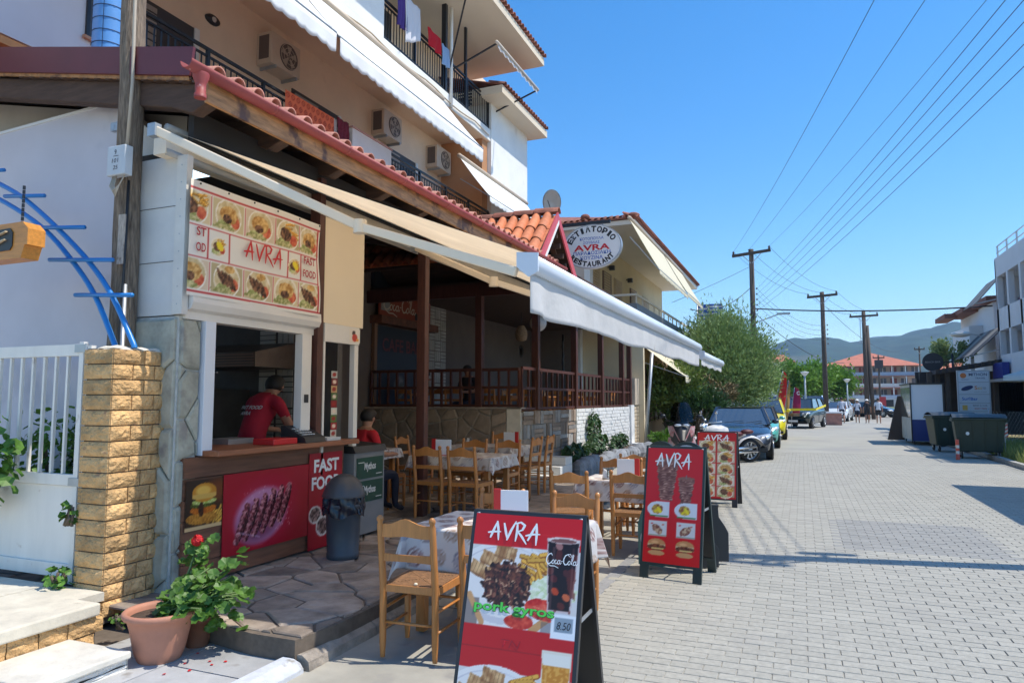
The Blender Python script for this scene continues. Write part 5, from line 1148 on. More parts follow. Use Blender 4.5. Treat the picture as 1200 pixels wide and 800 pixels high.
hang('sheet', 'pale sheet hanging on the lower railing between rug and towel', -8.0, 10.56, 10.66, 6.93, .9, mat('pale_cloth', (.6, .52, .52), .9, sheet=.2), 'sheet')
hang('shirt', 'purple shirt hanging on the upper balcony, leftmost piece of laundry', -7.9, 12.55, 12.95, 10.55, .75, mat('purple_cloth', (.07, .035, .20), .9))
hang('sheet', 'large white sheet hanging on the upper balcony beside the purple shirt', -7.88, 12.85, 13.5, 10.62, .95, mat('white_cloth', (.75, .74, .78), .85, sheet=.2), slope=-.35)
hang('shorts', 'bright red shorts pegged on the upper balcony line', -7.9, 13.9, 14.55, 10.43, .42, mat('red_cloth', (.62, .01, .02), .9, sheet=.2), waves=2, slope=.1)
hang('shorts', 'light blue and white shorts pegged right of the red ones', -7.9, 14.6, 15.0, 10.36, .5, mat('sky_cloth', (.35, .50, .72), .9, sheet=.2), waves=2)
ch_ = thing('balcony_chair', 'small dark folding chair on the upper balcony behind the railing', 'chair', (-8.4, 16.7, 9.33))
b = MB()
for k in range(6): b.box(-.22, -.2 + k * .07, .44, .22, -.15 + k * .07, .46)
b.build('seat', BLACKM, ch_, world=False); b = MB(); b.bar((-.2, -.2, 0), (.2, .2, .45), .025); b.bar((.2, -.2, 0), (-.2, .2, .45), .025); b.build('leg', BLACKM, ch_, world=False)
b = MB()
for k in range(4): b.box(-.22, .2, .55 + k * .09, .22, .22, .6 + k * .09)
b.build('backrest', BLACKM, ch_, world=False)
# loose cable looping along the white slab
cb = thing('slab_cable', 'beige cable sagging along the edge of the upper balcony slab', 'cable', (-7.97, 12, 9.1)); b = MB()
b.tube([(-7.96, 9 + k * .45, 9.18 - .10 * abs(math.sin(k * .55)) - .015 * k * 0) for k in range(20)], .018, 5); b.build('cable', mat('cable_beige', (.5, .4, .28), .6), cb)
# blue duct behind the pole
du = thing('blue_duct', 'round bright blue metal duct with wire rings rising behind the wooden pole', 'duct', (-6.5, 4.85, 5))
b = MB(); b.lathe([(.155, 4.4), (.155, 8)], (-6.5, 4.83, 0), 24); b.build('duct', mat('duct_blue', (.12, .32, .66), .4, nz=(3, .1)), du)
b = MB()
for k in range(14): b.tube([(-6.5 + .16 * math.cos(2 * PI * j / 16), 4.83 + .16 * math.sin(2 * PI * j / 16), 5.0 + k * .13) for j in range(17)], .004, 4, cap=False)
b.tube([(-6.41, 4.69, 4.9), (-6.41, 4.69, 8)], .004, 4); b.build('wire_ring', mat('wire_blue', (.04, .08, .18), .5), du)

# ================================================================ CREAM HOUSE BEYOND THE RESTAURANT
h2 = thing('cream_house', 'cream house with tiled roof, grey balcony and drop awnings beyond the restaurant', 'house', (-7, 30, 0))
b = MB(); b.box(-14, 22.75, 0, -6.6, 36.5, 7.35); b.build('wall', CREAM, h2)
b = MB(); b.box(-6.85, 22.72, 0, -4.75, 22.9, 4.05); b.build('ground_wall', mat('cream_ground_wall', (.74, .62, .42), .85, nz=(1, .05)), h2)
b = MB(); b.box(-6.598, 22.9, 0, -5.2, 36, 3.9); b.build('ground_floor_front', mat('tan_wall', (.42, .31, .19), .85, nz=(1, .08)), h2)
for k, y in enumerate((24.2, 26.6, 29.5)):
    b = MB(); b.box(-5.198, y, .9, -5.17, y + 1.5, 2.9); w = b.build('window', mat('brown_window', (.08, .045, .03), .4), h2)
    b = MB(); b.box(-5.169, y - .05, .85, -5.14, y, 2.95); b.box(-5.169, y + .72, .9, -5.14, y + .78, 2.9); b.box(-5.169, y + 1.5, .85, -5.14, y + 1.55, 2.95); b.build('frame', WOODD, w)
b = MB(); b.box(-6.6, 22.4, 3.93, -4.86, 36.5, 4.12); b.build('balcony_slab', CREAM, h2)
GP = mat('grey_parapet', (.20, .21, .23), .6, nz=(2, .08))
b = MB(); b.box(-4.93, 22.45, 4.121, -4.87, 36.4, 4.78); b.build('parapet', GP, h2)
b = MB(); b.box(-6.0, 22.42, 4.121, -4.935, 22.48, 4.78); b.build('parapet', GP, h2)
for (x0, y0, x1, y1) in ((-6.5, 22.42, -4.87, 22.48), (-4.93, 22.49, -4.87, 36.4)):
    b = MB(); b.box(x0, y0, 5.03, x1, y1, 5.10); b.build('rail', mat('rail_cream', (.66, .58, .46), .5), h2)
b = MB(); b.box(-.02, -.02, 4.78, .02, .02, 5.03); pm = b.mesh('rail_post', MATS['rail_cream'])
for k in range(15): link('rail_post', pm, h2, loc=(-4.9, 22.5 + k * .99, 0), world=True)
for k, y in enumerate((23.0, 24.6, 26.3, 29.0, 31.5)):
    b = MB(); b.box(-6.599, y, 4.15, -6.56, y + 1.2, 6.35); w = b.build('shuttered_door', mat('door_brown', (.12, .06, .035), .5) if k % 2 else mat('shutter_cream', (.55, .42, .26), .6), h2)
    b = MB()
    for j in range(22): b.box(-6.559, y + .08, 4.2 + j * .097, -6.535, y + .95, 4.2 + j * .097 + .07)
    b.build('louvre', MATS['shutter_cream'], w)
b = MB(); b.box(-14, 22.2, 7.35, -4.85, 37, 7.50); b.build('eave', mat('eave_white', (.72, .68, .62), .8, nz=(1, .04)), h2)
b = MB(); b.prism([(-4.8, 22.1, 7.505), (-4.8, 37.1, 7.505), (-9, 33, 9.0), (-9, 26.5, 9.0)], (0, 0, .03)); b.prism([(-4.8, 22.1, 7.506), (-9, 26.5, 9.0), (-14, 26.5, 9.0), (-14, 22.1, 7.506)], (0, 0, .03)); b.build('roof_slope', TILED, h2)
b = MB(); b.smooth = True; barrel(b, (0, 0, 0), (-.5, 0, .18), .09, .07, 6); em2 = b.mesh('roof_tile', TILED)
for k in range(72): link('roof_tile', em2, h2, loc=(-4.74, 22.15 + k * .207, 7.53), world=True)
for k in range(30): link('roof_tile', em2, h2, loc=(-4.85 - k * .21, 22.05, 7.53), rot=(0, 0, -PI / 2), world=True)
b = MB(); b.ball((-4.9, 22.2, 7.62), .16, 10, (1.4, 1, .7)); b.ball((-6.55, 22.3, 7.75), .14, 10, (1.2, 1, .8)); b.build('corner_tile', TILED, h2)
b = MB(); b.box(-6.62, 22.35, 4.1, -6.42, 22.72, 7.349); b.build('corner_pier', WHITE, h2)
b = MB(); b.box(-8.6, 22.40, 4.2, -6.63, 22.5, 7.6); b.build('front_wall', mat('beige_front', (.60, .50, .42), .85, nz=(1, .05)), h2)
CRA = mat('awning_pale_yellow', (.80, .74, .56), .8, sheet=.25)
t = small_awning('house_awning', 'pale yellow drop awning under the eave of the cream house, nearer one', 21.2, 27.0, -4.8, 7.25, -3.9, 5.6, .10, CRA)
t = small_awning('house_awning', 'pale yellow drop awning under the eave of the cream house, farther one', 27.2, 31.6, -4.8, 7.25, -3.95, 5.75, .10, CRA)
t = small_awning('porch_awning', 'pale yellow awning hanging low over the cream house entrance beside the bushes', 24.6, 28.5, -5.1, 3.5, -3.7, 2.45, .18, CRA)
for y in (25.4, 28.4):
    l2 = thing('wall_lantern', 'small black wall lantern on the cream balcony wall' + (' nearer' if y < 26 else ' farther') + ' of the two', 'wall lamp', (-6.5, y, 6.6)); b = MB(); b.box(-.03, -.08, -.12, .16, .08, .05); b.box(-.1, -.02, -.02, -.03, .02, .02); b.build('lamp', BLACK, l2, world=False)
# ================================================================ FURNITURE
def make_chair(label, loc, rz, group='ladder back taverna chairs'):
    t = thing('ladder_back_chair', label, 'chair', loc, rz, group)
    A = dict(world=False)
    def post(x, y, z, name, top):
        b = MB()
        if top: b.lathe([(.016, 0), (.022, .1), (.0235, .45), (.022, .84), (.016, .862), (.023, .875), (.021, .893), (.009, .905)], (0, 0, 0), 10)
        else: b.lathe([(.016, 0), (.022, .1), (.0235, .43), (.012, .445)], (0, 0, 0), 10)
        me = b.mesh(name, WOODO)
        if top:
            for v in me.vertices: v.co.y -= max(0, v.co.z - .42) * .13
        link(name, me, t, loc=(x, y, 0))
    w = .185
    for sx_ in (-1, 1): post(sx_ * w, -.19, 0, 'leg', True); post(sx_ * w * 1.08, .19, 0, 'leg', False)
    def slat(z, h, arch, th=.014):
        b = MB(); b.smooth = True; yb = -.19 - (z - .42) * .13
        n = 12; vs = []
        for k in range(n + 1):
            u = k / n; x = -w + 2 * w * u; dy = -.022 * math.sin(PI * u); up = arch * (math.sin(PI * u) ** 2) - (.012 * math.sin(2 * PI * u) ** 2 if arch else 0)
            for (yy, zz) in ((-th / 2, -h / 2 + (.3 * up if arch else .010 * math.sin(PI * u))), (th / 2, -h / 2 + (.3 * up if arch else .010 * math.sin(PI * u))), (th / 2, h / 2 + up), (-th / 2, h / 2 + up)): vs.append((x, yb + dy + yy, z + zz))
        fs = [(4 * k + j, 4 * (k + 1) + j, 4 * (k + 1) + (j + 1) % 4, 4 * k + (j + 1) % 4) for k in range(n) for j in range(4)] + [(0, 1, 2, 3), (4 * n + 3, 4 * n + 2, 4 * n + 1, 4 * n)]
        b.smooth = False; b.add(vs, fs); link('top_rail' if arch else 'back_slat', b.mesh('back_slat', WOODO), t)
    slat(.81, .082, .04); slat(.635, .052, 0)
    b = MB(); b.bar((-w, -.19, .435), (w, -.19, .435), .022, .045); b.bar((-w * 1.08, .19, .425), (w * 1.08, .19, .425), .022, .045); b.bar((-w, -.19, .43), (-w * 1.08, .19, .43), .022, .045); b.bar((w, -.19, .43), (w * 1.08, .19, .43), .022, .045); link('seat_frame', b.mesh('seat_frame', WOODO), t)
    # rush seat: four triangular fields of twisted cord
    b = MB(); n = 11
    for s_ in range(4):
        for k in range(n):
            f = (k + .5) / n; hw = w * 1.04 * (1 - f); hy = .19 * (1 - f)
            if s_ == 0: p, q = (-hw, -hy, .452), (hw, -hy, .452)
            elif s_ == 1: p, q = (-hw, hy, .452), (hw, hy, .452)
            elif s_ == 2: p, q = (-hw, -hy, .4525), (-hw, hy, .4525)
            else: p, q = (hw, -hy, .4525), (hw, hy, .4525)
            b.bar(p, q, .0165, .012)
    link('rush_seat', b.mesh('rush_seat', RUSH), t)
    for (p, q) in (((-w, -.19, .22), (w, -.19, .22)), ((-w * 1.08, .19, .30), (w * 1.08, .19, .30)), ((-w, -.19, .17), (-w * 1.08, .19, .17)), ((w, -.19, .17), (w * 1.08, .19, .17)), ((-w, -.19, .30), (-w * 1.08, .19, .30)), ((w, -.19, .30), (w * 1.08, .19, .30))):
        b = MB(); b.tube([p, q], .0095, 6); link('stretcher', b.mesh('stretcher', WOODO), t)
    return t
chair0 = make_chair('wooden ladder back chair standing alone at the near left, before the grey bin', (-2.385, 4.20, 0), math.radians(4))
def chair(label, x, y, z, deg): return copy_tree(chair0, (x, y, z), math.radians(deg), label, 'ladder back taverna chairs')
chair('wooden chair half hidden behind the left edge of the nearest red board', -1.87, 4.34, 0, 2)
chair('wooden chair facing the camera, its back top just left above the nearest red board', -2.36, 5.28, 0, 183)
chair('sunlit wooden chair back showing above the right top of the nearest red board', -1.74, 5.30, 0, 178)
chair('left chair of two with backs to the camera at the shaded terrace table', -4.32, 7.93, TZ, 0)
chair('right chair of two with backs to the camera at the shaded terrace table', -3.84, 7.95, TZ, -3)
chair('left chair on the far side of the shaded terrace table', -4.45, 9.1, TZ, 180)
chair('right chair on the far side of the shaded terrace table, under the menu card', -3.95, 9.15, TZ, 178)
chair('chair turned sideways at the right end of the second terrace table', -4.02, 10.15, TZ, 88)
chair('tall thin looking side-on chair nearest the marble steps', -4.02, 10.75, TZ, 95)
chair('wooden chair beside the drinks cabinet, left end of the shaded table', -5.35, 8.35, TZ, -90)
chair('dark wooden chair behind the cabinet at the rear terrace table', -5.6, 9.6, TZ, -90)
chair('far wooden chair at the second terrace table below the stone wall', -4.9, 11.2, TZ, 182)
chair('wooden chair left of the pale table, its back toward the camera', -2.35, 7.38, 0, 12)
chair('wooden chair right against the left edge of the doner board', -1.72, 7.62, 0, 0)
chair('wooden chair on the far side of the pale table, left one', -2.3, 8.72, 0, 172)
chair('wooden chair on the far side of the pale table, right one', -1.75, 8.78, 0, 180)
chair('wooden chair behind the pale table, farthest from the camera', -2.1, 9.5, 0, 200)
def make_table(label, loc, w, d, group='wooden taverna tables'):
    t = thing('dining_table', label, 'table', loc, 0, group)
    b = MB(); b.box(-w / 2, -d / 2, .70, w / 2, d / 2, .735); link('table_top', b.mesh('table_top', WOODO), t)
    b = MB(); b.box(-w / 2 + .05, -d / 2 + .05, .62, w / 2 - .05, d / 2 - .05, .70); link('apron', b.mesh('apron', WOODO), t)
    b = MB(); b.box(-.033, -.033, 0, .033, .033, .62); lm = b.mesh('leg', WOODO)
    for sx_ in (-1, 1):
        for sy in (-1, 1): link('leg', lm, t, loc=(sx_ * (w / 2 - .08), sy * (d / 2 - .08), 0))
    return t
def cloth(label, x, y, z, w, d, drop, seed, group='patterned tablecloths'):
    r = random.Random(seed); nx, ny = int((w + 2 * drop) * 75), int((d + 2 * drop) * 75)
    cv = Canvas(nx, ny, (.82, .80, .78), seed)
    cv.put(cv.noise(9) > .55, (.72, .70, .70), .7)
    for i in range(12):
        for j in range(12):
            cx = (i + .5 + (.5 if j % 2 else 0)) * .105 + r.uniform(-.01, .01); cy = (j + .5) * .098
            if cy > cv.asp + .05: continue
            k = r.choice([(.48, .34, .33), (.50, .51, .57), (.60, .50, .42), (.42, .32, .31)]); R = r.uniform(.024, .04)
            cv.ell(cx, cy, R, R, k); cv.ell(cx, cy, R * .78, R * .78, (.82, .79, .78)); cv.ell(cx, cy, R * .6, R * .6, k); cv.ell(cx, cy, R * .35, R * .35, (.78, .74, .72))
    W2, D2 = w + 2 * drop, d + 2 * drop
    i = np.arange(nx + 1) / nx; j = np.arange(ny + 1) / ny
    o = cv.mesh(None, (0, 0, 0), (1, 0, 0), (0, 1, 0), W2, D2, 'tablecloth', VCM, None)
    hw, hd = w / 2 + .006, d / 2 + .006
    for v in o.data.vertices:
        px, py = v.co.x - W2 / 2, v.co.y - D2 / 2; ox = max(0, abs(px) - hw); oy = max(0, abs(py) - hd); sx_, sy = (1 if px > 0 else -1), (1 if py > 0 else -1)
        if ox == 0 and oy == 0: v.co = (px, py, .738 + .0015 * noise.noise(Vector((px * 6, py * 6, seed)))); continue
        dd = math.hypot(ox, oy) if (ox and oy) else ox + oy
        fl = .012 + .022 * math.sin((px if oy > ox else py) * 16 + seed) * min(1, dd / .15) + .03 * dd
        if ox and oy:      # hanging corner folds outward
            a = math.atan2(oy, ox); v.co = (sx_ * (hw + math.cos(a) * (.02 + dd * .28)), sy * (hd + math.sin(a) * (.02 + dd * .28)), .738 - dd * .92)
        else: v.co = (sx_ * (hw + fl) if ox else px, sy * (hd + fl) if oy else py, .738 - dd * .985)
    o.location = (x, y, z); o.data.update(); o.modifiers.new('thickness', 'SOLIDIFY').thickness = .0015
    return tag(o, label, 'tablecloth', group)
def menu(label, x, y, z, deg=0, back=(.62, .66, .72), pic=False):
    t = thing('menu_card', label, 'menu card', (x, y, z), math.radians(deg), 'menu cards standing on the tables')
    b = MB(); b.box(-.13, -.012, 0, -.075, .012, .215); link('red_strip', b.mesh('red_strip', mat('menu_red', (.5, .02, .02), .5)), t)
    b = MB(); b.box(-.0745, -.010, 0, .14, .010, .205); link('card', b.mesh('card', mat('menu_white', (.70, .73, .78), .6)), t)
    if pic:
        cv = Canvas(30, 26, (.85, .83, .8), 5); cv.tex(.5, .6, .35, .15, (.6, .2, .15), (.3, .1, .1), sc=20); cv.tex(.4, .25, .3, .1, (.75, .5, .45), (.5, .2, .15), sc=20)
        cv.mesh(t, (-.0745, -.0115, 0), (1, 0, 0), (0, 0, 1), .214, .205, 'print', world=False)
    b = MB(); b.box(-.11, -.04, -.002, .12, .04, .006); link('base', b.mesh('base', MATS['menu_red']), t)
    return t
make_table('near table standing behind the nearest red menu board', (-2.08, 4.86, 0), 1.16, .78); cloth('circle patterned cloth on the near table beside the lone chair', -2.08, 4.86, 0, 1.16, .78, .30, 3)
make_table('large table standing in the shade of the terrace', (-4.22, 8.5, TZ), 1.15, .78); cloth('shaded grey patterned cloth on the large terrace table', -4.22, 8.5, TZ, 1.15, .78, .17, 5)
make_table('second terrace table nearer the stone parapet', (-4.72, 10.4, TZ), 1.1, .78); cloth('patterned cloth on the second terrace table by the parapet', -4.72, 10.4, TZ, 1.1, .78, .17, 8)
make_table('dark rear terrace table behind the drinks cabinet', (-6.1, 8.9, TZ), .8, .8); cloth('shaded cloth on the rear table behind the drinks cabinet', -6.1, 8.9, TZ, .8, .8, .15, 9)
make_table('pale clothed table between the middle chairs and the doner board', (-1.85, 8.06, 0), 1.05, .72); cloth('sunlit white patterned cloth left of the doner board', -1.85, 8.06, 0, 1.05, .72, .22, 12)
menu('white menu card with red edge above the nearest red board', -2.13, 5.12, .74, 12)
menu('blank menu card standing on the large shaded terrace table', -4.42, 8.25, .92, 5)
menu('menu card with a picture and red edge on the second terrace table', -4.35, 10.5, .92, 170, pic=True)
menu('menu card with a picture standing on the sunlit table by the doner board', -1.93, 8.3, .74, 176, pic=True)
def setting(label, x, y, z):
    t = thing('cruet_set', label, 'condiment set', (x, y, z)); b = MB(); b.lathe([(.05, 0), (.06, .01), (.055, .02)], n=14); link('dish', b.mesh('dish', mat('dish_metal', (.45, .42, .4), .3, metal=.6)), t)
    b = MB(); b.lathe([(.02, .02), (.022, .09), (.01, .11), (.012, .13)], (.02, 0, 0), 10); link('bottle', b.mesh('bottle', GLASS), t)
    b = MB(); b.prism([(-.05, -.02, .02), (0, -.02, .02), (-.01, -.01, .10), (-.04, -.01, .11)], (0, .03, 0)); link('napkin', b.mesh('napkin', mat('napkin', (.75, .72, .7), .9)), t)
setting('small dish with napkins on the rear table by the cabinet', -5.9, 8.7, .92); setting('napkin dish on the second terrace table left of the menu card', -5.0, 10.3, .92); setting('white napkins on the sunlit table by the doner board', -2.1, 7.95, .74)
# pale crumb of bread on the lone chair seat
br = tag(MB().lathe([(.008, 0), (.014, .006), (.010, .014), (.003, .017)], (-2.335, 4.03, .46), 8).build('bread_crumb', mat('crumb', (.75, .66, .5), .8)), 'small pale crumb lying on the lone chair seat', 'crumb')
# veranda furniture seen through the railing
vt = 0
for i, y in enumerate((14.2, 16.4, 18.6, 20.6)):
    make_table('veranda table %s behind the railing' % ('nearest the stone corner', 'second from the stone corner', 'third from the stone corner', 'farthest from the stone corner')[i], (-6.1, y, 1.0), .8, .8)
    for dx, dg, w_ in ((-.62, -90, 'inner'), (.62, 90, 'street side')):
        chair('%s chair at the veranda table %s' % (w_, ('nearest the stone corner', 'second from the stone corner', 'third from the stone corner', 'farthest from the stone corner')[i]), -6.1 + dx, y, 1.0, dg)
    chair('chair with its back to the camera at the veranda table %s' % ('nearest the stone corner', 'second from the stone corner', 'third from the stone corner', 'farthest from the stone corner')[i], -6.1, y - .62, 1.0, 0)
    g = thing('drinking_glass', 'glass tumbler on the veranda table %s' % ('nearest the stone corner', 'second from the stone corner', 'third from the stone corner', 'farthest from the stone corner')[i], 'glass', (-5.85, y - .1, 1.735)); b = MB(); b.lathe([(.028, 0), (.038, .13), (.034, .13), (.025, .01)], n=12, cap=False); link('tumbler', b.mesh('tumbler', mat('napkin_white', (.7, .7, .7), .6)), g)
for i, (x, lab) in enumerate(((-7.9, 'leftmost'), (-7.3, 'second from left'), (-6.7, 'third from left'), (-5.5, 'rightmost'))): chair('chair just inside the front veranda railing, ' + lab, x, 13.25, 1.0, 180 if i % 2 else 0)

# ================================================================ A-FRAME MENU BOARDS
def aframe(t, w, h, spread, frame_m, leg=.08, bw=.02, inner=None):
    """local frame: board front faces -Y, hinge at the top; returns panel frame (origin, right, up)"""
    th = math.atan2(spread / 2, h); U = Vector((0, math.sin(th), math.cos(th))); R = Vector((1, 0, 0)); N = R.cross(U)
    L = h / math.cos(th)
    for s in (1, -1):
        u = Vector((0, s * math.sin(th), math.cos(th))); o = Vector((0, -s * spread / 2, 0)); n = R.cross(u) * s
        # leg posts, rails, panel
        for sx_ in (-1, 1):
            b = MB(); b.bar(o + R * sx_ * (w / 2 - bw / 2), o + R * sx_ * (w / 2 - bw / 2) + u * L, bw, .03, up=n); link('side_frame', b.mesh('side_frame', frame_m), t)
            b = MB(); b.bar(o + R * sx_ * (w / 2 - .045), o + R * sx_ * (w / 2 - .045) + u * leg, .07, .028, up=n); link('foot', b.mesh('foot', frame_m), t)
        for k in (leg + bw / 2, L - bw / 2):
            b = MB(); b.bar(o - R * (w / 2 - bw) + u * k, o + R * (w / 2 - bw) + u * k, .03, bw, up=u); link('cross_frame', b.mesh('cross_frame', frame_m), t)
        b = MB(); b.bar(o + u * (leg + bw), o + u * (L - bw), w - 2 * bw, .012, up=n); link('panel', b.mesh('panel', BLACK if s < 0 else frame_m), t)
    for sx_ in (-1, 1):
        b = MB(); b.tube([(sx_ * (w / 2 - .03), -.02, h - .02), (sx_ * (w / 2 - .03), .02, h - .02)], .012, 6); link('hinge', b.mesh('hinge', GREYM), t)
        b = MB(); b.bar((sx_ * (w / 2 - .02), -spread * .23, h * .52), (sx_ * (w / 2 - .02), spread * .23, h * .52), .006, .02); link('stay', b.mesh('stay', GREYM), t)
    org = Vector((0, -spread / 2, 0)) - R * (w / 2 - bw) + U * (leg + bw) + N * .0165
    return org, R, U, w - 2 * bw, L - leg - 2 * bw
FB = mat('board_black_frame', (.022, .022, .026), .4)
RB = (.80, .07, .09)
# --- nearest: pork gyros board
b1 = thing('menu_board', 'large red pork gyros menu board nearest the camera', 'menu board', (-1.36, 3.54, 0), 0)
o_, R_2, U_, w_, h_ = aframe(b1, .64, 1.05, .60, FB, .04)
cv = Canvas(170, 287, RB, 31); A_ = cv.asp
def gyros(cv, y0, s=1):
    Y = lambda v: y0 + v * 1.065
    cv.rect(0, Y(0), 1, Y(.62), (.83, .81, .80)); cv.ell(.33, Y(.30), .50, .36, (.90, .88, .87)); cv.ell(.33, Y(.30), .46, .32, (.80, .78, .80)); cv.ell(.34, Y(.28), .44, .29, (.89, .87, .86))
    cv.rect(0, Y(.42), .12, Y(.62), (.55, .50, .48)); cv.line(.02, Y(.40), .16, Y(.60), .05, (.80, .60, .40)); cv.line(.62, Y(.62), .86, Y(.44), .06, (.78, .58, .38)); cv.rect(.70, Y(.54), .9, Y(.62), (.35, .33, .36), .5)
    for (x, y, r) in ((.09, .20, .35), (.19, .115, .3), (.32, .05, .2)):     # grilled pita
        pts = [(-.085, -.05), (.085, -.06), (.10, .06), (-.07, .075)]
        cv.slab(x, Y(y), .10, .058, r, (.62, .43, .26), (.86, .70, .50))
    cv.fries(.62, Y(.10), .34, .12, 16, .2, .2, .032); cv.fries(.66, Y(.19), .22, .16, 14, 1.0, .15, .030)
    cv.tex(.78, Y(.32), .20, .13, (.80, .84, .68), (.93, .93, .86), sc=45, edge=.5)
    for k in range(20): x = cv.r.uniform(.62, .88); y = cv.r.uniform(.22, .42); cv.line(x, Y(y), x + .05, Y(y + cv.r.uniform(-.04, .04)), .008, (.72, .80, .52), .7)
    cv.tex(.36, Y(.30), .235, .195, (.14, .06, .04), (.48, .27, .19), sc=34, edge=.7)
    for k in range(150):
        a = cv.r.uniform(0, 6.28); q = cv.r.uniform(0, .95) ** .6; x = .36 + .22 * q * math.cos(a); y = .30 + .18 * q * math.sin(a); c = rnd.choice([(.12, .05, .04), (.30, .14, .10), (.55, .34, .25), (.74, .56, .44), (.20, .08, .07), (.42, .2, .16)])
        d = cv.r.uniform(0, 3.1); l = cv.r.uniform(.012, .035); cv.line(x, Y(y), x + l * math.cos(d), Y(y + l * math.sin(d)), cv.r.uniform(.008, .018), c)
    cv.tex(.74, Y(.46), .20, .085, (.72, .10, .08), (.90, .30, .22), sc=24, rot=.12, edge=.2); cv.ell(.74, Y(.46), .15, .05, (.90, .42, .32), a=.5); 
    for k in range(7): a = k * .9; cv.line(.74, Y(.46), .74 + .13 * math.cos(a), Y(.46 + .045 * math.sin(a)), .008, (.93, .55, .42), .8)
    cv.tex(.50, Y(.565), .13, .06, (.70, .12, .08), (.88, .34, .24), sc=24, edge=.2)
gyros(cv, .27)
cv.rect(0, .0, 1, .27, RB); cv.rect(.0, .93, 1, 1.28, (.74, .05, .08)); cv.rect(0, 1.10, 1, 1.103, (.55, .03, .05)); cv.rect(.62, .15, .97, .152, (.9, .2, .2), .6)
gyros(cv, 1.27)
# cola glass
def taper(cv, x, y0, y1, w0, w1, c, a=1): cv.put((cv.Y > y0) & (cv.Y < y1) & (np.abs(cv.X - x) < (w0 + (w1 - w0) * (cv.Y - y0) / (y1 - y0)) / 2), c, a)
cv.rect(.86, .2, 1, .935, RB, .0)
taper(cv, .845, .17, .78, .30, .20, (.80, .72, .72)); taper(cv, .845, .20, .745, .275, .18, (.13, .045, .045))
cv.put((np.abs(cv.X - .845) < .13) & (cv.Y > .2) & (cv.Y < .765) & (cv.noise(16) > .72), (.42, .16, .12), .7)
for (x, y, c) in ((.80, .60, (.72, .25, .10)), (.90, .64, (.78, .38, .22)), (.81, .235, (.62, .42, .40)), (.89, .45, (.30, .12, .11)), (.78, .50, (.32, .10, .09)), (.86, .71, (.35, .13, .1))): cv.ell(x, y, .035, .028, c, rot=.5)
cv.ell(.845, .185, .14, .028, (.88, .82, .80)); cv.ell(.845, .19, .115, .018, (.50, .32, .30)); cv.rect(.755, .24, .775, .74, (.75, .6, .6), .25); cv.rect(.93, .24, .945, .70, (.6, .45, .45), .3)
taper(cv, .845, .765, .80, .19, .19, (.80, .80, .82))
# beer glass, lower
taper(cv, .86, 1.06, 1.62, .26, .22, (.88, .84, .78)); taper(cv, .86, 1.16, 1.60, .235, .20, (.78, .50, .14)); cv.put((np.abs(cv.X - .86) < .11) & (cv.Y > 1.16) & (cv.noise(60) > .62), (.90, .68, .32), .7)
cv.rect(.745, 1.08, .975, 1.17, (.90, .88, .84)); cv.rect(.77, 1.2, .79, 1.58, (.95, .8, .5), .4)
# price card
cv.rect(.79, .775, 1.0, .965, (.90, .91, .93)); cv.rect(.82, .80, .975, .91, (.55, .60, .65))
cv.mesh(b1, o_, R_2, U_, w_, h_, 'print', world=False)
def loc_text(body, par, m, o, R, U, fx, fy, w, h, ww, hh, lift=.002, bold=.01, shear=0):
    """fx, fy from lower left as fractions of the panel; ww, hh panel size"""
    me = fontmesh(body, 1, shear, bold); me.materials.append(m); place_flat(me, o + R * fx * ww + U * fy * hh + R.cross(U) * lift, R, U, w * ww, h * hh); return link('lettering', me, par)
WP = mat('print_bright_white', (.86, .86, .86), .4)
def avra_on(par, o, R, U, ww, hh, fx, fy, fw, fh, lift=.003):
    t = brush_avra(None, WP, o + R * fx * ww + U * fy * hh, R, U, fw * ww, fh * hh, lift); t.parent = par; return t
avra_on(b1, o_, R_2, U_, w_, h_, .13, .855, .50, .115)
cola(b1, WP, o_ + R_2 * .70 * w_ + U_ * .755 * h_, R_2, U_, .285 * w_, .075 * h_, world=False)
GRN = mat('print_green', (.10, .62, .08), .4)
me = fontmesh('pork gyros', 1, 0, .045); me.materials.append(mat('print_dark_green', (.02, .16, .02), .5)); place_flat(me, o_ + R_2 * .075 * w_ + U_ * .503 * h_ + R_2.cross(U_) * .002, R_2, U_, .74 * w_, .062 * h_); link('lettering', me, b1)
for me_ in (me,):
    rot = .0
loc_text('pork gyros', b1, GRN, o_, R_2, U_, .08, .506, .73, .060, w_, h_, bold=.02, lift=.003)
loc_text('8.50', b1, mat('pen_black', (.02, .02, .03), .6), o_, R_2, U_, .84, .472, .12, .035, w_, h_, bold=0, shear=.2)
loc_text('TN', b1, mat('dull_red_print', (.35, .01, .02), .5), o_, R_2, U_, .36, .36, .18, .035, w_, h_, bold=-.005, shear=.2)
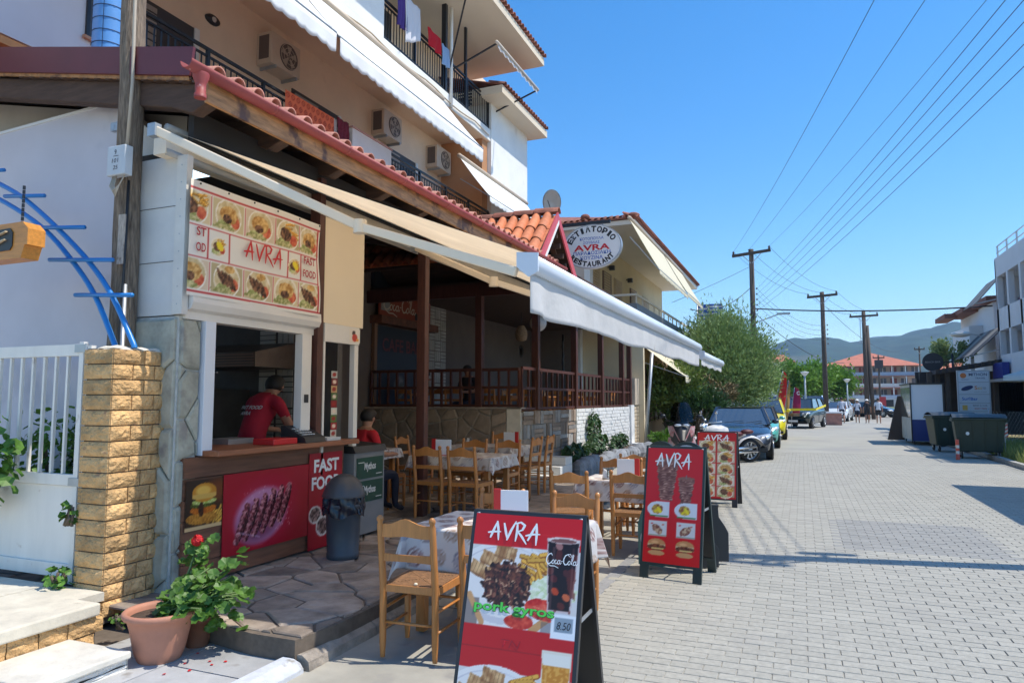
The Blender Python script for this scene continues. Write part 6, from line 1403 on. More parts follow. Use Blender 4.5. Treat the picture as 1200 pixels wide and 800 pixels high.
# --- second: doner board
b2 = thing('menu_board', 'tall red menu board with two doner spits and snack pictures', 'menu board', (-1.135, 6.88, 0), math.radians(-8))
GRN_F = mat('board_green_black_frame', (.018, .035, .035), .4)
o_, R_2, U_, w_, h_ = aframe(b2, .58, 1.20, .52, GRN_F, .12, .022)
cv = Canvas(100, 190, (.80, .06, .09), 41)
for (x, y0, y1, wa, wb) in ((.37, .20, .88, .42, .22), (.72, .50, .92, .30, .17)):
    m = (cv.Y > y0) & (cv.Y < y1) & (np.abs(cv.X - x - .01 * np.sin(cv.Y * 60)) < (wa + (wb - wa) * (cv.Y - y0) / (y1 - y0)) / 2); n = cv.noise(24); st_ = .5 + .5 * np.sin(cv.Y * 150 + n * 7)
    cc = np.array([.40, .22, .18])[None, None] * (1 - (st_ * n)[..., None] * 1.2) + np.array([.85, .66, .58])[None, None] * (st_ * n)[..., None] * 1.2; cv.a = np.where(m[..., None], cc, cv.a)
    cv.ell(x, y0, wa / 2, .03, (.55, .36, .30)); cv.rect(x - .008, y0 - .06, x + .008, y0, (.5, .45, .45))
for x in (.24, .73):
    cv.ell(x, 1.03, .20, .13, (.86, .87, .90)); cv.rect(x, .90, x + .20, 1.16, (.86, .87, .90)); cv.tex(x - .02, 1.03, .10, .08, (.5, .25, .15), (.85, .75, .3), sc=30); cv.ell(x + .02, 1.04, .06, .03, (.95, .85, .15), rot=.8); cv.ell(x - .04, 1.06, .05, .02, (.9, .8, .1), rot=-.6); cv.rect(x - .15, 1.13, x + .18, 1.155, (.25, .5, .25))
for x in (.24, .74):
    cv.rect(x - .16, 1.22, x + .17, 1.47, (.84, .83, .83)); cv.tex(x, 1.36, .11, .06, (.45, .22, .18), (.85, .75, .6), sc=30, rot=.6 if x < .5 else -.5); cv.ell(x - .1, 1.27, .02, .015, (.8, .3, .3)); cv.ell(x + .1, 1.28, .02, .015, (.8, .4, .3)); cv.rect(x - .15, 1.45, x + .17, 1.465, (.4, .5, .35))
for x in (.24, .74):
    cv.ell(x, 1.60, .16, .09, (.78, .55, .34)); cv.rect(x - .16, 1.60, x + .16, 1.67, (.84, .74, .58)); cv.tex(x, 1.65, .16, .05, (.30, .14, .09), (.60, .35, .22), sc=30); cv.ell(x, 1.74, .15, .045, (.80, .60, .40)); cv.ell(x + .02, 1.67, .12, .014, (.9, .8, .5)); cv.ell(x - .03, 1.57, .08, .03, (.88, .68, .47), soft=.7)
cv.mesh(b2, o_, R_2, U_, w_, h_, 'print', world=False)
avra_on(b2, o_, R_2, U_, w_, h_, .14, .815, .66, .15)
# --- third: small menu board
b3 = thing('menu_board', 'farthest red menu board with ten dish pictures beside the motorcycle', 'menu board', (-1.27, 11.65, 0), math.radians(-4))
o_, R_2, U_, w_, h_ = aframe(b3, .64, 1.14, .50, FB, .10, .02)
cv = Canvas(84, 150, (.74, .06, .09), 51)
for j in range(5):
    for i in range(2):
        x0, x1 = .03 + i * .48, .48 + i * .48; y0 = .23 + j * .305; cv.rect(x0, y0, x1, y0 + .29, [(.80, .72, .62), (.72, .60, .48), (.84, .78, .70), (.7, .62, .5)][(i + j * 3) % 4]); cv.dish((x0 + x1) / 2, y0 + .15, .19, i + j * 2)
cv.rect(0, 0, 1, .17, (.74, .06, .09))
cv.mesh(b3, o_, R_2, U_, w_, h_, 'print', world=False)
avra_on(b3, o_, R_2, U_, w_, h_, .16, .86, .66, .115)
# --- arched and bottle-shaped beer boards standing behind the doner board
def archpts(w, h, n=16, foot=0): return [(-w / 2, foot), (w / 2, foot)] + [(w / 2 * math.cos(PI * k / n), h - w * .42 + w * .42 * math.sin(PI * k / n)) for k in range(n + 1)]
ab = thing('arched_board', 'dark arched board peeking above the doner board on its left', 'menu board', (-1.44, 7.72, 0), math.radians(-8))
b = MB(); b.prism([(x, 0, z) for x, z in archpts(.32, 1.20)], (0, .03, 0)); b.build('panel', GRN_F, ab, world=False); b = MB(); b.bar((-.1, .03, .0), (-.05, .3, 0.02), .03); b.build('foot', GRN_F, ab, world=False)
ab2 = thing('arched_board', 'arched board with a pale oval label above the doner board on its right', 'menu board', (-1.16, 7.7, 0), math.radians(-8))
b = MB(); b.prism([(x, 0, z) for x, z in archpts(.40, 1.20)], (0, .03, 0)); b.build('panel', GRN_F, ab2, world=False)
b = MB(); b.prism([(x, -.004, z) for x, z in [(-.165, .95), (.165, .95)] + [(.165 * math.cos(PI * k / 12), 1.02 + .145 * math.sin(PI * k / 12)) for k in range(13)]], (0, .003, 0)); b.build('label', mat('label_pale_blue', (.50, .53, .60), .5), ab2, world=False)
b = MB(); b.lathe([(.022, 0), (.022, .002)], (0, -.006, 1.11), 14, ax='y'); b.build('emblem', mat('emblem_red', (.45, .08, .12), .5), ab2, world=False)
me = fontmesh('Mythos', 1, .1, .02); me.materials.append(INKB); place_flat(me, Vector((-.12, -.0055, .99)), Vector((1, 0, 0)), Vector((0, 0, 1)), .24, .07); link('lettering', me, ab2)
def bottle(name, lab, loc, rz, h, w, m, mneck=None, lab_m=None):
    t = thing(name, lab, 'menu board', loc, rz); W2 = w / 2
    pts = [(-W2, .0), (W2, .0), (W2 * 1.02, h * .5), (W2 * .8, h * .62), (W2 * .40, h * .78), (W2 * .36, h * .93), (W2 * .42, h), (-W2 * .42, h), (-W2 * .36, h * .93), (-W2 * .4, h * .78), (-W2 * .8, h * .62), (-W2 * 1.02, h * .5)]
    b = MB(); b.prism([(x, 0, z) for x, z in pts], (0, .035, 0)); b.build('panel', m, t, world=False, bevel=.004)
    if lab_m:
        b = MB(); b.lathe([(W2 * .8, 0), (W2 * .8, .004)], (0, -.005, h * .33), 20, ax='y'); o = b.build('label', lab_m, t, world=False); b = MB(); b.lathe([(W2 * .6, 0), (W2 * .6, .003)], (0, -.0085, h * .33), 20, ax='y'); b.build('label_centre', mat('label_blue', (.05, .13, .25), .5), t, world=False)
        me = fontmesh('Mythos', 1, .1, .02); me.materials.append(WP); place_flat(me, Vector((-W2 * .5, -.0105, h * .31)), Vector((1, 0, 0)), Vector((0, 0, 1)), W2, .04); link('lettering', me, t)
    return t
bottle('bottle_board', 'green glass bottle shaped beer board low at the left of the doner board', (-1.42, 7.0, .03), math.radians(-10), .78, .26, mat('bottle_green', (.08, .20, .19), .3), lab_m=MATS['label_pale_blue'])
bottle('bottle_board', 'black bottle shaped board behind the right edge of the doner board', (-.87, 7.42, .03), math.radians(20), .56, .30, mat('bottle_back_black', (.02, .022, .025), .6))
bottle('bottle_board', 'second black bottle shaped board low behind the doner board', (-.94, 7.2, .01), math.radians(25), .36, .30, MATS['bottle_back_black'])

# ================================================================ PLANTS AND POTS
def leaf_disc(V, F, c, n, r, fold=.2, k=8, lobed=True):
    n = Vector(n).normalized(); a = n.cross(Vector((.3, .5, .8))).normalized(); bb = n.cross(a); i0 = len(V); V.append(Vector(c) - n * r * .18)
    ph = rnd.uniform(0, 6)
    for j in range(k * 2):
        t = 2 * PI * j / (k * 2); rr = r * ((1.0 if j % 2 else .86) if lobed else 1) * (1 if j else .55)
        V.append(Vector(c) + (a * math.cos(t + ph) + bb * math.sin(t + ph)) * rr + n * r * fold * math.sin(t * 3 + ph) * .5)
    for j in range(k * 2): F.append((i0, i0 + 1 + j, i0 + 1 + (j + 1) % (k * 2)))
def mkleaf(name, V, F, m, par):
    me = bpy.data.meshes.new(name); me.from_pydata(V, [], F); me.materials.append(m); return link(name, me, par, world=True)
pt = thing('flower_pot', 'large round terracotta pot beside the brick gate pillar', 'pot', (-3.79, 3.36, .03))
b = MB(); b.smooth = True; b.lathe([(.125, 0), (.13, .01), (.15, .06), (.178, .20), (.195, .255), (.212, .265), (.222, .275), (.225, .295), (.215, .305), (.195, .303), (.185, .285), (.18, .25)], n=36, cap=False); b.lathe([(.001, .0), (.125, .0)], n=36, cap=False); b.build('pot', TERRA, pt, world=False)
b = MB(); b.lathe([(.001, .265), (.188, .265)], n=24, cap=False); b.build('soil', SOIL, pt, world=False)
gm = thing('geranium', 'green geranium with one red flower head growing from the terracotta pot', 'plant', (-3.6, 3.4, .38))
V = []; F = []; stems = MB()
for k in range(24):
    a = rnd.uniform(0, 2 * PI); q = rnd.uniform(.15, 1); base = Vector((-3.77 + .08 * math.cos(a), 3.38 + .08 * math.sin(a), .31)); hgt = rnd.uniform(.06, .36)
    tip = Vector((-3.54 + .22 * q * math.cos(a), 3.54 + .18 * q * math.sin(a), .25 + hgt)); stems.tube([base, (base + tip) / 2 + Vector((0, 0, .03)), tip], .005, 5)
    for j in range(10):
        p = base.lerp(tip, rnd.uniform(.3, 1.05)) + Vector((rnd.uniform(-.08, .08), rnd.uniform(-.08, .08), rnd.uniform(-.05, .06))); nn = Vector((rnd.uniform(-.7, .9), rnd.uniform(-1, .3), rnd.uniform(.35, 1.2)))
        leaf_disc(V, F, p, nn, rnd.uniform(.026, .052))
for k in range(60):   # upright stem with the flower
    t = rnd.random(); p = Vector((-3.74, 3.52, .36)).lerp(Vector((-3.76, 3.64, .70)), t) + Vector((rnd.uniform(-.08, .10), rnd.uniform(-.07, .07), rnd.uniform(-.03, .03)))
    leaf_disc(V, F, p, (rnd.uniform(-.5, .9), rnd.uniform(-1, .2), rnd.uniform(.3, 1)), rnd.uniform(.022, .045))
for k in range(30):   # spill to the right
    p = Vector((-3.46 + rnd.uniform(-.18, .10), 3.58 + rnd.uniform(-.12, .12), .22 + rnd.uniform(-.05, .30))); leaf_disc(V, F, p, (rnd.uniform(-.2, 1), rnd.uniform(-1, .2), rnd.uniform(.3, 1)), rnd.uniform(.022, .045))
mkleaf('leaves', V, F, LEAF, gm); stems.tube([(-3.76, 3.44, .33), (-3.75, 3.54, .55), (-3.76, 3.62, .72)], .008, 6); stems.build('stems', mat('green_stem', (.10, .16, .04), .6), gm)
V = []; F = []
for k in range(46):
    d = Vector((rnd.gauss(0, 1), rnd.gauss(0, 1), rnd.gauss(0, 1))).normalized(); leaf_disc(V, F, Vector((-3.74, 3.58, .72)) + d * .036, d, .014, lobed=False, k=4)
mkleaf('flower_head', V, F, FLOWER, gm)
p2 = thing('flower_pot', 'small dark clay pot half hidden behind the large terracotta pot', 'pot', (-3.76, 3.63, .03)); b = MB(); b.smooth = True; b.lathe([(.07, 0), (.09, .16), (.10, .16), (.10, .19), (.08, .19)], n=24); b.build('pot', mat('dark_clay', (.22, .09, .05), .8, nz=(5, .2)), p2, world=False)
pe = thing('fallen_petals', 'scattered red petals on the grey slabs beside the pots', 'petals', (-3.4, 3.5, .1)); V = []; F = []
for k in range(7): leaf_disc(V, F, (-3.5 + rnd.gauss(0, .12), 3.40 + rnd.gauss(0, .10), .036), (rnd.uniform(-.2, .2), rnd.uniform(-.2, .2), 1), .012, lobed=False, k=3)
mkleaf('petals', V, F, FLOWER, pe)
def shrub(name, lab, c, r, n, lr, m, cat='shrub', stemm=None, par=None, elong=True):
    t = thing(name, lab, cat, (c[0], c[1], max(0, c[2] - r[2]))); V = []; F = []
    for k in range(n):
        while True:
            d = Vector((rnd.uniform(-1, 1), rnd.uniform(-1, 1), rnd.uniform(-1, 1)))
            if .25 < d.length < 1: break
        nn = noise.noise(Vector((d.x * 2.2, d.y * 2.2, d.z * 2.2)) + Vector(c)); 
        if nn < -.22: continue
        s = 1 + .3 * nn; p = Vector(c) + Vector((d.x * r[0], d.y * r[1], d.z * r[2])) * s; leaf_disc(V, F, p, (d.x + rnd.uniform(-.6, .6), d.y + rnd.uniform(-.6, .6), .5 + rnd.uniform(-.3, .6)), lr * rnd.uniform(.6, 1.2), k=3, lobed=False)
    mkleaf('leaves', V, F, m, t); b = MB()
    for k in range(7): b.tube([(c[0] + rnd.uniform(-.05, .05), c[1], c[2] - r[2]), (c[0] + rnd.uniform(-.6, .6) * r[0], c[1] + rnd.uniform(-.6, .6) * r[1], c[2] + rnd.uniform(-.3, .7) * r[2])], .01 + .01 * r[2], 5)
    b.build('stems', BARK, t); return t
shrub('garden_shrub', 'leafy shrub poking through the bars of the white gate', (-5.75, 3.95, 1.12), (.42, .24, .45), 520, .034, LEAF)
shrub('garden_shrub', 'darker shrub behind the gate, close to the gate stile', (-5.35, 4.0, 1.05), (.24, .15, .50), 300, .028, LEAF2)
shrub('garden_shrub', 'bright leafy shoot hanging in front of the gate at the left edge', (-5.95, 3.50, 1.16), (.46, .12, .38), 330, .050, LEAF)
shrub('weed', 'small green weed growing at the foot of the gate post', (-5.02, 3.55, .36), (.13, .10, .09), 60, .028, LEAF, 'weed')
shrub('weed', 'young leaves sprouting half way up the gap beside the gate post', (-4.99, 3.58, .82), (.07, .05, .09), 22, .035, LEAF, 'weed')
shrub('weed', 'tiny weed between the step and the terracotta pot', (-4.30, 3.48, .17), (.07, .06, .06), 30, .018, LEAF, 'weed')
for k, (y, z, r, lab) in enumerate(((15.2, .45, .30, 'low green plant in the rock planter at the stone corner end'), (17.0, .55, .36, 'bushy plant in the middle of the rock planter'), (19.2, .5, .30, 'green plant at the far end of the rock planter'))):
    shrub('planter_plant', lab, (-4.72, y, z), (.2, .8, r * .72), 520, .05, LEAF2, 'plant')
shrub('climbing_plant', 'climbing plant against the white painted bricks', (-4.88, 17.3, .95), (.10, .55, .42), 420, .05, LEAF2, 'plant')

# ================================================================ PEOPLE
def person(name, label, joints, bones, cols, mats, loc=(0, 0, 0), rz=0, cat='person', group=None, hair=True, sub=2):
    """joints: name->(pos, radius); bones: pairs; cols: function(point)->material index"""
    names = list(joints); me = bpy.data.meshes.new(name); me.from_pydata([joints[n][0] for n in names], [(names.index(a), names.index(b)) for a, b in bones], [])
    o = bpy.data.objects.new(name, me); COL.objects.link(o); sk = o.modifiers.new('skin', 'SKIN')
    sub_ = o.modifiers.new('sub', 'SUBSURF'); sub_.levels = sub; sub_.render_levels = sub
    for i, n in enumerate(names):
        r = joints[n][1]; me.skin_vertices[0].data[i].radius = (r, r) if not isinstance(r, tuple) else r; me.skin_vertices[0].data[i].use_root = (n == 'pelvis')
    dg = bpy.context.evaluated_depsgraph_get(); dg.update(); m2 = bpy.data.meshes.new_from_object(o.evaluated_get(dg)); bpy.data.objects.remove(o)
    m2.materials.clear()
    for m in mats: m2.materials.append(m)
    for p in m2.polygons: p.material_index = cols(p.center); p.use_smooth = True
    t = thing('person', label, cat, loc, rz, group); link('body', m2, t)
    if hair:
        c, r = joints['head']; c = Vector(c); b = MB(); b.smooth = True; b.ball((c.x, c.y, c.z + .02), r * 1.12 if not isinstance(r, tuple) else r[0] * 1.12, 14, (1, 1.08, 1.05))
        b.v = [tuple(v) for v in b.v]; nv = []
        me2 = b.mesh('hair', HAIR if hair is True else hair)
        for v in me2.vertices:      # open the face side
            q = v.co - c
            if q.y > .3 * r and q.z < .35 * r: v.co = c + q * .72
            elif q.z < -.5 * r: v.co = c + q * .8
        link('hair', me2, t)
        b = MB(); b.ball((c.x - r * .98, c.y, c.z), r * .22, 6, (.5, 1, 1.3)); b.ball((c.x + r * .98, c.y, c.z), r * .22, 6, (.5, 1, 1.3)); b.build('ear', SKIN, t, world=False)
        b = MB(); b.ball((c.x, c.y + r * .92, c.z - r * .1), r * .15, 6, (.7, .9, 1.3)); b.build('nose', SKIN, t, world=False)
        b = MB()
        for s in (-1, 1): b.ball((c.x + s * r * .35, c.y + r * .88, c.z + r * .12), r * .12, 6)
        b.build('eyes', BLACK, t, world=False)
        b = MB(); b.box(c.x - r * .3, c.y + r * .84, c.z - r * .52, c.x + r * .3, c.y + r * .93, c.z - r * .45); b.build('mouth', mat('lips', (.3, .1, .08), .6), t, world=False)
    return t
def walker(label, loc, rz, shirt, shorts, h=1.72, female=False, hat=None, stride=.16, skin=SKIN, arm=.0, shoes=BLACK, hairm=True):
    k = h / 1.72; J = {}; 
    def j(n, x, y, z, r): J[n] = ((x * k, y * k, z * k), r * k)
    hip = .10; sh = .185 if not female else .16
    j('pelvis', 0, 0, .95, .125 if not female else .13); j('waist', 0, 0, 1.08, .115 if not female else .10); j('chest', 0, .01, 1.28, .14 if not female else .125); j('collar', 0, 0, 1.43, .075); j('neck', 0, .0, 1.50, .052); j('head', 0, .02, 1.62, .092); j('crown', 0, .015, 1.68, .07)
    for s, n, st in ((-1, 'l', stride), (1, 'r', -stride)):
        j('sho' + n, s * sh, 0, 1.40, .06); j('elb' + n, s * (sh + .05 + arm), -.02 - st * .2, 1.12, .042); j('wri' + n, s * (sh + .06 + arm), .07 - st * .4, .88, .028); j('pal' + n, s * (sh + .06 + arm), .09 - st * .4, .82, .034)
        for f in range(4): j('fin%d%s' % (f, n), s * (sh + .055 + arm) , .065 + .02 * f - st * .4, .745 - .008 * (f in (1, 2)), .009)
        j('thu' + n, s * (sh + .035 + arm), .135 - st * .4, .80, .010)
        j('hip' + n, s * hip, 0, .90, .095); j('kne' + n, s * hip, st * .55 + .02, .50, .058); j('cal' + n, s * hip, st * .8 - .03, .34, .052); j('ank' + n, s * hip, st * 1.1, .09, .036); j('toe' + n, s * hip * 1.1, st * 1.1 + .15, .035, .034)
    B = [('pelvis', 'waist'), ('waist', 'chest'), ('chest', 'collar'), ('collar', 'neck'), ('neck', 'head'), ('head', 'crown')]
    for n in 'lr': B += [('collar', 'sho' + n), ('sho' + n, 'elb' + n), ('elb' + n, 'wri' + n), ('wri' + n, 'pal' + n), ('pal' + n, 'thu' + n), ('pelvis', 'hip' + n), ('hip' + n, 'kne' + n), ('kne' + n, 'cal' + n), ('cal' + n, 'ank' + n), ('ank' + n, 'toe' + n)] + [('pal' + n, 'fin%d%s' % (f, n)) for f in range(4)]
    def cf(c):
        z = c.z / k; ax_ = abs(c.x) / k
        if z > 1.455: return 0
        if ax_ > sh + .015 and z < 1.20: return 0
        if z > .93: return 1
        if ax_ > sh + .03: return 0
        if z > (.55 if not female else .62): return 2
        if z < .075: return 3
        return 0
    t = person('person', label, J, B, cf, [skin, shirt, shorts, shoes], loc, rz, hair=hairm)
    if hat:
        b = MB(); b.smooth = True; b.lathe([(.17, 1.655), (.17, 1.665), (.105, 1.67), (.10, 1.74), (.06, 1.765), (.005, 1.77)], (0, .01, 0), 16); b.v = [(x * k, y * k, z * k) for x, y, z in b.v]; b.build('hat', hat, t, world=False)
    return t
SH_W = mat('white_shirt', (.72, .73, .76), .85, nz=(6, .06)); SH_B = mat('black_dress', (.02, .02, .022), .8); NAVY = mat('navy_shorts', (.02, .025, .05), .85)
walker('man in a pale shirt and dark shorts walking away, leftmost of four pedestrians', (2.55, 54.5, 0), math.radians(6), mat('pale_blue_shirt', (.62, .64, .70), .85), NAVY, 1.80, stride=.22)
walker('woman in white top and hat with dark shorts, second of four pedestrians', (3.55, 54.8, 0), math.radians(-4), SH_W, NAVY, 1.64, True, mat('white_hat', (.75, .74, .72), .8), stride=.15, arm=.03)
walker('woman in a loose black dress and white hat, third of four pedestrians', (4.15, 54.6, 0), 0, SH_B, SH_B, 1.64, True, MATS['white_hat'], stride=-.14, arm=.03)
walker('person in white shirt and black shorts, rightmost of four pedestrians', (4.85, 54.6, 0), math.radians(-5), SH_W, mat('black_shorts', (.02, .02, .02), .8), 1.74, stride=.12)
# vendor in the booth, bent over the counter, seen from behind his right side
REDS = mat('red_tshirt', (.42, .01, .03), .85, nz=(7, .12), bump=(9, .5, .02))
J = {'pelvis': ((0, 0, .98), .14), 'waist': ((0, .04, 1.12), .135), 'chest': ((0, .16, 1.34), .155), 'collar': ((0, .26, 1.47), .09), 'neck': ((0, .31, 1.53), .058), 'head': ((0, .385, 1.61), .098), 'crown': ((0, .39, 1.67), .075)}
B = [('pelvis', 'waist'), ('waist', 'chest'), ('chest', 'collar'), ('collar', 'neck'), ('neck', 'head'), ('head', 'crown')]
for s, n in ((-1, 'l'), (1, 'r')):
    J.update({'sho' + n: ((s * .19, .22, 1.44), .07), 'elb' + n: ((s * .26, .32, 1.19), .05), 'wri' + n: ((s * .17, .52, 1.14), .032), 'pal' + n: ((s * .15, .58, 1.13), .034), 'thu' + n: ((s * .12, .61, 1.15), .011), 'hip' + n: ((s * .1, 0, .9), .10), 'kne' + n: ((s * .11, .05, .5), .065), 'ank' + n: ((s * .11, 0, .09), .04), 'toe' + n: ((s * .12, .16, .04), .04)})
    for f in range(4): J['fin%d%s' % (f, n)] = ((s * (.125 + .018 * f), .665 - .006 * abs(f - 1.5), 1.115), .0095)
    B += [('collar', 'sho' + n), ('sho' + n, 'elb' + n), ('elb' + n, 'wri' + n), ('wri' + n, 'pal' + n), ('pal' + n, 'thu' + n), ('pelvis', 'hip' + n), ('hip' + n, 'kne' + n), ('kne' + n, 'ank' + n), ('ank' + n, 'toe' + n)] + [('pal' + n, 'fin%d%s' % (f, n)) for f in range(4)]
def cf(c):
    if c.z > 1.50 and c.y > .22: return 0
    if abs(c.x) > .17 and c.z < 1.29: return 0
    if c.y > .40 and c.z < 1.4: return 0
    return 1 if c.z > .93 else 2
vn = person('person', 'vendor in a red t-shirt with white back lettering bending over the booth counter', J, B, cf, [SKIN, REDS, NAVY], (-5.35, 5.75, TZ), math.radians(0))
for bod, z, w in (('FAST FOOD', 1.37, .27), ('AVRA', 1.31, .14)):
    me = fontmesh(bod, 1, .15, .03); me.materials.append(mat('shirt_print', (.6, .55, .55), .7)); a = Vector((0, .52, .85)).normalized()
    place_flat(me, Vector((-.13 if w > .2 else -.10, .005 + (z - 1.37) * .5 - .012, z)), Vector((1, 0, 0)), a, w, .045); 
    for v in me.vertices: v.co.y += v.co.x ** 2 * 1.6
    link('lettering', me, vn)
# seated person in red behind the cabinet
def seated(label, loc, rz, shirt, k=1.0, pants=NAVY):
    J = {'pelvis': ((0, 0, .55), .14), 'waist': ((0, .0, .68), .125), 'chest': ((0, .03, .90), .15), 'collar': ((0, .05, 1.06), .08), 'neck': ((0, .06, 1.12), .055), 'head': ((0, .09, 1.23), .095), 'crown': ((0, .085, 1.29), .075)}
    B = [('pelvis', 'waist'), ('waist', 'chest'), ('chest', 'collar'), ('collar', 'neck'), ('neck', 'head'), ('head', 'crown')]
    for s, n in ((-1, 'l'), (1, 'r')):
        J.update({'sho' + n: ((s * .19, .04, 1.03), .065), 'elb' + n: ((s * .24, .10, .78), .045), 'wri' + n: ((s * .15, .32, .76), .03), 'pal' + n: ((s * .13, .39, .765), .034), 'thu' + n: ((s * .09, .41, .78), .010), 'hip' + n: ((s * .1, .04, .50), .10), 'kne' + n: ((s * .12, .44, .50), .065), 'ank' + n: ((s * .12, .44, .10), .04), 'toe' + n: ((s * .12, .58, .04), .04)})
        for f in range(4): J['fin%d%s' % (f, n)] = ((s * (.10 + .018 * f), .475 - .006 * abs(f - 1.5), .755), .0095)
        B += [('collar', 'sho' + n), ('sho' + n, 'elb' + n), ('elb' + n, 'wri' + n), ('wri' + n, 'pal' + n), ('pal' + n, 'thu' + n), ('pelvis', 'hip' + n), ('hip' + n, 'kne' + n), ('kne' + n, 'ank' + n), ('ank' + n, 'toe' + n)] + [('pal' + n, 'fin%d%s' % (f, n)) for f in range(4)]
    def cf(c):
        if c.z > 1.085: return 0
        if abs(c.x) > .165 and c.z < .88 and c.z > .7: return 0
        if c.y > .22 and c.z > .68: return 0
        return 1 if c.z > .60 else 2
    return person('person', label, J, B, cf, [SKIN, shirt, pants], loc, rz)
seated('person in a bright red shirt sitting behind the drinks cabinet', (-5.22, 7.62, TZ), math.radians(-20), mat('bright_red_shirt', (.50, .012, .02), .85, nz=(7, .1)))
seated('dark haired diner in black sitting on the veranda behind the railing', (-6.75, 13.9, 1.05), math.radians(170), mat('black_shirt', (.03, .03, .035), .85))
seated('diner in a white top sitting at the far left veranda table', (-8.0, 14.3, 1.0), math.radians(150), SH_W)

# ================================================================ NEAR WOODEN POLE WITH METER BOX
up = thing('utility_pole', 'weathered wooden utility pole beside the booth carrying a white meter box', 'utility pole', (-5.02, 3.98, 0))
b = MB(); b.tube([(-5.02 + .012 * math.sin(k * 1.1) - .0028 * k, 3.98 + .01 * math.sin(k * .8), .1 + k * .32) for k in range(20)], [.104 - .0008 * k + .003 * math.sin(k * 2.3) for k in range(20)], 18); b.build('pole', POLEW, up)
b = MB(); b.box(-5.07, 3.80, 3.42, -4.87, 3.875, 3.66); bxm = b.build('meter_box', mat('meter_box_grey', (.55, .58, .60), .5, nz=(6, .06), spots=(9, .7, (.7, .72, .74))), up, bevel=.008)
PEN = mat('marker_black', (.03, .03, .05), .7)
for bod, x, z, w, h in (('9', -4.985, 3.585, .022, .04), ('101', -5.01, 3.52, .07, .034), ('25', -4.995, 3.465, .05, .032)): text(bod, bxm, PEN, (x, 3.80, z), (1, 0, 0), (0, 0, 1), w, h, bold=0, lift=.002, shear=.1)
b = MB(); b.box(-4.995, 3.798, 3.572, -4.94, 3.7995, 3.576); b.build('pen_line', PEN, bxm)
b = MB(); b.tube([(-4.94, 3.90, 3.4), (-4.93, 3.885, 2.6), (-4.95, 3.885, 2.0), (-4.94, 3.885, .2)], .012, 6); b.build('cable', BLACK, up)
b = MB(); b.tube([(-4.94, 3.87, 3.66), (-4.93, 3.885, 4.2), (-4.95, 3.885, 5.2), (-4.96, 3.885, 6.3)], .014, 6); b.build('cable', mat('cable_cream', (.5, .42, .32), .6), up)
for k in range(4):
    b = MB(); b.tube([(-5.03 + .012 * k, 3.83, 3.42), (-5.04 + .014 * k, 3.81, 3.34 - .012 * k), (-4.99 + .01 * k, 3.80, 3.29 - .015 * k), (-4.93, 3.81, 3.34), (-4.90, 3.83, 3.42)], .005, 5); b.build('cable_loop', mat('cable_cream', (.5, .42, .32), .6), up)
b = MB(); b.tube([(-4.93, 3.90, .2), (-4.93, 3.90, 2.56)], .018, 8); b.build('conduit', GREYM, up)
b = MB(); b.box(-5.0, 3.872, 2.72, -4.93, 3.885, 3.12); b.build('stripped_patch', mat('bare_wood_patch', (.42, .36, .30), .85, nz=(14, .4), streak=(5, 5, 1), spots=(12, .6, (.18, .14, .11))), up)
b = MB(); b.box(-5.22, 3.93, 3.86, -5.10, 3.97, 3.93); b.box(-5.21, 3.928, 3.87, -5.17, 3.9295, 3.91); b.build('bracket', GREYM, up)
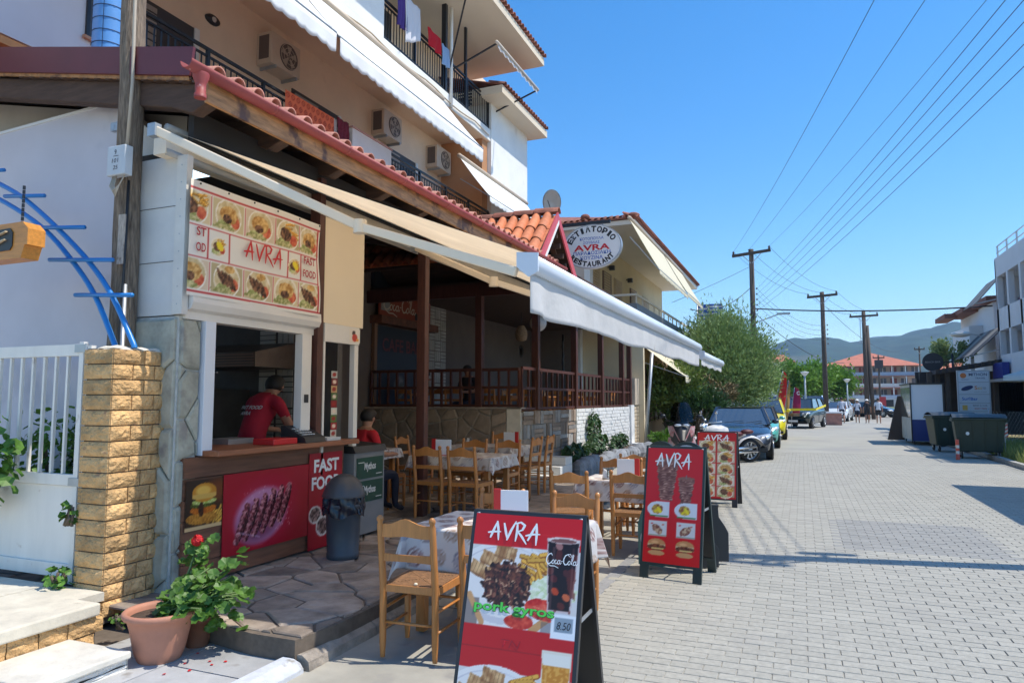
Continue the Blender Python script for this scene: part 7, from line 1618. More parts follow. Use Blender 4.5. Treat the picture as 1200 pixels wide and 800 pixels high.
# ================================================================ VEHICLES
def make_car(label, loc, rz, paint, L=4.5, Wd=1.78, H=1.43, kind='sedan', group='cars parked along the street', plate='ZMA 2471', tape=False, roofc=None, lamp=None):
    """front toward -Y, origin under the middle"""
    t = thing('parked_car', label, 'car', loc, rz, group); hw = Wd / 2; f, r = -L / 2, L / 2
    P_ = {'sedan': [(0, .42, .52, .72), (.10, .26, .66, .86), (.35, .22, .74, .94), (.9, .20, .86, 1.0), (1.45, .20, .95, 1.0), (2.4, .20, .96, 1.0), (3.4, .20, .97, 1.0), (3.9, .20, .98, .98), (4.3, .24, .93, .93), (4.5, .40, .75, .82)],
          'hatch': [(0, .42, .55, .74), (.10, .25, .72, .88), (.35, .21, .82, .95), (.8, .20, .93, 1.0), (1.3, .20, 1.00, 1.0), (2.4, .20, 1.01, 1.0), (3.6, .20, 1.02, 1.0), (4.1, .20, 1.02, .98), (4.35, .24, .98, .93), (4.5, .40, .8, .84)],
          'suv': [(0, .45, .66, .78), (.10, .30, .86, .90), (.35, .28, .95, .96), (.9, .27, 1.02, 1.0), (1.3, .27, 1.05, 1.0), (2.4, .27, 1.06, 1.0), (3.6, .27, 1.06, 1.0), (4.1, .27, 1.06, .98), (4.4, .30, 1.0, .95), (4.5, .45, .85, .88)]}[kind]
    hs = H / {'sedan': 1.43, 'hatch': 1.50, 'suv': 1.68}[kind]; ls = L / 4.5
    b = MB(); b.smooth = True; rows = []
    for (y, zb, zt, wf) in P_:
        y = f + y * ls; w = hw * wf; zm = zb + (zt - zb) * .55
        half = [(w * .86, zb), (w * .97, zb + .07), (w, zm), (w * .975, zt - .10), (w * .92, zt - .02), (w * .70, zt + .015), (w * .35, zt + .03), (0, zt + .035)]
        ring = half + [(-x, z) for x, z in half[-2::-1]]; rows.append([(x, y, z * (hs if z > .5 else 1)) for x, z in ring])
    n = len(rows[0]); b.add([p for rr in rows for p in rr], [(i * n + k, i * n + k + 1, (i + 1) * n + k + 1, (i + 1) * n + k) for i in range(len(rows) - 1) for k in range(n - 1)] + [tuple(range(n)), tuple((len(rows) - 1) * n + k for k in range(n))[::-1]] + [(i * n, (i + 1) * n, (i + 2) * n - 1, (i + 1) * n - 1) for i in range(len(rows) - 1)])
    body = link('body', b.mesh('body', paint), t)
    zt = {'sedan': .955, 'hatch': 1.01, 'suv': 1.055}[kind] * hs
    G = {'sedan': [(1.25, 0), (2.05, 1), (3.2, 1), (4.05, .0)], 'hatch': [(.95, 0), (1.85, 1), (3.7, 1), (4.4, .12)], 'suv': [(1.15, 0), (1.75, 1), (4.0, 1), (4.42, .12)]}[kind]
    st = []
    for (y, q) in G:
        z = zt + (H - zt - .03) * q; st.append((f + y * ls, z, hw * (.92 - .20 * q)))
    # cabin: glass loft
    b = MB(); pts = []
    y0_, y3_ = f + G[0][0] * ls, f + G[3][0] * ls
    base = [(-hw * .90, y0_, zt - .02), (hw * .90, y0_, zt - .02), (hw * .90, y3_, zt - .02), (-hw * .90, y3_, zt - .02)]
    top = [(-st[1][2] * .98, st[1][0], st[1][1]), (st[1][2] * .98, st[1][0], st[1][1]), (st[2][2] * .98, st[2][0], st[2][1]), (-st[2][2] * .98, st[2][0], st[2][1])]
    b.add(base + top, [(0, 1, 5, 4), (1, 2, 6, 5), (2, 3, 7, 6), (3, 0, 4, 7)]); link('window_glass', b.mesh('window_glass', CARGL), t)
    b = MB(); b.smooth = True
    b.grid(lambda u, v: ((top[0][0] - .015) + (top[1][0] - top[0][0] + .03) * u, top[0][1] - .03 + (top[2][1] - top[0][1] + .06) * v, st[1][1] - .005 + .035 * math.sin(PI * u) ** .5 * (.4 + .6 * math.sin(PI * v) ** .5)), 10, 10); link('roof', b.mesh('roof', roofc or paint), t)
    for s in (-1, 1):
        ym = (top[1][1] + top[2][1]) / 2
        for (p, q, w_) in ((base[1], top[1], .07), (base[2], top[2], .10), ((hw * .905, ym, zt), (st[1][2] + .005, ym, st[1][1]), .05)): b = MB(); b.bar((s * abs(p[0]), p[1], p[2]), (s * abs(q[0]), q[1], q[2] + .01), w_, .05); link('window_pillar', b.mesh('window_pillar', roofc or paint), t)
    wr_ = {'sedan': .325, 'hatch': .31, 'suv': .36}[kind]
    for s in (-1, 1):
        for y in (f + .82 * ls, r - .85 * ls):
            b = MB(); b.lathe([(wr_ + .045, -.02), (wr_ + .045, .0)], (s * (hw - .012), y, wr_), 24, ax='x'); link('wheel_arch', b.mesh('wheel_arch', BLACK), t)
            x = s * (hw - .10); w = MB(); w.lathe([(wr_ * .6, -.10), (wr_ * .96, -.10), (wr_, -.07), (wr_, .07), (wr_ * .96, .10), (wr_ * .6, .10)], (x + s * .01, y, wr_), 26, ax='x'); wo_ = link('wheel', w.mesh('wheel', RUBBER), t)
            b = MB(); b.lathe([(wr_ * .64, 0), (wr_ * .64, .01), (.02, .015)], (x + s * .095, y, wr_), 20, ax='x')
            link('rim', b.mesh('rim', mat('rim_dark', (.06, .06, .065), .4)), wo_)
            b = MB()
            for k in range(5):
                a = k * 2 * PI / 5; b.bar((x + s * .112, y, wr_), (x + s * .112, y + wr_ * .58 * math.cos(a), wr_ + wr_ * .58 * math.sin(a)), .05, .015, up=(1, 0, 0))
            b.tube([(x + s * .112, y + wr_ * .60 * math.cos(2 * PI * k / 20), wr_ + wr_ * .60 * math.sin(2 * PI * k / 20)) for k in range(21)], .014, 5, cap=False); link('spokes', b.mesh('spokes', mat('alloy', (.5, .5, .52), .3, metal=.8)), wo_)
        b = MB(); b.smooth = True; b.ball((s * (hw + .09), f + (G[0][0] + .35) * ls, zt + .07), .10, 10, (1, .55, .7)); b.bar((s * hw * .9, f + (G[0][0] + .38) * ls, zt + .01), (s * (hw + .05), f + (G[0][0] + .36) * ls, zt + .05), .04); link('mirror', b.mesh('mirror', paint), t)
        b = MB(); b.smooth = True; zl = {'sedan': .60, 'hatch': .66, 'suv': .80}[kind] * hs
        b.prism([(s * hw * .52, f + .03 * ls, zl - .05), (s * hw * .88, f + .16 * ls, zl - .03), (s * hw * .97, f + .42 * ls, zl + .08), (s * hw * .90, f + .30 * ls, zl + .12), (s * hw * .55, f + .10 * ls, zl + .07)], (0, -.03, .012)); link('headlight', b.mesh('headlight', lamp or mat('headlamp', (.62, .66, .70), .08, metal=.4, coat=1)), t)
    zl = {'sedan': .56, 'hatch': .62, 'suv': .80}[kind] * hs
    b = MB(); b.box(-hw * .36, f - .012, zl - .13, hw * .36, f + .06, zl + .04); link('grille', b.mesh('grille', BLACK), t)
    b = MB()
    for k in range(4): b.box(-hw * .35, f - .02, zl - .11 + k * .042, hw * .35, f - .012, zl - .10 + k * .042)
    b.box(-hw * .38, f - .02, zl + .035, hw * .38, f - .01, zl + .05); link('grille_bars', b.mesh('grille_bars', CHROME), t)
    b = MB(); b.box(-hw * .85, f + .02, .26, hw * .85, f + .10, .36); link('lower_intake', b.mesh('lower_intake', BLACK), t)
    b = MB(); b.box(-.26, f - .03, .37, .26, f - .018, .48); pl_ = link('number_plate', b.mesh('number_plate', PLATE), t)
    b = MB(); b.bar((-.4, f + (G[0][0] - .02) * ls, zt + .03), (.15, f + (G[0][0] + .12) * ls, zt + .09), .02, .012); b.bar((.2, f + (G[0][0] - .02) * ls, zt + .03), (.7 * hw, f + (G[0][0] + .12) * ls, zt + .09), .02, .012); link('wiper', b.mesh('wiper', BLACK), t)
    b = MB()
    for s in (-1, 1):
        b.box(s * (hw + .001), f + 2.0 * ls, .72, s * (hw + .012), f + 2.2 * ls, .75); b.box(s * (hw * .995), f + 2.28 * ls, .35, s * (hw + .004), f + 2.29 * ls, zt - .12)
    link('door_trim', b.mesh('door_trim', BLACK), t)
    return t
CP = lambda n, c, m=.35: mat(n, c, .22, metal=m, coat=.8)
make_car('dark grey sedan parked nose to the camera behind the motorcycle', (-1.76, 22.3, 0), math.radians(2.5), CP('paint_dark_grey', (.028, .034, .045)), 4.6, 1.82, 1.43, 'sedan')
tc_ = make_car('small teal hatchback partly hidden behind the dark grey sedan', (-1.62, 27.2, 0), math.radians(1.5), CP('paint_teal', (.10, .42, .36), 0), 3.9, 1.68, 1.40, 'hatch', roofc=BLACK)
make_car('yellow hatchback parked between the teal car and the dark off-road car', (-1.52, 32.8, 0), math.radians(1), CP('paint_yellow', (.72, .62, .02), 0), 4.0, 1.74, 1.66, 'hatch')
suv = make_car('dark green off-road car wrapped with yellow tape across its nose', (.02, 45.6, 0), math.radians(-14), CP('paint_dark_green', (.02, .035, .032)), 4.4, 1.8, 1.72, 'suv')
tp = thing('barrier_tape', 'yellow barrier tape stretched across the dark off-road car', 'tape', (-.6, 43.2, .9)); b = MB(); b.bar((-1.5, 43.45, 1.06), (.7, 43.0, 1.10), .01, .13); b.bar((.7, 43.0, 1.10), (1.3, 46.2, 1.3), .01, .12); b.build('tape', mat('tape_yellow', (.85, .72, .02), .5), tp)
make_car('white hatchback behind the leftmost pedestrians', (2.6, 60.5, 0), math.radians(-10), CP('paint_white', (.70, .71, .72), 0), 4.1, 1.72, 1.5, 'hatch')
make_car('dark van behind the yellow tape, left of the tall pole', (-1.4, 55, 0), 0, CP('paint_black', (.02, .02, .025)), 4.6, 1.9, 1.9, 'suv')
make_car('silver car glimpsed beyond the red feather flag', (-2.6, 60, 0), math.radians(-20), CP('paint_silver', (.42, .44, .46)), 4.4, 1.75, 1.5, 'sedan')
make_car('light blue van parked beside the tall pole in the distance', (.9, 66, 0), math.radians(4), CP('paint_blue', (.14, .24, .42)), 4.4, 1.8, 2.0, 'suv')
make_car('dark car parked far behind the pedestrians', (6.2, 76, 0), math.radians(60), MATS['paint_black'], 4.4, 1.75, 1.45, 'sedan')
make_car('dark blue car parked by the trees at the end of the street', (4.0, 78, 0), math.radians(70), CP('paint_navy', (.03, .05, .10)), 4.4, 1.75, 1.45, 'sedan')
make_car('grey car parked under the trees left of the lamp post', (-3.6, 52, 0), math.radians(15), MATS['paint_silver'], 4.4, 1.75, 1.45, 'hatch')
def wheelm(par, y, z, r, w, spokes=8, x=0):
    b = MB(); b.smooth = True; b.lathe([(r * .74, -w / 2), (r * .93, -w / 2), (r, -w * .2), (r, w * .2), (r * .93, w / 2), (r * .74, w / 2)], (x, y, z), 28, ax='x', cap=False); wo_ = link('wheel', b.mesh('wheel', RUBBER), par)
    b = MB(); b.tube([(x, y + r * .74 * math.cos(2 * PI * k / 24), z + r * .74 * math.sin(2 * PI * k / 24)) for k in range(25)], .022, 6, cap=False)
    for k in range(spokes): a = 2 * PI * k / spokes; b.bar((x, y, z), (x, y + r * .74 * math.cos(a), z + r * .74 * math.sin(a)), .03, .03, up=(1, 0, 0))
    b.lathe([(.06, -.06), (.06, .06)], (x, y, z), 12, ax='x'); link('rim', b.mesh('rim', mat('alloy', (.5, .5, .52), .3, metal=.8)), wo_)
# motorcycle: front toward -Y local; stands turned toward the street
mo = thing('motorcycle', 'red and silver cruiser motorcycle with a clear windscreen beside the dark sedan', 'motorcycle', (-1.98, 19.3, 0), math.radians(-56))
wheelm(mo, -.78, .31, .31, .12, 10); wheelm(mo, .78, .31, .31, .16, 10)
A = dict(world=False); MR = mat('moto_red', (.22, .015, .02), .25, coat=.8)
b = MB()
for s in (-1, 1): b.tube([(s * .10, -.78, .31), (s * .10, -.50, .95), (s * .09, -.46, 1.02)], .025, 8)
b.build('fork', CHROME, mo, **A)
b = MB(); b.smooth = True; b.grid(lambda u, v: ((v - .5) * .20, -.78 + .40 * math.cos(PI * (.05 + .62 * u)), .31 + .37 * math.sin(PI * (.05 + .62 * u)) - .05 * (2 * v - 1) ** 2), 14, 6); b.build('front_fender', mat('moto_white', (.62, .60, .58), .3), mo, **A)
b = MB(); b.smooth = True; b.grid(lambda u, v: ((v - .5) * .24, .78 + .42 * math.cos(PI * (.1 + .8 * u)), .31 + .40 * math.sin(PI * (.1 + .8 * u)) - .06 * (2 * v - 1) ** 2), 14, 6); b.build('rear_fender', MATS['moto_white'], mo, **A)
b = MB(); b.smooth = True; b.lathe([(.03, -.38), (.13, -.30), (.17, -.12), (.16, .1), (.10, .26), (.03, .3)], (0, -.12, .82), 16, ax='y'); b.build('tank', MATS['moto_white'], mo, **A)
b = MB(); b.smooth = True; b.ball((0, .35, .74), .2, 12, (.8, 1.3, .4)); b.ball((0, .72, .80), .17, 12, (.7, 1.1, .4)); b.build('seat', mat('seat_leather', (.09, .015, .015), .5), mo, **A)
b = MB(); b.box(-.14, -.25, .25, .14, .3, .55, ); b.tube([(-.02, -.1, .35), (-.16, -.22, .62), (-.12, -.12, .72)], .09, 10); b.tube([(.02, .1, .35), (.16, .15, .62), (.12, .1, .72)], .09, 10); b.build('engine', mat('engine_alloy', (.35, .35, .36), .35, metal=.8, nz=(20, .3)), mo, **A)
b = MB(); b.tube([(.17, -.2, .4), (.2, .1, .26), (.2, .9, .3)], .045, 10); b.tube([(.17, -.1, .5), (.22, .2, .36), (.22, .85, .42)], .04, 10); b.build('exhaust', CHROME, mo, **A)
b = MB(); b.tube([(-.42, -.22, 1.08), (-.2, -.42, 1.06), (0, -.45, 1.02), (.2, -.42, 1.06), (.42, -.22, 1.08)], .016, 8); b.build('handlebar', CHROME, mo, **A)
for s in (-1, 1):
    b = MB(); b.tube([(s * .32, -.32, 1.08), (s * .42, -.38, 1.28)], .008, 5); b.ball((s * .43, -.38, 1.31), .06, 8, (1.2, .4, .8)); b.build('mirror', CHROME, mo, **A)
b = MB(); b.smooth = True; b.lathe([(.02, .14), (.10, .08), (.115, 0), (.11, -.02)], (0, -.56, .92), 16, ax='y'); b.build('headlight', CHROME, mo, **A)
b = MB(); b.smooth = True; b.grid(lambda u, v: ((u - .5) * .44 * math.sin(PI * (.3 + .5 * (1 - v))) * 1.1, -.60 - .06 * math.cos((u - .5) * PI) + .16 * v, 1.0 + .42 * v), 10, 8); b.build('windscreen', glassmat('screen_clear', (.85, .88, .9), .14), mo, **A)
b = MB(); b.box(-.36, .2, .45, -.17, .8, .78); b.build('saddle_bag', mat('moto_white', (.62, .60, .58), .3), mo, **A, bevel=.04)
b = MB(); b.bar((0, -.4, .9), (0, .5, .55), .07); b.bar((0, -.35, .75), (0, 0, .3), .06); b.build('frame', BLACK, mo, **A)
# scooter seen from the front
sc_ = thing('scooter', 'black maxi scooter with tall smoked windscreen and red fairing by the bushes', 'scooter', (-3.0, 18.9, 0), math.radians(12))
wheelm(sc_, -.70, .28, .28, .12, 6); wheelm(sc_, .70, .28, .28, .14, 6)
b = MB(); b.smooth = True
secs = [(-.92, .10, .45, .62), (-.82, .22, .42, .95), (-.62, .30, .35, 1.12), (-.45, .26, .3, 1.05), (-.30, .20, .22, .5), (0, .20, .2, .45), (.15, .22, .22, .72), (.5, .22, .3, .80), (.95, .14, .5, .82), (1.1, .05, .62, .74)]
rows = []
for (y, w, z0, z1) in secs:
    h_ = [(w * .6, z0), (w, z0 + (z1 - z0) * .35), (w * .9, z0 + (z1 - z0) * .8), (w * .4, z1), (0, z1 + .02)]; rows.append([(x, y, z) for x, z in h_ + [(-x, z) for x, z in h_[-2::-1]]])
n = 9; b.add([p for rr in rows for p in rr], [(i * n + k, i * n + k + 1, (i + 1) * n + k + 1, (i + 1) * n + k) for i in range(len(rows) - 1) for k in range(n - 1)] + [tuple(range(n)), tuple((len(rows) - 1) * n + k for k in range(n))[::-1]] + [(i * n, (i + 1) * n, (i + 2) * n - 1, (i + 1) * n - 1) for i in range(len(rows) - 1)]); b.build('fairing', BLACK, sc_, **A)
b = MB()
for s in (-1, 1): b.prism([(s * .06, -.93, .62), (s * .30, -.74, .80), (s * .34, -.60, .98), (s * .22, -.80, .98)], (0, .03, -.05)); b.prism([(s * .12, -.9, .42), (s * .36, -.6, .45), (s * .33, -.60, .70), (s * .10, -.92, .58)], (0, .03, 0))
b.build('red_silver_panels', mat('scooter_panel', (.42, .40, .40), .3, nz=(9, .1), c2=(.40, .02, .03)), sc_, **A)
b = MB(); b.smooth = True; b.grid(lambda u, v: ((u - .5) * .56 * math.sqrt(max(.05, 1 - (v * .9) ** 3)), -.70 - .08 * math.cos((u - .5) * PI) + .16 * v, 1.08 + .50 * v), 12, 10); b.build('windscreen', glassmat('smoked_screen', (.16, .15, .16), .0), sc_, **A)
b = MB()
for s in (-1, 1): b.ball((s * .10, -.82, 1.0), .07, 10, (1.3, .35, .5))
b.build('headlight', mat('headlamp', (.62, .66, .70), .08), sc_, **A)
b = MB(); b.tube([(-.38, -.35, 1.12), (0, -.48, 1.05), (.38, -.35, 1.12)], .018, 8)
for s in (-1, 1): b.tube([(s * .3, -.45, 1.1), (s * .42, -.5, 1.2)], .01, 5); b.ball((s * .46, -.5, 1.22), .07, 8, (1.2, .5, .8))
b.build('handlebar', BLACKM, sc_, **A)
b = MB(); b.smooth = True; b.ball((0, .5, .84), .24, 12, (.8, 1.6, .35)); b.build('seat', BLACK, sc_, **A)
# green wheelie containers
BNG = mat('container_green', (.014, .03, .02), .5, nz=(3, .15), spots=(6, .7, (.06, .08, .06)))
def container(label, loc, rz):
    t = thing('waste_container', label, 'waste container', loc, rz, 'green waste containers'); A = dict(world=False)
    b = MB(); lo = [(-.58, -.42), (.58, -.42), (.58, .42), (-.58, .42)]; hi = [(-.68, -.52), (.68, -.52), (.68, .52), (-.68, .52)]
    b.add([(x, y, .20) for x, y in lo] + [(x, y, 1.12) for x, y in hi], [(3, 2, 1, 0), (4, 5, 6, 7), (0, 1, 5, 4), (1, 2, 6, 5), (2, 3, 7, 6), (3, 0, 4, 7)]); b.build('body', BNG, t, **A, bevel=.03)
    b = MB(); b.box(-.71, -.55, 1.10, .71, .55, 1.16); b.build('rim', BNG, t, **A, bevel=.012)
    b = MB(); b.smooth = True; b.grid(lambda u, v: (-.71 + 1.42 * u, -.57 + 1.13 * v, 1.17 + .10 * math.sin(PI * v) + .01 * math.sin(PI * u)), 6, 8); b.build('lid', mat('container_lid', (.03, .035, .035), .5, nz=(4, .1)), t, **A)
    for k in range(4):
        b = MB(); x = -.45 + k * .3; b.bar((x, -.43, .25), (x * 1.12, -.523, 1.06), .045, .03, up=(0, 1, 0)); b.build('rib', BNG, t, **A)
    b = MB(); b.box(-.73, -.58, 1.06, -.66, .58, 1.10); b.box(.66, -.58, 1.06, .73, .58, 1.10); b.build('side_handle', BNG, t, **A)
    for x in (-.48, .48):
        for y in (-.34, .34):
            b = MB(); b.lathe([(.10, -.025), (.10, .025)], (x, y, .10), 14, ax='x'); b.build('wheel', RUBBER, t, **A); b = MB(); b.box(x - .04, y - .03, .1, x + .04, y + .03, .21); b.build('caster', GREYM, t, **A)
    b = MB(); b.lathe([(.05, 0), (.05, .003)], (-.32, -.482, .72), 14, ax='y'); b.build('round_sticker', mat('sticker_white', (.7, .7, .68), .5), t, **A)
    t.scale = (.90, .90, .98)
    return t
container('green waste container in front, nearest the grass verge', (4.58, 23.5, 0), math.radians(-6))
container('green waste container at the back left of its twin', (4.40, 26.4, 0), math.radians(6))
mk = thing('marker_post', 'orange and white striped marker post standing before the containers', 'marker post', (3.92, 22.7, 0)); b = MB(); b.lathe([(.05, 0), (.05, .16), (.045, .16)], n=12); b.lathe([(.045, .24), (.045, .32)], n=12); b.lathe([(.045, .40), (.042, .55)], n=12); b.build('orange_band', mat('marker_orange', (.65, .10, .06), .5), mk, **A); b = MB(); b.lathe([(.046, .16), (.046, .24)], n=12); b.lathe([(.046, .32), (.046, .40)], n=12); b.build('white_band', mat('marker_white', (.7, .66, .6), .5), mk, **A)
ws_ = thing('striped_plate', 'small red and white striped plate on the right side of the front container', 'plate', (5.06, 24.3, .8)); cv = Canvas(8, 22, (.8, .8, .78), 1)
for k in range(5): cv.put(((cv.Y + cv.X * .8 - k * .75) % 3 > .0) & (np.abs(cv.Y + cv.X * .8 - .3 - k * .75) < .18), (.7, .1, .1))
cv.mesh(ws_, (5.08, 23.2, .62), (1, 0, 0), (0, 0, 1), .14, .38, 'plate')
b = MB(); b.tube([(5.15, 23.24, 0), (5.15, 23.24, 1.0)], .015, 6); b.build('post', GREYM, ws_)
bb = thing('garbage_bags', 'black refuse bags heaped on the right container rim', 'bags', (5.0, 24.8, 1.0)); b = MB(); b.smooth = True
for (x, y, z, r) in ((5.12, 24.9, .95, .22), (5.2, 25.0, .55, .3), (5.15, 24.7, .25, .28)): b.ball((x, y, z), r, 12)
b.v = [tuple(Vector(v) + noise.noise_vector(Vector(v) * 7) * .05) for v in b.v]; b.build('bags', mat('bag_black', (.015, .015, .018), .3), bb)
# kiosk on wheels
kz = thing('kiosk', 'small wheeled kiosk with a white and navy end panel and mirrored side', 'kiosk', (4.3, 31.4, 0))
b = MB(); b.box(3.70, 29.5, .92, 4.72, 29.54, 2.2); b.build('white_panel', mat('kiosk_white', (.66, .70, .76), .5), kz)
b = MB(); b.box(3.70, 29.5, .14, 4.72, 29.54, .915); b.build('navy_panel', mat('kiosk_navy', (.015, .03, .16), .5), kz)
b = MB(); b.box(3.70, 29.55, .14, 4.72, 32.3, 2.2); b.build('body', mat('kiosk_body', (.45, .47, .48), .5, nz=(2, .1)), kz)
for (y0, y1, z0, z1) in ((29.65, 30.9, .98, 2.1), (30.95, 32.2, .98, 2.1), (29.65, 30.9, .2, .9), (30.95, 32.2, .2, .9)):
    b = MB(); b.box(3.685, y0, z0, 3.699, y1, z1); b.build('side_pane' if z0 > .5 else 'side_panel', mat('mirror_pane', (.45, .48, .46), .08, metal=.8) if z0 > .5 else mat('kiosk_grey', (.5, .5, .48), .5, nz=(3, .15)), kz)
b = MB(); b.box(3.66, 29.46, 2.205, 4.76, 32.35, 2.26); b.box(3.67, 29.46, .10, 3.71, 29.499, 2.2); b.box(4.71, 29.46, .10, 4.75, 29.499, 2.2); b.build('dark_frame', BLACKM, kz)
for (x, y) in ((3.8, 29.8), (4.6, 29.8), (3.8, 32.1), (4.6, 32.1)): b = MB(); b.lathe([(.07, -.02), (.07, .02)], (x, y, .07), 12, ax='x'); b.build('wheel', RUBBER, kz)
lb = thing('leaning_board', 'brown board leaning against the far side of the kiosk', 'board', (3.4, 32.6, 0)); b = MB(); b.prism([(3.18, 32.5, .02), (3.8, 32.5, .02), (3.8, 32.5, 1.8), (3.6, 32.5, 1.8)], (0, .06, 0)); b.build('board', mat('dark_brown_board', (.08, .055, .045), .7), lb)
# sign tower
tw = thing('sign_tower', 'tall white advertising board of stacked travel signs behind the containers', 'sign', (6.6, 34, 0))
b = MB(); b.box(5.98, 34.0, .4, 7.14, 34.12, 2.86); b.box(6.05, 34.02, 0, 6.12, 34.1, .4); b.box(7.0, 34.02, 0, 7.07, 34.1, .4); b.build('frame', mat('sign_frame_grey', (.45, .48, .52), .5), tw)
SB = mat('sign_sky_white', (.64, .68, .74), .5)
zz = [2.80, 2.36, 1.86, 1.50, 1.16, .80, .45]
for k in range(6):
    b = MB(); b.box(6.03, 33.985, zz[k + 1] + .02, 7.09, 33.998, zz[k] - .01); b.build('sign_panel', SB, tw)
SG = lambda bod, m, x, z, w, h, **k: text(bod, tw, m, (x, 33.985, z), (1, 0, 0), (0, 0, 1), w, h, lift=.004, **k)
NVY = mat('print_navy', (.02, .04, .14), .5); ORG = mat('print_orange', (.70, .20, .05), .5); BLU = mat('print_blue', (.02, .16, .55), .5)
SG('MITHON', NVY, 6.40, 2.62, .64, .12); SG('TRAVEL', NVY, 6.62, 2.50, .36, .06); b = MB(); b.lathe([(.11, 0), (.11, .004)], (6.2, 33.978, 2.64), 16, ax='y'); b.lathe([(.06, 0), (.06, .004)], (6.2, 33.972, 2.64), 16, ax='y'); b.build('round_logo', ORG, tw); SG('optical', NVY, 6.12, 2.45, .26, .05)
b = MB(); b.prism([(6.32 + .21 * math.cos(a * PI / 12) + .04 * math.sin(a * PI / 12), 33.978, 2.12 + .10 * math.sin(a * PI / 12) + .04 * math.cos(a * PI / 12)) for a in range(24)], (0, -.003, 0)); b.build('oval_logo', NVY, tw)
SG('S', ORG, 6.58, 2.06, .10, .15, bold=.02); SG('eco', mat('print_gold', (.75, .45, .10), .5), 6.69, 2.06, .15, .10); SG('tip', mat('print_grey', (.3, .33, .36), .5), 6.86, 2.05, .12, .13); SG('www.travel', MATS['print_grey'], 6.55, 1.95, .45, .035)
SG('Surf', BLU, 6.12, 1.62, .28, .13, bold=.02); SG('Bar', BLU, 6.42, 1.62, .26, .12, bold=.02)
SG('RENT A CAR', NVY, 6.5, 1.38, .5, .05); SG('BOAT TRIPS', mat('print_red', (.6, .1, .08), .5), 6.55, 1.25, .42, .06); b = MB(); b.box(6.12, 33.97, 1.22, 6.3, 33.98, 1.42); b.build('square_logo', MATS['print_gold'], tw); SG('24h', NVY, 6.12, .95, .3, .12); SG('TAXI', ORG, 6.55, .95, .4, .12); SG('INFO', BLU, 6.2, .55, .4, .14)
# dark thatched beach shed behind
sh = thing('timber_shed', 'dark open timber shed with a ragged sloping roof edge behind the travel signs', 'shed', (7, 37, 0))
for (x, y) in ((5.3, 36.2), (5.65, 36.4), (6.0, 36.2), (7.8, 36.2), (8.9, 36.2)): b = MB(); b.box(x - .09, y - .09, 0, x + .09, y + .09, 2.85); b.build('post', POLED, sh)
b = MB(); b.box(5.2, 39.5, 0, 12, 39.7, 3.0); b.build('back_wall', mat('shed_dark', (.035, .033, .035), .9, nz=(3, .3)), sh)
b = MB(); b.prism([(5.5, 35.9, 2.95), (9.5, 35.9, 3.65), (9.5, 35.9, 3.45), (5.5, 35.9, 2.75)], (0, 3.8, 0)); b.build('roof', mat('shed_roof', (.07, .06, .06), .9, nz=(3, .3)), sh)
for k in range(16): b = MB(); x = 5.5 + k * .25; z = 2.95 + k * .04375; b.box(x, 35.82, z - .16, x + .12, 35.895, z + .02); b.build('rafter_end', POLED, sh)
b = MB(); b.box(4.9, 36.9, 1.9, 6.2, 37.4, 2.6); b.box(5.0, 36.7, 2.4, 5.6, 37.0, 2.9); b.build('canopy_clutter', MATS['shed_dark'], sh)
rs = thing('round_sign', 'round black sign with faint pale lettering above the shed', 'sign', (6.1, 40, 3.4)); b = MB(); b.lathe([(.46, 0), (.46, .08)], (6.05, 40, 3.5), 28, ax='y'); b.build('disc', mat('sign_black', (.03, .03, .035), .6), rs); b = MB(); b.tube([(6.5, 40.05, 3.5), (6.9, 40.05, 3.5)], .03, 6); b.tube([(6.9, 40.05, 2), (6.9, 40.05, 3.9)], .05, 8); b.build('post', BLACKM, rs)
text('BEACH BAR', rs, mat('faint_print', (.28, .28, .28), .6), (5.72, 40, 3.46), (1, 0, 0), (0, 0, 1), .66, .09, lift=.004)
# netting fence in the grass
nf = thing('net_fence', 'sagging wire net fence on the grassy verge at the right edge', 'fence', (7.2, 27.5, 0)); b = MB()
for k in range(34):
    x = 5.9 + k * .1; b.tube([(x, 28.4, .05), (x + .6, 28.45, 1.25)], .006, 3, cap=False); b.tube([(x + .6, 28.4, .05), (x, 28.45, 1.25)], .006, 3, cap=False)
b.build('net', mat('net_grey', (.38, .38, .37), .6), nf)
for x in (5.9, 7.3, 8.7): b = MB(); b.tube([(x, 28.5, 0), (x, 28.5, 1.35)], .03, 8); b.build('post', GREYM, nf)
ub = thing('parasol', 'blue and cream parasol edge at the right border of the photo', 'parasol', (6.9, 25.5, 0))
b = MB(); b.smooth = False; b.lathe([(.02, 2.75), (1.25, 2.38), (1.26, 2.22)], (6.95, 25.5, 0), 8, cap=False); b.build('canopy', mat('parasol_cream', (.55, .66, .70), .8, sheet=.2), ub); b = MB(); b.tube([(6.95, 25.5, 0), (6.95, 25.5, 2.75)], .03, 8); b.build('pole', WHITEP, ub)
for k in range(8): a = PI * 2 * k / 8; b = MB(); b.bar((6.95, 25.5, 2.2), (6.95 + 1.2 * math.cos(a), 25.5 + 1.2 * math.sin(a), 2.37), .012); b.build('rib', WHITEP, ub)
bi = thing('bicycle', 'bicycle handlebar and frame showing above the green containers', 'bicycle', (5.0, 28.6, 0), math.radians(80)); wheelm(bi, -.5, .34, .34, .04, 14); wheelm(bi, .52, .34, .34, .04, 14)
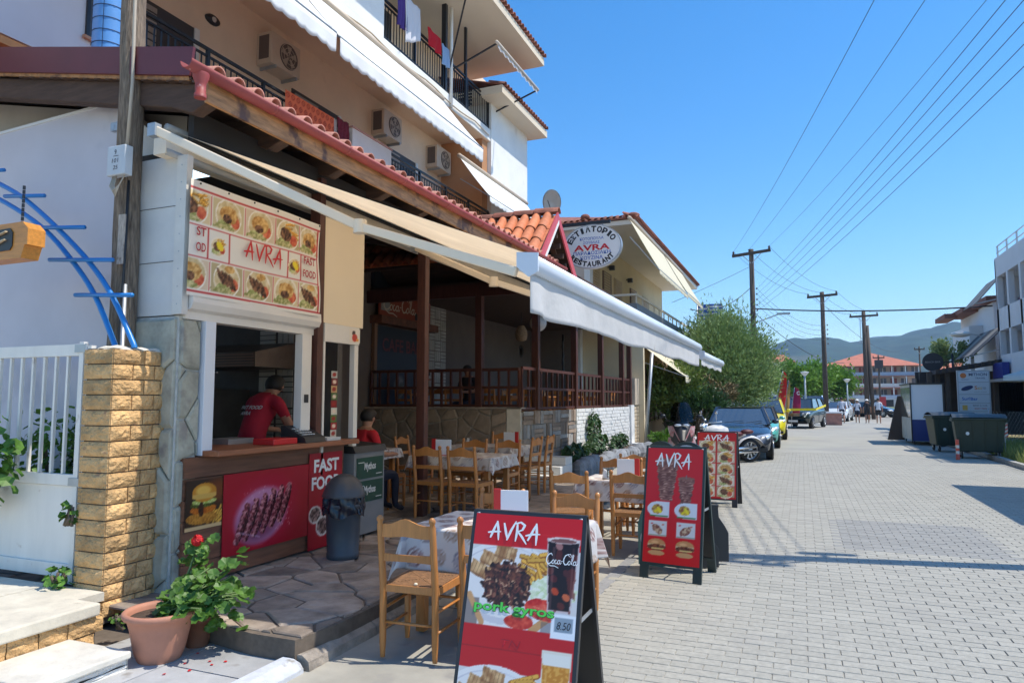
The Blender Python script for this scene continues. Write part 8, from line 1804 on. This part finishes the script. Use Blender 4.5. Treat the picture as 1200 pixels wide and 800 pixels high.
b = MB(); b.tube([(0, -.5, .34), (0, -.42, .95), (0, .05, .35), (0, .52, .34), (0, .15, .85), (0, .05, .35)], .016, 6); b.tube([(0, -.42, .85), (0, .12, .80)], .016, 6); b.tube([(-.3, -.35, 1.15), (0, -.42, 1.1), (.3, -.35, 1.15)], .013, 6); b.tube([(0, -.42, .9), (0, -.42, 1.12)], .013, 6); b.ball((0, .17, .92), .10, 8, (.8, 1.3, .4)); b.build('frame', BLACKM, bi, world=False)

# ================================================================ RIGHT SIDE BUILDINGS
rb = thing('white_building', 'white two storey building with balconies and steel railings at the right edge', 'building', (10, 30, 0))
RW = mat('blue_white_wall', (.66, .66, .67), .8, nz=(1, .04))
b = MB(); b.box(9.4, 22.6, 0, 18, 36.1, 7.75); b.build('core', mat('grey_core_wall', (.45, .43, .40), .85, nz=(1, .06)), rb)
for (z0, z1) in ((2.55, 3.55), (4.60, 5.55), (6.95, 7.80)):
    b = MB(); b.box(8.0, 22.4, z0, 9.4, 36.2, z1); b.build('balcony_band', RW, rb)
for y in (22.4, 24.9, 27.4, 29.9, 32.4, 34.2, 35.9):
    b = MB(); b.box(8.0, y, 3.55, 8.22, y + .25, 6.95); b.build('column', RW, rb)
for k, y in enumerate((25.5, 28.2, 30.9, 33.0, 34.8)):
    for z in (3.6, 5.6):
        b = MB(); b.box(9.37, y, z, 9.399, y + 1.1, z + 1.2 if z > 5 else z + 1.0); b.build('window', mat('right_window', (.10, .11, .13), .2), rb)
b = MB()
for z in (8.0, 8.28): b.box(8.05, 22.5, z, 8.09, 36.0, z + .035)
b.build('roof_rail', GREYM, rb)
for k in range(10): b = MB(); b.box(8.04, 22.5 + k * 1.48, 7.8, 8.10, 22.56 + k * 1.48, 8.3); b.build('rail_post', GREYM, rb)
for (y, z) in ((33.2, 5.55), (34.9, 5.55)):
    b = MB(); b.box(8.3, y, z, 8.36, y + 1.0, z + .25); b.build('balcony_screen', mat('screen_purple_brown', (.16, .10, .13), .7), rb)
b = MB(); b.box(8.0, 36.05, 2.5, 9.4, 36.2, 7.7); b.build('end_wall', RW, rb)
b = MB(); b.box(7.6, 30, 2.40, 9.4, 36.3, 2.52); b.build('canopy_slab', mat('slab_grey', (.36, .36, .38), .8), rb)
b = MB(); b.box(7.7, 34.5, 2.55, 7.95, 36.1, 3.2); b.build('blue_sign_box', mat('box_blue', (.02, .03, .22), .5), rb)
mbd = thing('middle_house', 'white house with red roof edges and slanting striped awnings left of the white building', 'house', (10, 43, 0))
b = MB(); b.box(8.6, 39.5, 0, 16, 47, 6.3); b.build('wall', RW, mbd); b = MB(); b.box(8.0, 41.8, 4.4, 8.6, 46, 5.4); b.box(8.0, 41.8, 0, 8.15, 42.0, 4.4); b.build('balcony', RW, mbd)
b = MB(); b.box(7.9, 42.6, 6.2, 8.8, 46.5, 6.45); b.box(7.4, 44.5, 6.1, 8.0, 47.5, 6.35); b.box(8.3, 39.4, 6.31, 16, 47.2, 6.6); b.build('roof_edge', mat('roof_edge_red', (.22, .09, .06), .8, nz=(4, .2)), mbd)
AWD = mat('awning_grey_brown', (.17, .16, .14), .8); AWB = mat('awning_dark', (.05, .05, .055), .8)
for (y0, y1, x0, z0, x1, z1, m, lab) in ((36.4, 39.2, 8.3, 7.1, 7.3, 5.9, AWD, 'grey brown slanting awning high on the house left of the white building'), (36.4, 41.5, 8.4, 4.9, 7.1, 3.6, AWB, 'dark slanting awning above the timber shed')):
    t = thing('house_awning', lab, 'awning', (x0, y0, z0)); b = MB()
    for k in range(5): y = y0 + (y1 - y0) * k / 5; b = MB(); b.prism([(x0, y, z0), (x1, y, z1), (x1, y + (y1 - y0) / 5 - .02, z1), (x0, y + (y1 - y0) / 5 - .02, z0)], (0, 0, .04)); b.build('stripe', mat('awning_pale_stripe', (.27, .25, .22), .8) if k % 2 else m, t)
    b = MB(); b.bar((x0 + .4, y0 + .1, z0 - .9), (x1, y0 + .1, z1), .05); b.build('arm', GREYM, t)
ot = thing('oval_lamp', 'pale oval street light above the dark awning', 'street lamp', (7.3, 40, 4.9)); b = MB(); b.smooth = True; b.ball((7.25, 39.8, 4.82), .42, 12, (1.1, .6, .35)); b.build('lamp', mat('lamp_pale', (.62, .62, .58), .4), ot); b = MB(); b.bar((7.3, 39.8, 4.9), (8.6, 39.8, 4.6), .05); b.build('arm', GREYM, ot)
# roof structure outside the frame that shades the road at the right
pg = thing('pergola', 'flat canvas pergola over the pavement just outside the right of the photo', 'pergola', (6, 13.5, 0)); b = MB(); b.box(4.18, 11.55, 2.72, 8.2, 16.35, 2.76); b.build('roof', AWNW, pg)
for (x, y) in ((4.6, 11.7), (8.1, 11.7), (8.1, 16.2), (5.0, 16.2)): b = MB(); b.box(x - .05, y - .05, 0, x + .05, y + .05, 2.72); b.build('post', WHITEP, pg)

# ================================================================ TREES
def tree(name, lab, c, r, n, lsz, m, trunk_h, tr=.16, cat='tree', narrow=.28, seed=1, group=None, clumps=26, up=.5):
    R = random.Random(seed); t = thing(name, lab, cat, (c[0], c[1], 0), 0, group); V = []; F = []
    b = MB(); top = c[2]; b.tube([(c[0] + .1 * math.sin(k), c[1] + .06 * math.cos(k * 2), trunk_h * k / 4) for k in range(5)], [tr, tr * .85, tr * .8, tr * .75, tr * .7], 9)
    cl = []
    for k in range(clumps):
        while True:
            d = Vector((R.uniform(-1, 1), R.uniform(-1, 1), R.uniform(-1, 1)))
            if d.length < 1 and d.length > .35: break
        p = Vector(c) + Vector((d.x * r[0], d.y * r[1], d.z * r[2])) * .78; cl.append((p, R.uniform(.55, 1.15)))
        b.tube([(c[0], c[1], trunk_h * .9), (Vector((c[0], c[1], trunk_h)) * .5 + p * .5 + Vector((0, 0, .15))), p], [tr * .45, tr * .25, tr * .08], 5)
    b.build('trunk', BARK, t)
    s0 = min(r) * .42
    for k in range(n):
        p0, sc = cl[R.randrange(len(cl))]; q = Vector((R.gauss(0, 1), R.gauss(0, 1), R.gauss(0, 1))) * s0 * sc * .55; p = p0 + q; d = (p - Vector(c)).normalized() * .7 + Vector((R.uniform(-1, 1), R.uniform(-1, 1), R.uniform(-.6, 1) + up)); d.normalize()
        s = d.cross(Vector((R.uniform(-1, 1), R.uniform(-1, 1), R.uniform(-1, 1)))).normalized(); L_ = lsz * R.uniform(.6, 1.3); i = len(V); V += [p - s * L_ * narrow * .5, p + d * L_ * .5 - s * L_ * narrow * .1, p + d * L_, p + d * L_ * .5 + s * L_ * narrow]; F.append((i, i + 1, i + 2, i + 3))
    mkleaf('crown', V, F, m, t); return t
tree('olive_tree', 'large silvery green olive tree rising behind the parked dark sedan', (-3.0, 30.5, 3.15), (2.1, 2.2, 2.1), 56000, .17, OLIVE, 1.6, .2, seed=4, clumps=60, up=.7, narrow=.26)
tree('garden_tree', 'lower bright green bushy tree in front of the olive at its left', (-4.6, 26.0, 1.9), (1.25, 1.3, 1.15), 12000, .15, mat('bush_leaf', (.13, .19, .035), .6, nz=(3, .45), sheet=.25), .8, .1, seed=5, clumps=20, narrow=.4)
tree('garden_shrub', 'dark shrub between the scooter and the olive tree', (-3.4, 25.4, 1.25), (1.3, 1.0, .95), 9000, .13, LEAF2, .5, .08, 'shrub', seed=6, clumps=18, narrow=.4)
tree('garden_shrub', 'tangled dry shrub under the olive crown', (-3.1, 26.8, 2.05), (1.2, .8, .6), 3500, .14, mat('dry_leaf', (.22, .16, .07), .7, nz=(3, .4)), .9, .08, 'shrub', seed=16, clumps=14, narrow=.3)
tree('garden_shrub', 'small green plant beside the galvanised post', (-4.0, 22.6, .35), (.55, .5, .32), 1800, .11, LEAF, .1, .03, 'shrub', seed=7, clumps=12, narrow=.4)
TG = 'bright green street trees at the end of the street'
for k, (x, y, r) in enumerate(((-4.5, 74, 2.8), (-1.0, 76, 2.4), (.9, 79, 2.3), (3.2, 82, 2.3), (-8, 70, 3))):
    tree('street_tree', ['leftmost round bright tree partly behind the olive', 'round bright tree left of the white lamp post', 'round bright tree between lamp post and tall pole', 'broad bright tree right of the tall dark pole', 'bright tree fully behind the olive crown'][k], (x, y, 3.5), (r, r, 2.0), 6500, .34, TREEL, 2.0, .16, seed=20 + k, clumps=24, narrow=.5, group=TG)
wl_ = tree('tree', 'pale leafy climber at the roof end of the timber shed', (7.0, 41.2, 3.9), (.9, .7, .8), 2200, .16, mat('climber_leaf', (.22, .30, .12), .6, nz=(3, .3), sheet=.2), 2.8, .07, seed=40, clumps=10, narrow=.5)
# ================================================================ POLES AND WIRES
def upole(label, x, y, h, r, arms=None, m=POLED, lean=0, extra=None):
    t = thing('utility_pole', label, 'utility pole', (x, y, 0)); b = MB(); b.tube([(x, y, 0), (x + lean * .5, y, h * .5), (x + lean, y, h)], [r, r * .88, r * .75], 12); b.build('pole', m, t)
    tp_ = []
    if arms:
        hwid, z, sl = arms; b = MB(); p, q = (x + lean - hwid, y - .12, z - sl), (x + lean + hwid, y - .12, z + sl); b.bar(p, q, .12, .16); b.build('crossarm', m, t)
        for f in (0, .45, 1):
            c = Vector(p).lerp(Vector(q), f * .92 + .04); b = MB(); b.lathe([(.02, .06), (.07, .1), (.04, .16), (.08, .2), (.03, .26)], c, 10); b.build('insulator', mat('insulator_brown', (.06, .035, .03), .3), t); tp_.append(c + Vector((0, 0, .24)))
        b = MB(); b.bar((x + lean - hwid * .5, y - .14, z - .05), (x + lean, y - .1, z - .6), .04); b.bar((x + lean + hwid * .5, y - .14, z - .05), (x + lean, y - .1, z - .6), .04); b.build('brace', GREYM, t)
    return t, tp_
p1, t1 = upole('tall wooden pole with crossarm rising behind the olive tree', -2.42, 41.66, 10.2, .17, (1.05, 9.95, .10))
rack = []
for k in range(5):
    z = 7.9 - k * .31; b = MB(); b.lathe([(.02, -.05), (.05, -.03), (.03, 0), (.05, .03), (.02, .05)], (-2.18, 41.5, z), 8); b.build('rack_insulator', MATS['insulator_brown'], p1); rack.append(Vector((-2.16, 41.5, z)))
b = MB(); b.bar((-2.4, 41.4, 5.9), (-1.0, 41.0, 6.35), .05); b.box(-1.15, 40.9, 6.3, -.45, 41.1, 6.4); b.build('street_lamp_arm', GREYM, p1)
p2_, t2 = upole('second wooden pole with crossarm standing behind the dark off-road car', 1.55, 54.2, 9.3, .18, (1.0, 9.0, .06)); rack2 = []
for k in range(5): z = 6.9 - k * .33; b = MB(); b.lathe([(.02, -.05), (.05, -.03), (.03, 0), (.05, .03), (.02, .05)], (1.82, 54.0, z), 8); b.build('rack_insulator', MATS['insulator_brown'], p2_); rack2.append(Vector((1.84, 54.0, z)))
p3_, t3 = upole('third pole, a thick double post with crossarm behind the pedestrians', 5.05, 66.0, 9.1, .20, (1.1, 8.7, .03)); b = MB(); b.tube([(5.5, 66.1, 0), (5.25, 66.1, 7.9)], .17, 10); b.build('side_post', POLED, p3_); b = MB(); b.tube([(4.75, 65.8, 8.6), (4.75, 65.8, 6.6)], .03, 6); b.box(4.62, 65.7, 6.4, 4.88, 65.9, 6.6); b.build('cable_drop', GREYM, p3_)
p4_, t4 = upole('slim far pole with transformer left of the hills hotel end', 9.6, 105, 7.6, .14, (.7, 7.2, 0)); b = MB(); b.box(9.1, 104.6, 5.8, 10.1, 105.2, 6.9); b.build('transformer', mat('transformer_dark', (.05, .04, .04), .6), p4_)
p5_, t5 = upole('thin far pole right of the hotel', 14.4, 105, 8.6, .12, (.6, 8.2, 0))
# near pole outside the frame: it carries the wires and throws the long shadow over the road
p0, t0 = upole('near wooden pole outside the right of the photo whose shadow crosses the road', 3.95, 8.85, 9.6, .15, (1.25, 9.35, .0), lean=-.1)
rack0 = []
for k in range(5): z = 7.9 - k * .32; b = MB(); b.lathe([(.02, -.05), (.06, -.03), (.03, 0), (.06, .03), (.02, .05)], (3.78, 8.85, z), 8); b.build('rack_insulator', MATS['insulator_brown'], p0); rack0.append(Vector((3.76, 8.85, z)))
b = MB()
for k in range(9): b.tube([(3.85 + .05 * math.sin(k), 8.85 + .05 * math.cos(k * 2), 6.2 + k * .22), (3.5 - .1 * math.sin(k * 3), 8.6 + .15 * math.cos(k * 5), 6.35 + k * .21), (3.8, 8.8, 6.6 + k * .22)], .028, 5)
b.build('cable_bundle', BLACK, p0); b = MB(); b.bar((3.9, 8.85, 6.6), (3.9, 9.12, 6.6), .05); b.box(3.85, 9.08, 6.15, 3.97, 9.2, 7.0); b.build('street_lamp_arm', GREYM, p0)
WIRE = mat('wire', (.025, .025, .03), .5)
def wire(lab, a, q, sag, r=.013, grp='overhead wires along the street', m=WIRE):
    a, q = Vector(a), Vector(q); b = MB(); b.smooth = True; b.tube([a.lerp(q, k / 24) - Vector((0, 0, sag * 4 * (k / 24) * (1 - k / 24))) for k in range(25)], r, 4, cap=False); return tag(b.build('overhead_wire', m), lab, 'wire', grp)
for k in range(3): wire(('leftmost', 'second from left', 'third from left')[k] + ' of the overhead wires fanning out from the near crossarm', t0[k] - Vector((0, 0, .0)), t1[k], .35, .008)
for k in range(5): wire(('topmost', 'second', 'middle', 'fourth', 'lowest')[k] + ' of five low wires crossing the sky at the right', rack0[k], rack[k], .25, .0085)
for k in range(3): wire('thin wire %s from the olive pole crossarm to the second pole' % ('on the left', 'in the middle', 'on the right')[k], t1[k], t2[k], .5, .012)
for k in range(3): wire('thin wire %s from the second pole crossarm to the third pole' % ('on the left', 'in the middle', 'on the right')[k], t2[k], t3[k], .4, .012)
for k in range(4): wire('%s low wire between the olive pole and second pole' % ('topmost', 'second', 'third', 'lowest')[k], rack[k], rack2[k], .7, .010)
wire('thick dark cable running level from the olive pole to the right building', (-2.3, 41.4, 6.75), (9.6, 39.5, 6.15), .22, .035)
wire('dark service cable sagging from the olive pole down to the second pole', (-2.3, 41.5, 6.5), (3.9, 75, 5.2), .8, .025)
wire('service cable from the olive pole down toward the cream house', (-2.5, 41.6, 8.0), (-5.1, 36, 6.2), .5, .022)
wire('thin stay wire from the olive pole toward the left', (-2.5, 41.6, 9.2), (-6.0, 36, 6.6), .05, .012)
wire('thin cable from the second pole down to the hotel', (1.8, 54.3, 8.2), (12, 105, 8.0), 1.0, .02)
# lamp posts
for (x, y, h, lab) in ((.25, 60, 3.55, 'white globe topped lamp post before the bright street trees'), (4.0, 74, 3.3, 'second lamp post against the bright street trees')):
    t = thing('street_lamp', lab, 'street lamp', (x, y, 0)); b = MB(); b.tube([(x, y, 0), (x, y, h)], .07, 8); b.build('pole', mat('lamp_grey', (.36, .40, .40), .5), t); b = MB(); b.smooth = True; b.lathe([(.08, h - .05), (.30, h + .22), (.34, h + .26), (.2, h + .3), (.02, h + .32)], (x, y, 0), 16); b.build('lamp_head', mat('lamp_white', (.70, .70, .66), .4), t)
# feather flags and Greek flag
def feather(lab, x, y, h, w, m, lean=.25):
    t = thing('feather_flag', lab, 'flag', (x, y, 0)); b = MB(); b.tube([(x, y, 0), (x + lean * .4, y, h * .6), (x + lean, y, h)], .03, 6); b.build('pole', GREYM, t); b = MB(); b.smooth = True
    b.grid(lambda u, v: (x + lean * (.12 + .88 * v) + (w * (.35 + .65 * math.sin(PI * min(1, .15 + v * .8)))) * (u) * (1 if v < .97 else .3) - .02, y - .02 + .04 * math.sin(u * 4 + v * 7), .35 + (h - .35) * v), 6, 20); c = b.build('cloth', m, t); c.modifiers.new('thickness', 'SOLIDIFY').thickness = .01; return t
feather('tall bright red feather flag beside the olive tree', -1.45, 40, 3.15, .38, mat('flag_red', (.62, .02, .015), .6, sheet=.2), .55); feather('slim ochre feather flag between the two red ones', -.98, 43, 2.75, .18, mat('flag_ochre', (.55, .33, .10), .6, sheet=.2), .3)
fm = feather('magenta feather flag with a small pale letter', -.62, 43.5, 2.35, .42, mat('flag_magenta', (.40, .02, .10), .6, sheet=.2), .25); text('C', fm, WP, (-.28, 43.4, 1.9), (1, 0, .1), (0, 0, 1), .16, .22, bold=.03)
gf = thing('greek_flag', 'blue and white striped Greek flag flying above the olive tree', 'flag', (-4.72, 36, 0)); b = MB(); b.tube([(-4.75, 36, 0), (-4.75, 36, 6.55)], .03, 8); b.build('pole', GREYM, gf)
cv = Canvas(54, 36, (.85, .86, .88), 1)
for k in range(5): cv.rect(0, k * 2 * .074, 1, k * 2 * .074 + .074, (.10, .32, .68))
cv.rect(0, 0, .37, .37, (.10, .32, .68)); cv.rect(.148, 0, .222, .37, (.88, .88, .9)); cv.rect(0, .148, .37, .222, (.88, .88, .9))
cv.mesh(gf, (-4.72, 36, 5.62), (1, 0, 0), (0, 0, 1), 1.2, .80, 'cloth', VCM, lambda I, J: .09 * np.sin(I * 11 + J * 2) * I)
# ================================================================ END OF THE STREET: HOTEL, SMALL HOUSES, HILLS
ho = thing('hotel', 'large hotel with an orange hipped roof and stacked balconies at the end of the street', 'hotel', (15, 180, 0))
HW = mat('hotel_wall', (.55, .44, .36), .85, nz=(.4, .08)); HT = mat('hotel_tile', (.46, .15, .085), .8, nz=(.8, .15)); hx0, hx1 = 5.2, 24.5
b = MB(); b.box(hx0, 182, 0, hx1, 205, 9.6); b.build('wall', HW, ho)
b = MB(); b.add([(hx0 - 1.5, 178.5, 9.3), (hx1 + 1, 178.5, 9.3), (hx1 + 1, 206, 9.3), (hx0 - 1.5, 206, 9.3), (hx0 + 9, 192, 13.0), (hx1 - 8.5, 192, 13.0)], [(0, 1, 5, 4), (1, 2, 5), (2, 3, 4, 5), (3, 0, 4), (3, 2, 1, 0)]); b.build('roof', HT, ho)
for k in range(3):
    z = 7.1 - k * 2.6; b = MB(); b.box(hx0 - .5 - k * .6, 179.2 - k, z - .25, hx1 + k, 182, z); b.build('balcony_slab', WHITE, ho)
    b = MB(); b.prism([(hx0 - 1 - k * .6, 178.8 - k, z - .3), (hx1 + k + .5, 178.8 - k, z - .3), (hx1 + k + .5, 180, z + .05), (hx0 - 1 - k * .6, 180, z + .05)], (0, 0, .12)); b.build('tile_edge', HT, ho)
    b = MB(); b.box(hx0 - .4 - k * .6, 179.1 - k, z + .02, hx1 + k, 179.2 - k, z + .75); b.build('balcony_parapet', mat('hotel_parapet_glass', (.30, .36, .45), .4) if k != 1 else mat('hotel_parapet_pale', (.62, .60, .56), .7), ho)
    for q in range(9):
        x = hx0 + .8 + q * 2.15; b = MB(); b.box(x, 181.9, z + .05, x + 1.3, 181.99, z + 2.0); w = b.build('window', mat('hotel_window', (.09, .09, .11), .3) if q % 3 else mat('hotel_shutter', (.30, .08, .06), .6), ho)
        b = MB(); b.box(x + .6, 181.84, z + .05, x + .7, 181.9, z + 2.0); b.build('frame', WHITEP, w)
    for q in range(8): x = hx0 + .2 + q * 2.7; b = MB(); b.box(x, 179.3 - k, z, x + .2, 179.5 - k, z + 2.35); b.build('column', WHITE, ho)
b = MB(); b.box(hx0 + 6, 176, 0, hx1 + 2, 181, 1.9); b.build('ground_floor', mat('hotel_pale_base', (.62, .60, .56), .8), ho); b = MB(); b.box(hx0 + 9, 175.9, .1, hx0 + 13.5, 175.99, 1.6); b.build('garage_opening', mat('garage_dark', (.03, .03, .03), .8), ho)
def farhouse(lab, x, y, w, d, h, wallm, roof=True, z0=0):
    t = thing('far_house', lab, 'house', (x + w / 2, y, z0)); b = MB(); b.box(x, y, z0, x + w, y + d, z0 + h); b.build('wall', wallm, t)
    if roof: b = MB(); b.add([(x - .5, y - .5, z0 + h), (x + w + .5, y - .5, z0 + h), (x + w + .5, y + d + .5, z0 + h), (x - .5, y + d + .5, z0 + h), (x + w * .3, y + d / 2, z0 + h + 1.6), (x + w * .7, y + d / 2, z0 + h + 1.6)], [(0, 1, 5, 4), (1, 2, 5), (2, 3, 4, 5), (3, 0, 4), (3, 2, 1, 0)]); b.build('roof', HT, t)
    for i in range(int(h / 2.8)):
        for j in range(int(w / 2.6)): b = MB(); b.box(x + .6 + j * 2.6, y - .06, z0 + .9 + i * 2.8, x + 1.8 + j * 2.6, y - .001, z0 + 2.2 + i * 2.8); b.build('window', MATS['hotel_window'], t)
    return t
PW = mat('far_white', (.72, .71, .68), .85)
farhouse('small white house with a red roof left of the bright trees', -7.5, 150, 6, 8, 9.2, PW); farhouse('low white flat roofed building behind the bright trees', -2, 170, 8, 8, 8.8, PW, False); farhouse('white building fragment left of the hotel roof', 1.5, 165, 5, 8, 8.2, PW, False)
farhouse('beige house right of the hotel beneath the hills', 26, 165, 9, 9, 7.6, HW); farhouse('pale house with balcony right of the hotel', 20, 135, 5, 8, 5.6, PW, True); farhouse('white house at the far right beneath the hills', 36, 190, 10, 10, 8, PW)
farhouse('low building at the left end of the street', -22, 120, 12, 10, 6.5, PW)
ys_ = thing('yellow_kerb_line', 'yellow painted kerb wall at the far end of the street', 'wall', (8, 120, 0)); b = MB(); b.box(3.5, 118, 0, 20, 118.4, .55); b.build('wall', mat('faded_yellow', (.62, .58, .28), .8, nz=(.6, .15)), ys_)
ph_ = thing('red_box', 'red box standing before the hotel garage', 'box', (10.1, 100, 0)); b = MB(); b.box(9.1, 100, 0, 9.8, 100.6, 2.0); b.build('cabinet', mat('box_red', (.45, .03, .03), .5), ph_)
# roadside stall by the pole base
sl = thing('brick_box', 'low reddish brick box with a white top between off-road car and pedestrians', 'planter box', (1.6, 50, 0)); b = MB(); b.box(1.25, 50.4, 0, 2.35, 51.4, .75); b.build('box', mat('pink_brick', (.45, .22, .17), .85, nz=(6, .2)), sl); b = MB(); b.box(1.15, 50.3, .75, 2.45, 51.5, .85); b.build('top', WHITE, sl)
# hills
def hill(name, x0, x1, y0, y1, prof, m, nx=160, ny=30, sd=0):
    b = MB(); b.smooth = True
    def fn(u, v):
        x = x0 + (x1 - x0) * u; y = y0 + (y1 - y0) * v
        h = np.interp(x, [p[0] for p in prof], [p[1] for p in prof]); k = math.sin(PI / 2 * min(1, v * 1.15)) ** .8 if v < .87 else math.cos((v - .87) / .13 * PI / 2)
        return (x, y, -2 + h * k * (1 + .10 * noise.noise(Vector((x * .012, y * .006, sd)))) + 6 * noise.noise(Vector((x * .03, y * .02, sd + 5))) * k)
    b.grid(fn, nx, ny); return tag(b.build(name, m), kind='structure')
HILLM = mat('wooded_hill', (.026, .055, .032), .95, nz=(.02, .45), bump=(.05, .6, 3), spots=(.008, .62, (.11, .11, .06)))
hill('hills', -500, 900, 1250, 2000, [(-500, 20), (-150, 60), (-115, 100), (-60, 138), (-10, 152), (60, 150), (110, 140), (170, 146), (240, 158), (330, 172), (450, 186), (600, 200), (900, 210)], HILLM)
hill('far_hills', -900, 1400, 2100, 2900, [(-900, 60), (-100, 120), (60, 200), (300, 215), (700, 260), (1400, 240)], HILLM, sd=9)
# haze in the air, one closed box round everything
hb = MB(); hb.box(-2600, -160, -1.2, 2600, 3320, 330)
hm = bpy.data.materials.new('haze'); hm.use_nodes = True; hn = hm.node_tree; hn.nodes.remove(hn.nodes['Principled BSDF']); pv = hn.nodes.new('ShaderNodeVolumePrincipled'); pv.inputs['Density'].default_value = .00022; pv.inputs['Color'].default_value = (.45, .68, 1, 1); pv.inputs['Anisotropy'].default_value = .2
hn.links.new(pv.outputs[0], hn.nodes['Material Output'].inputs['Volume'])
tag(hb.build('haze', hm), kind='stuff')
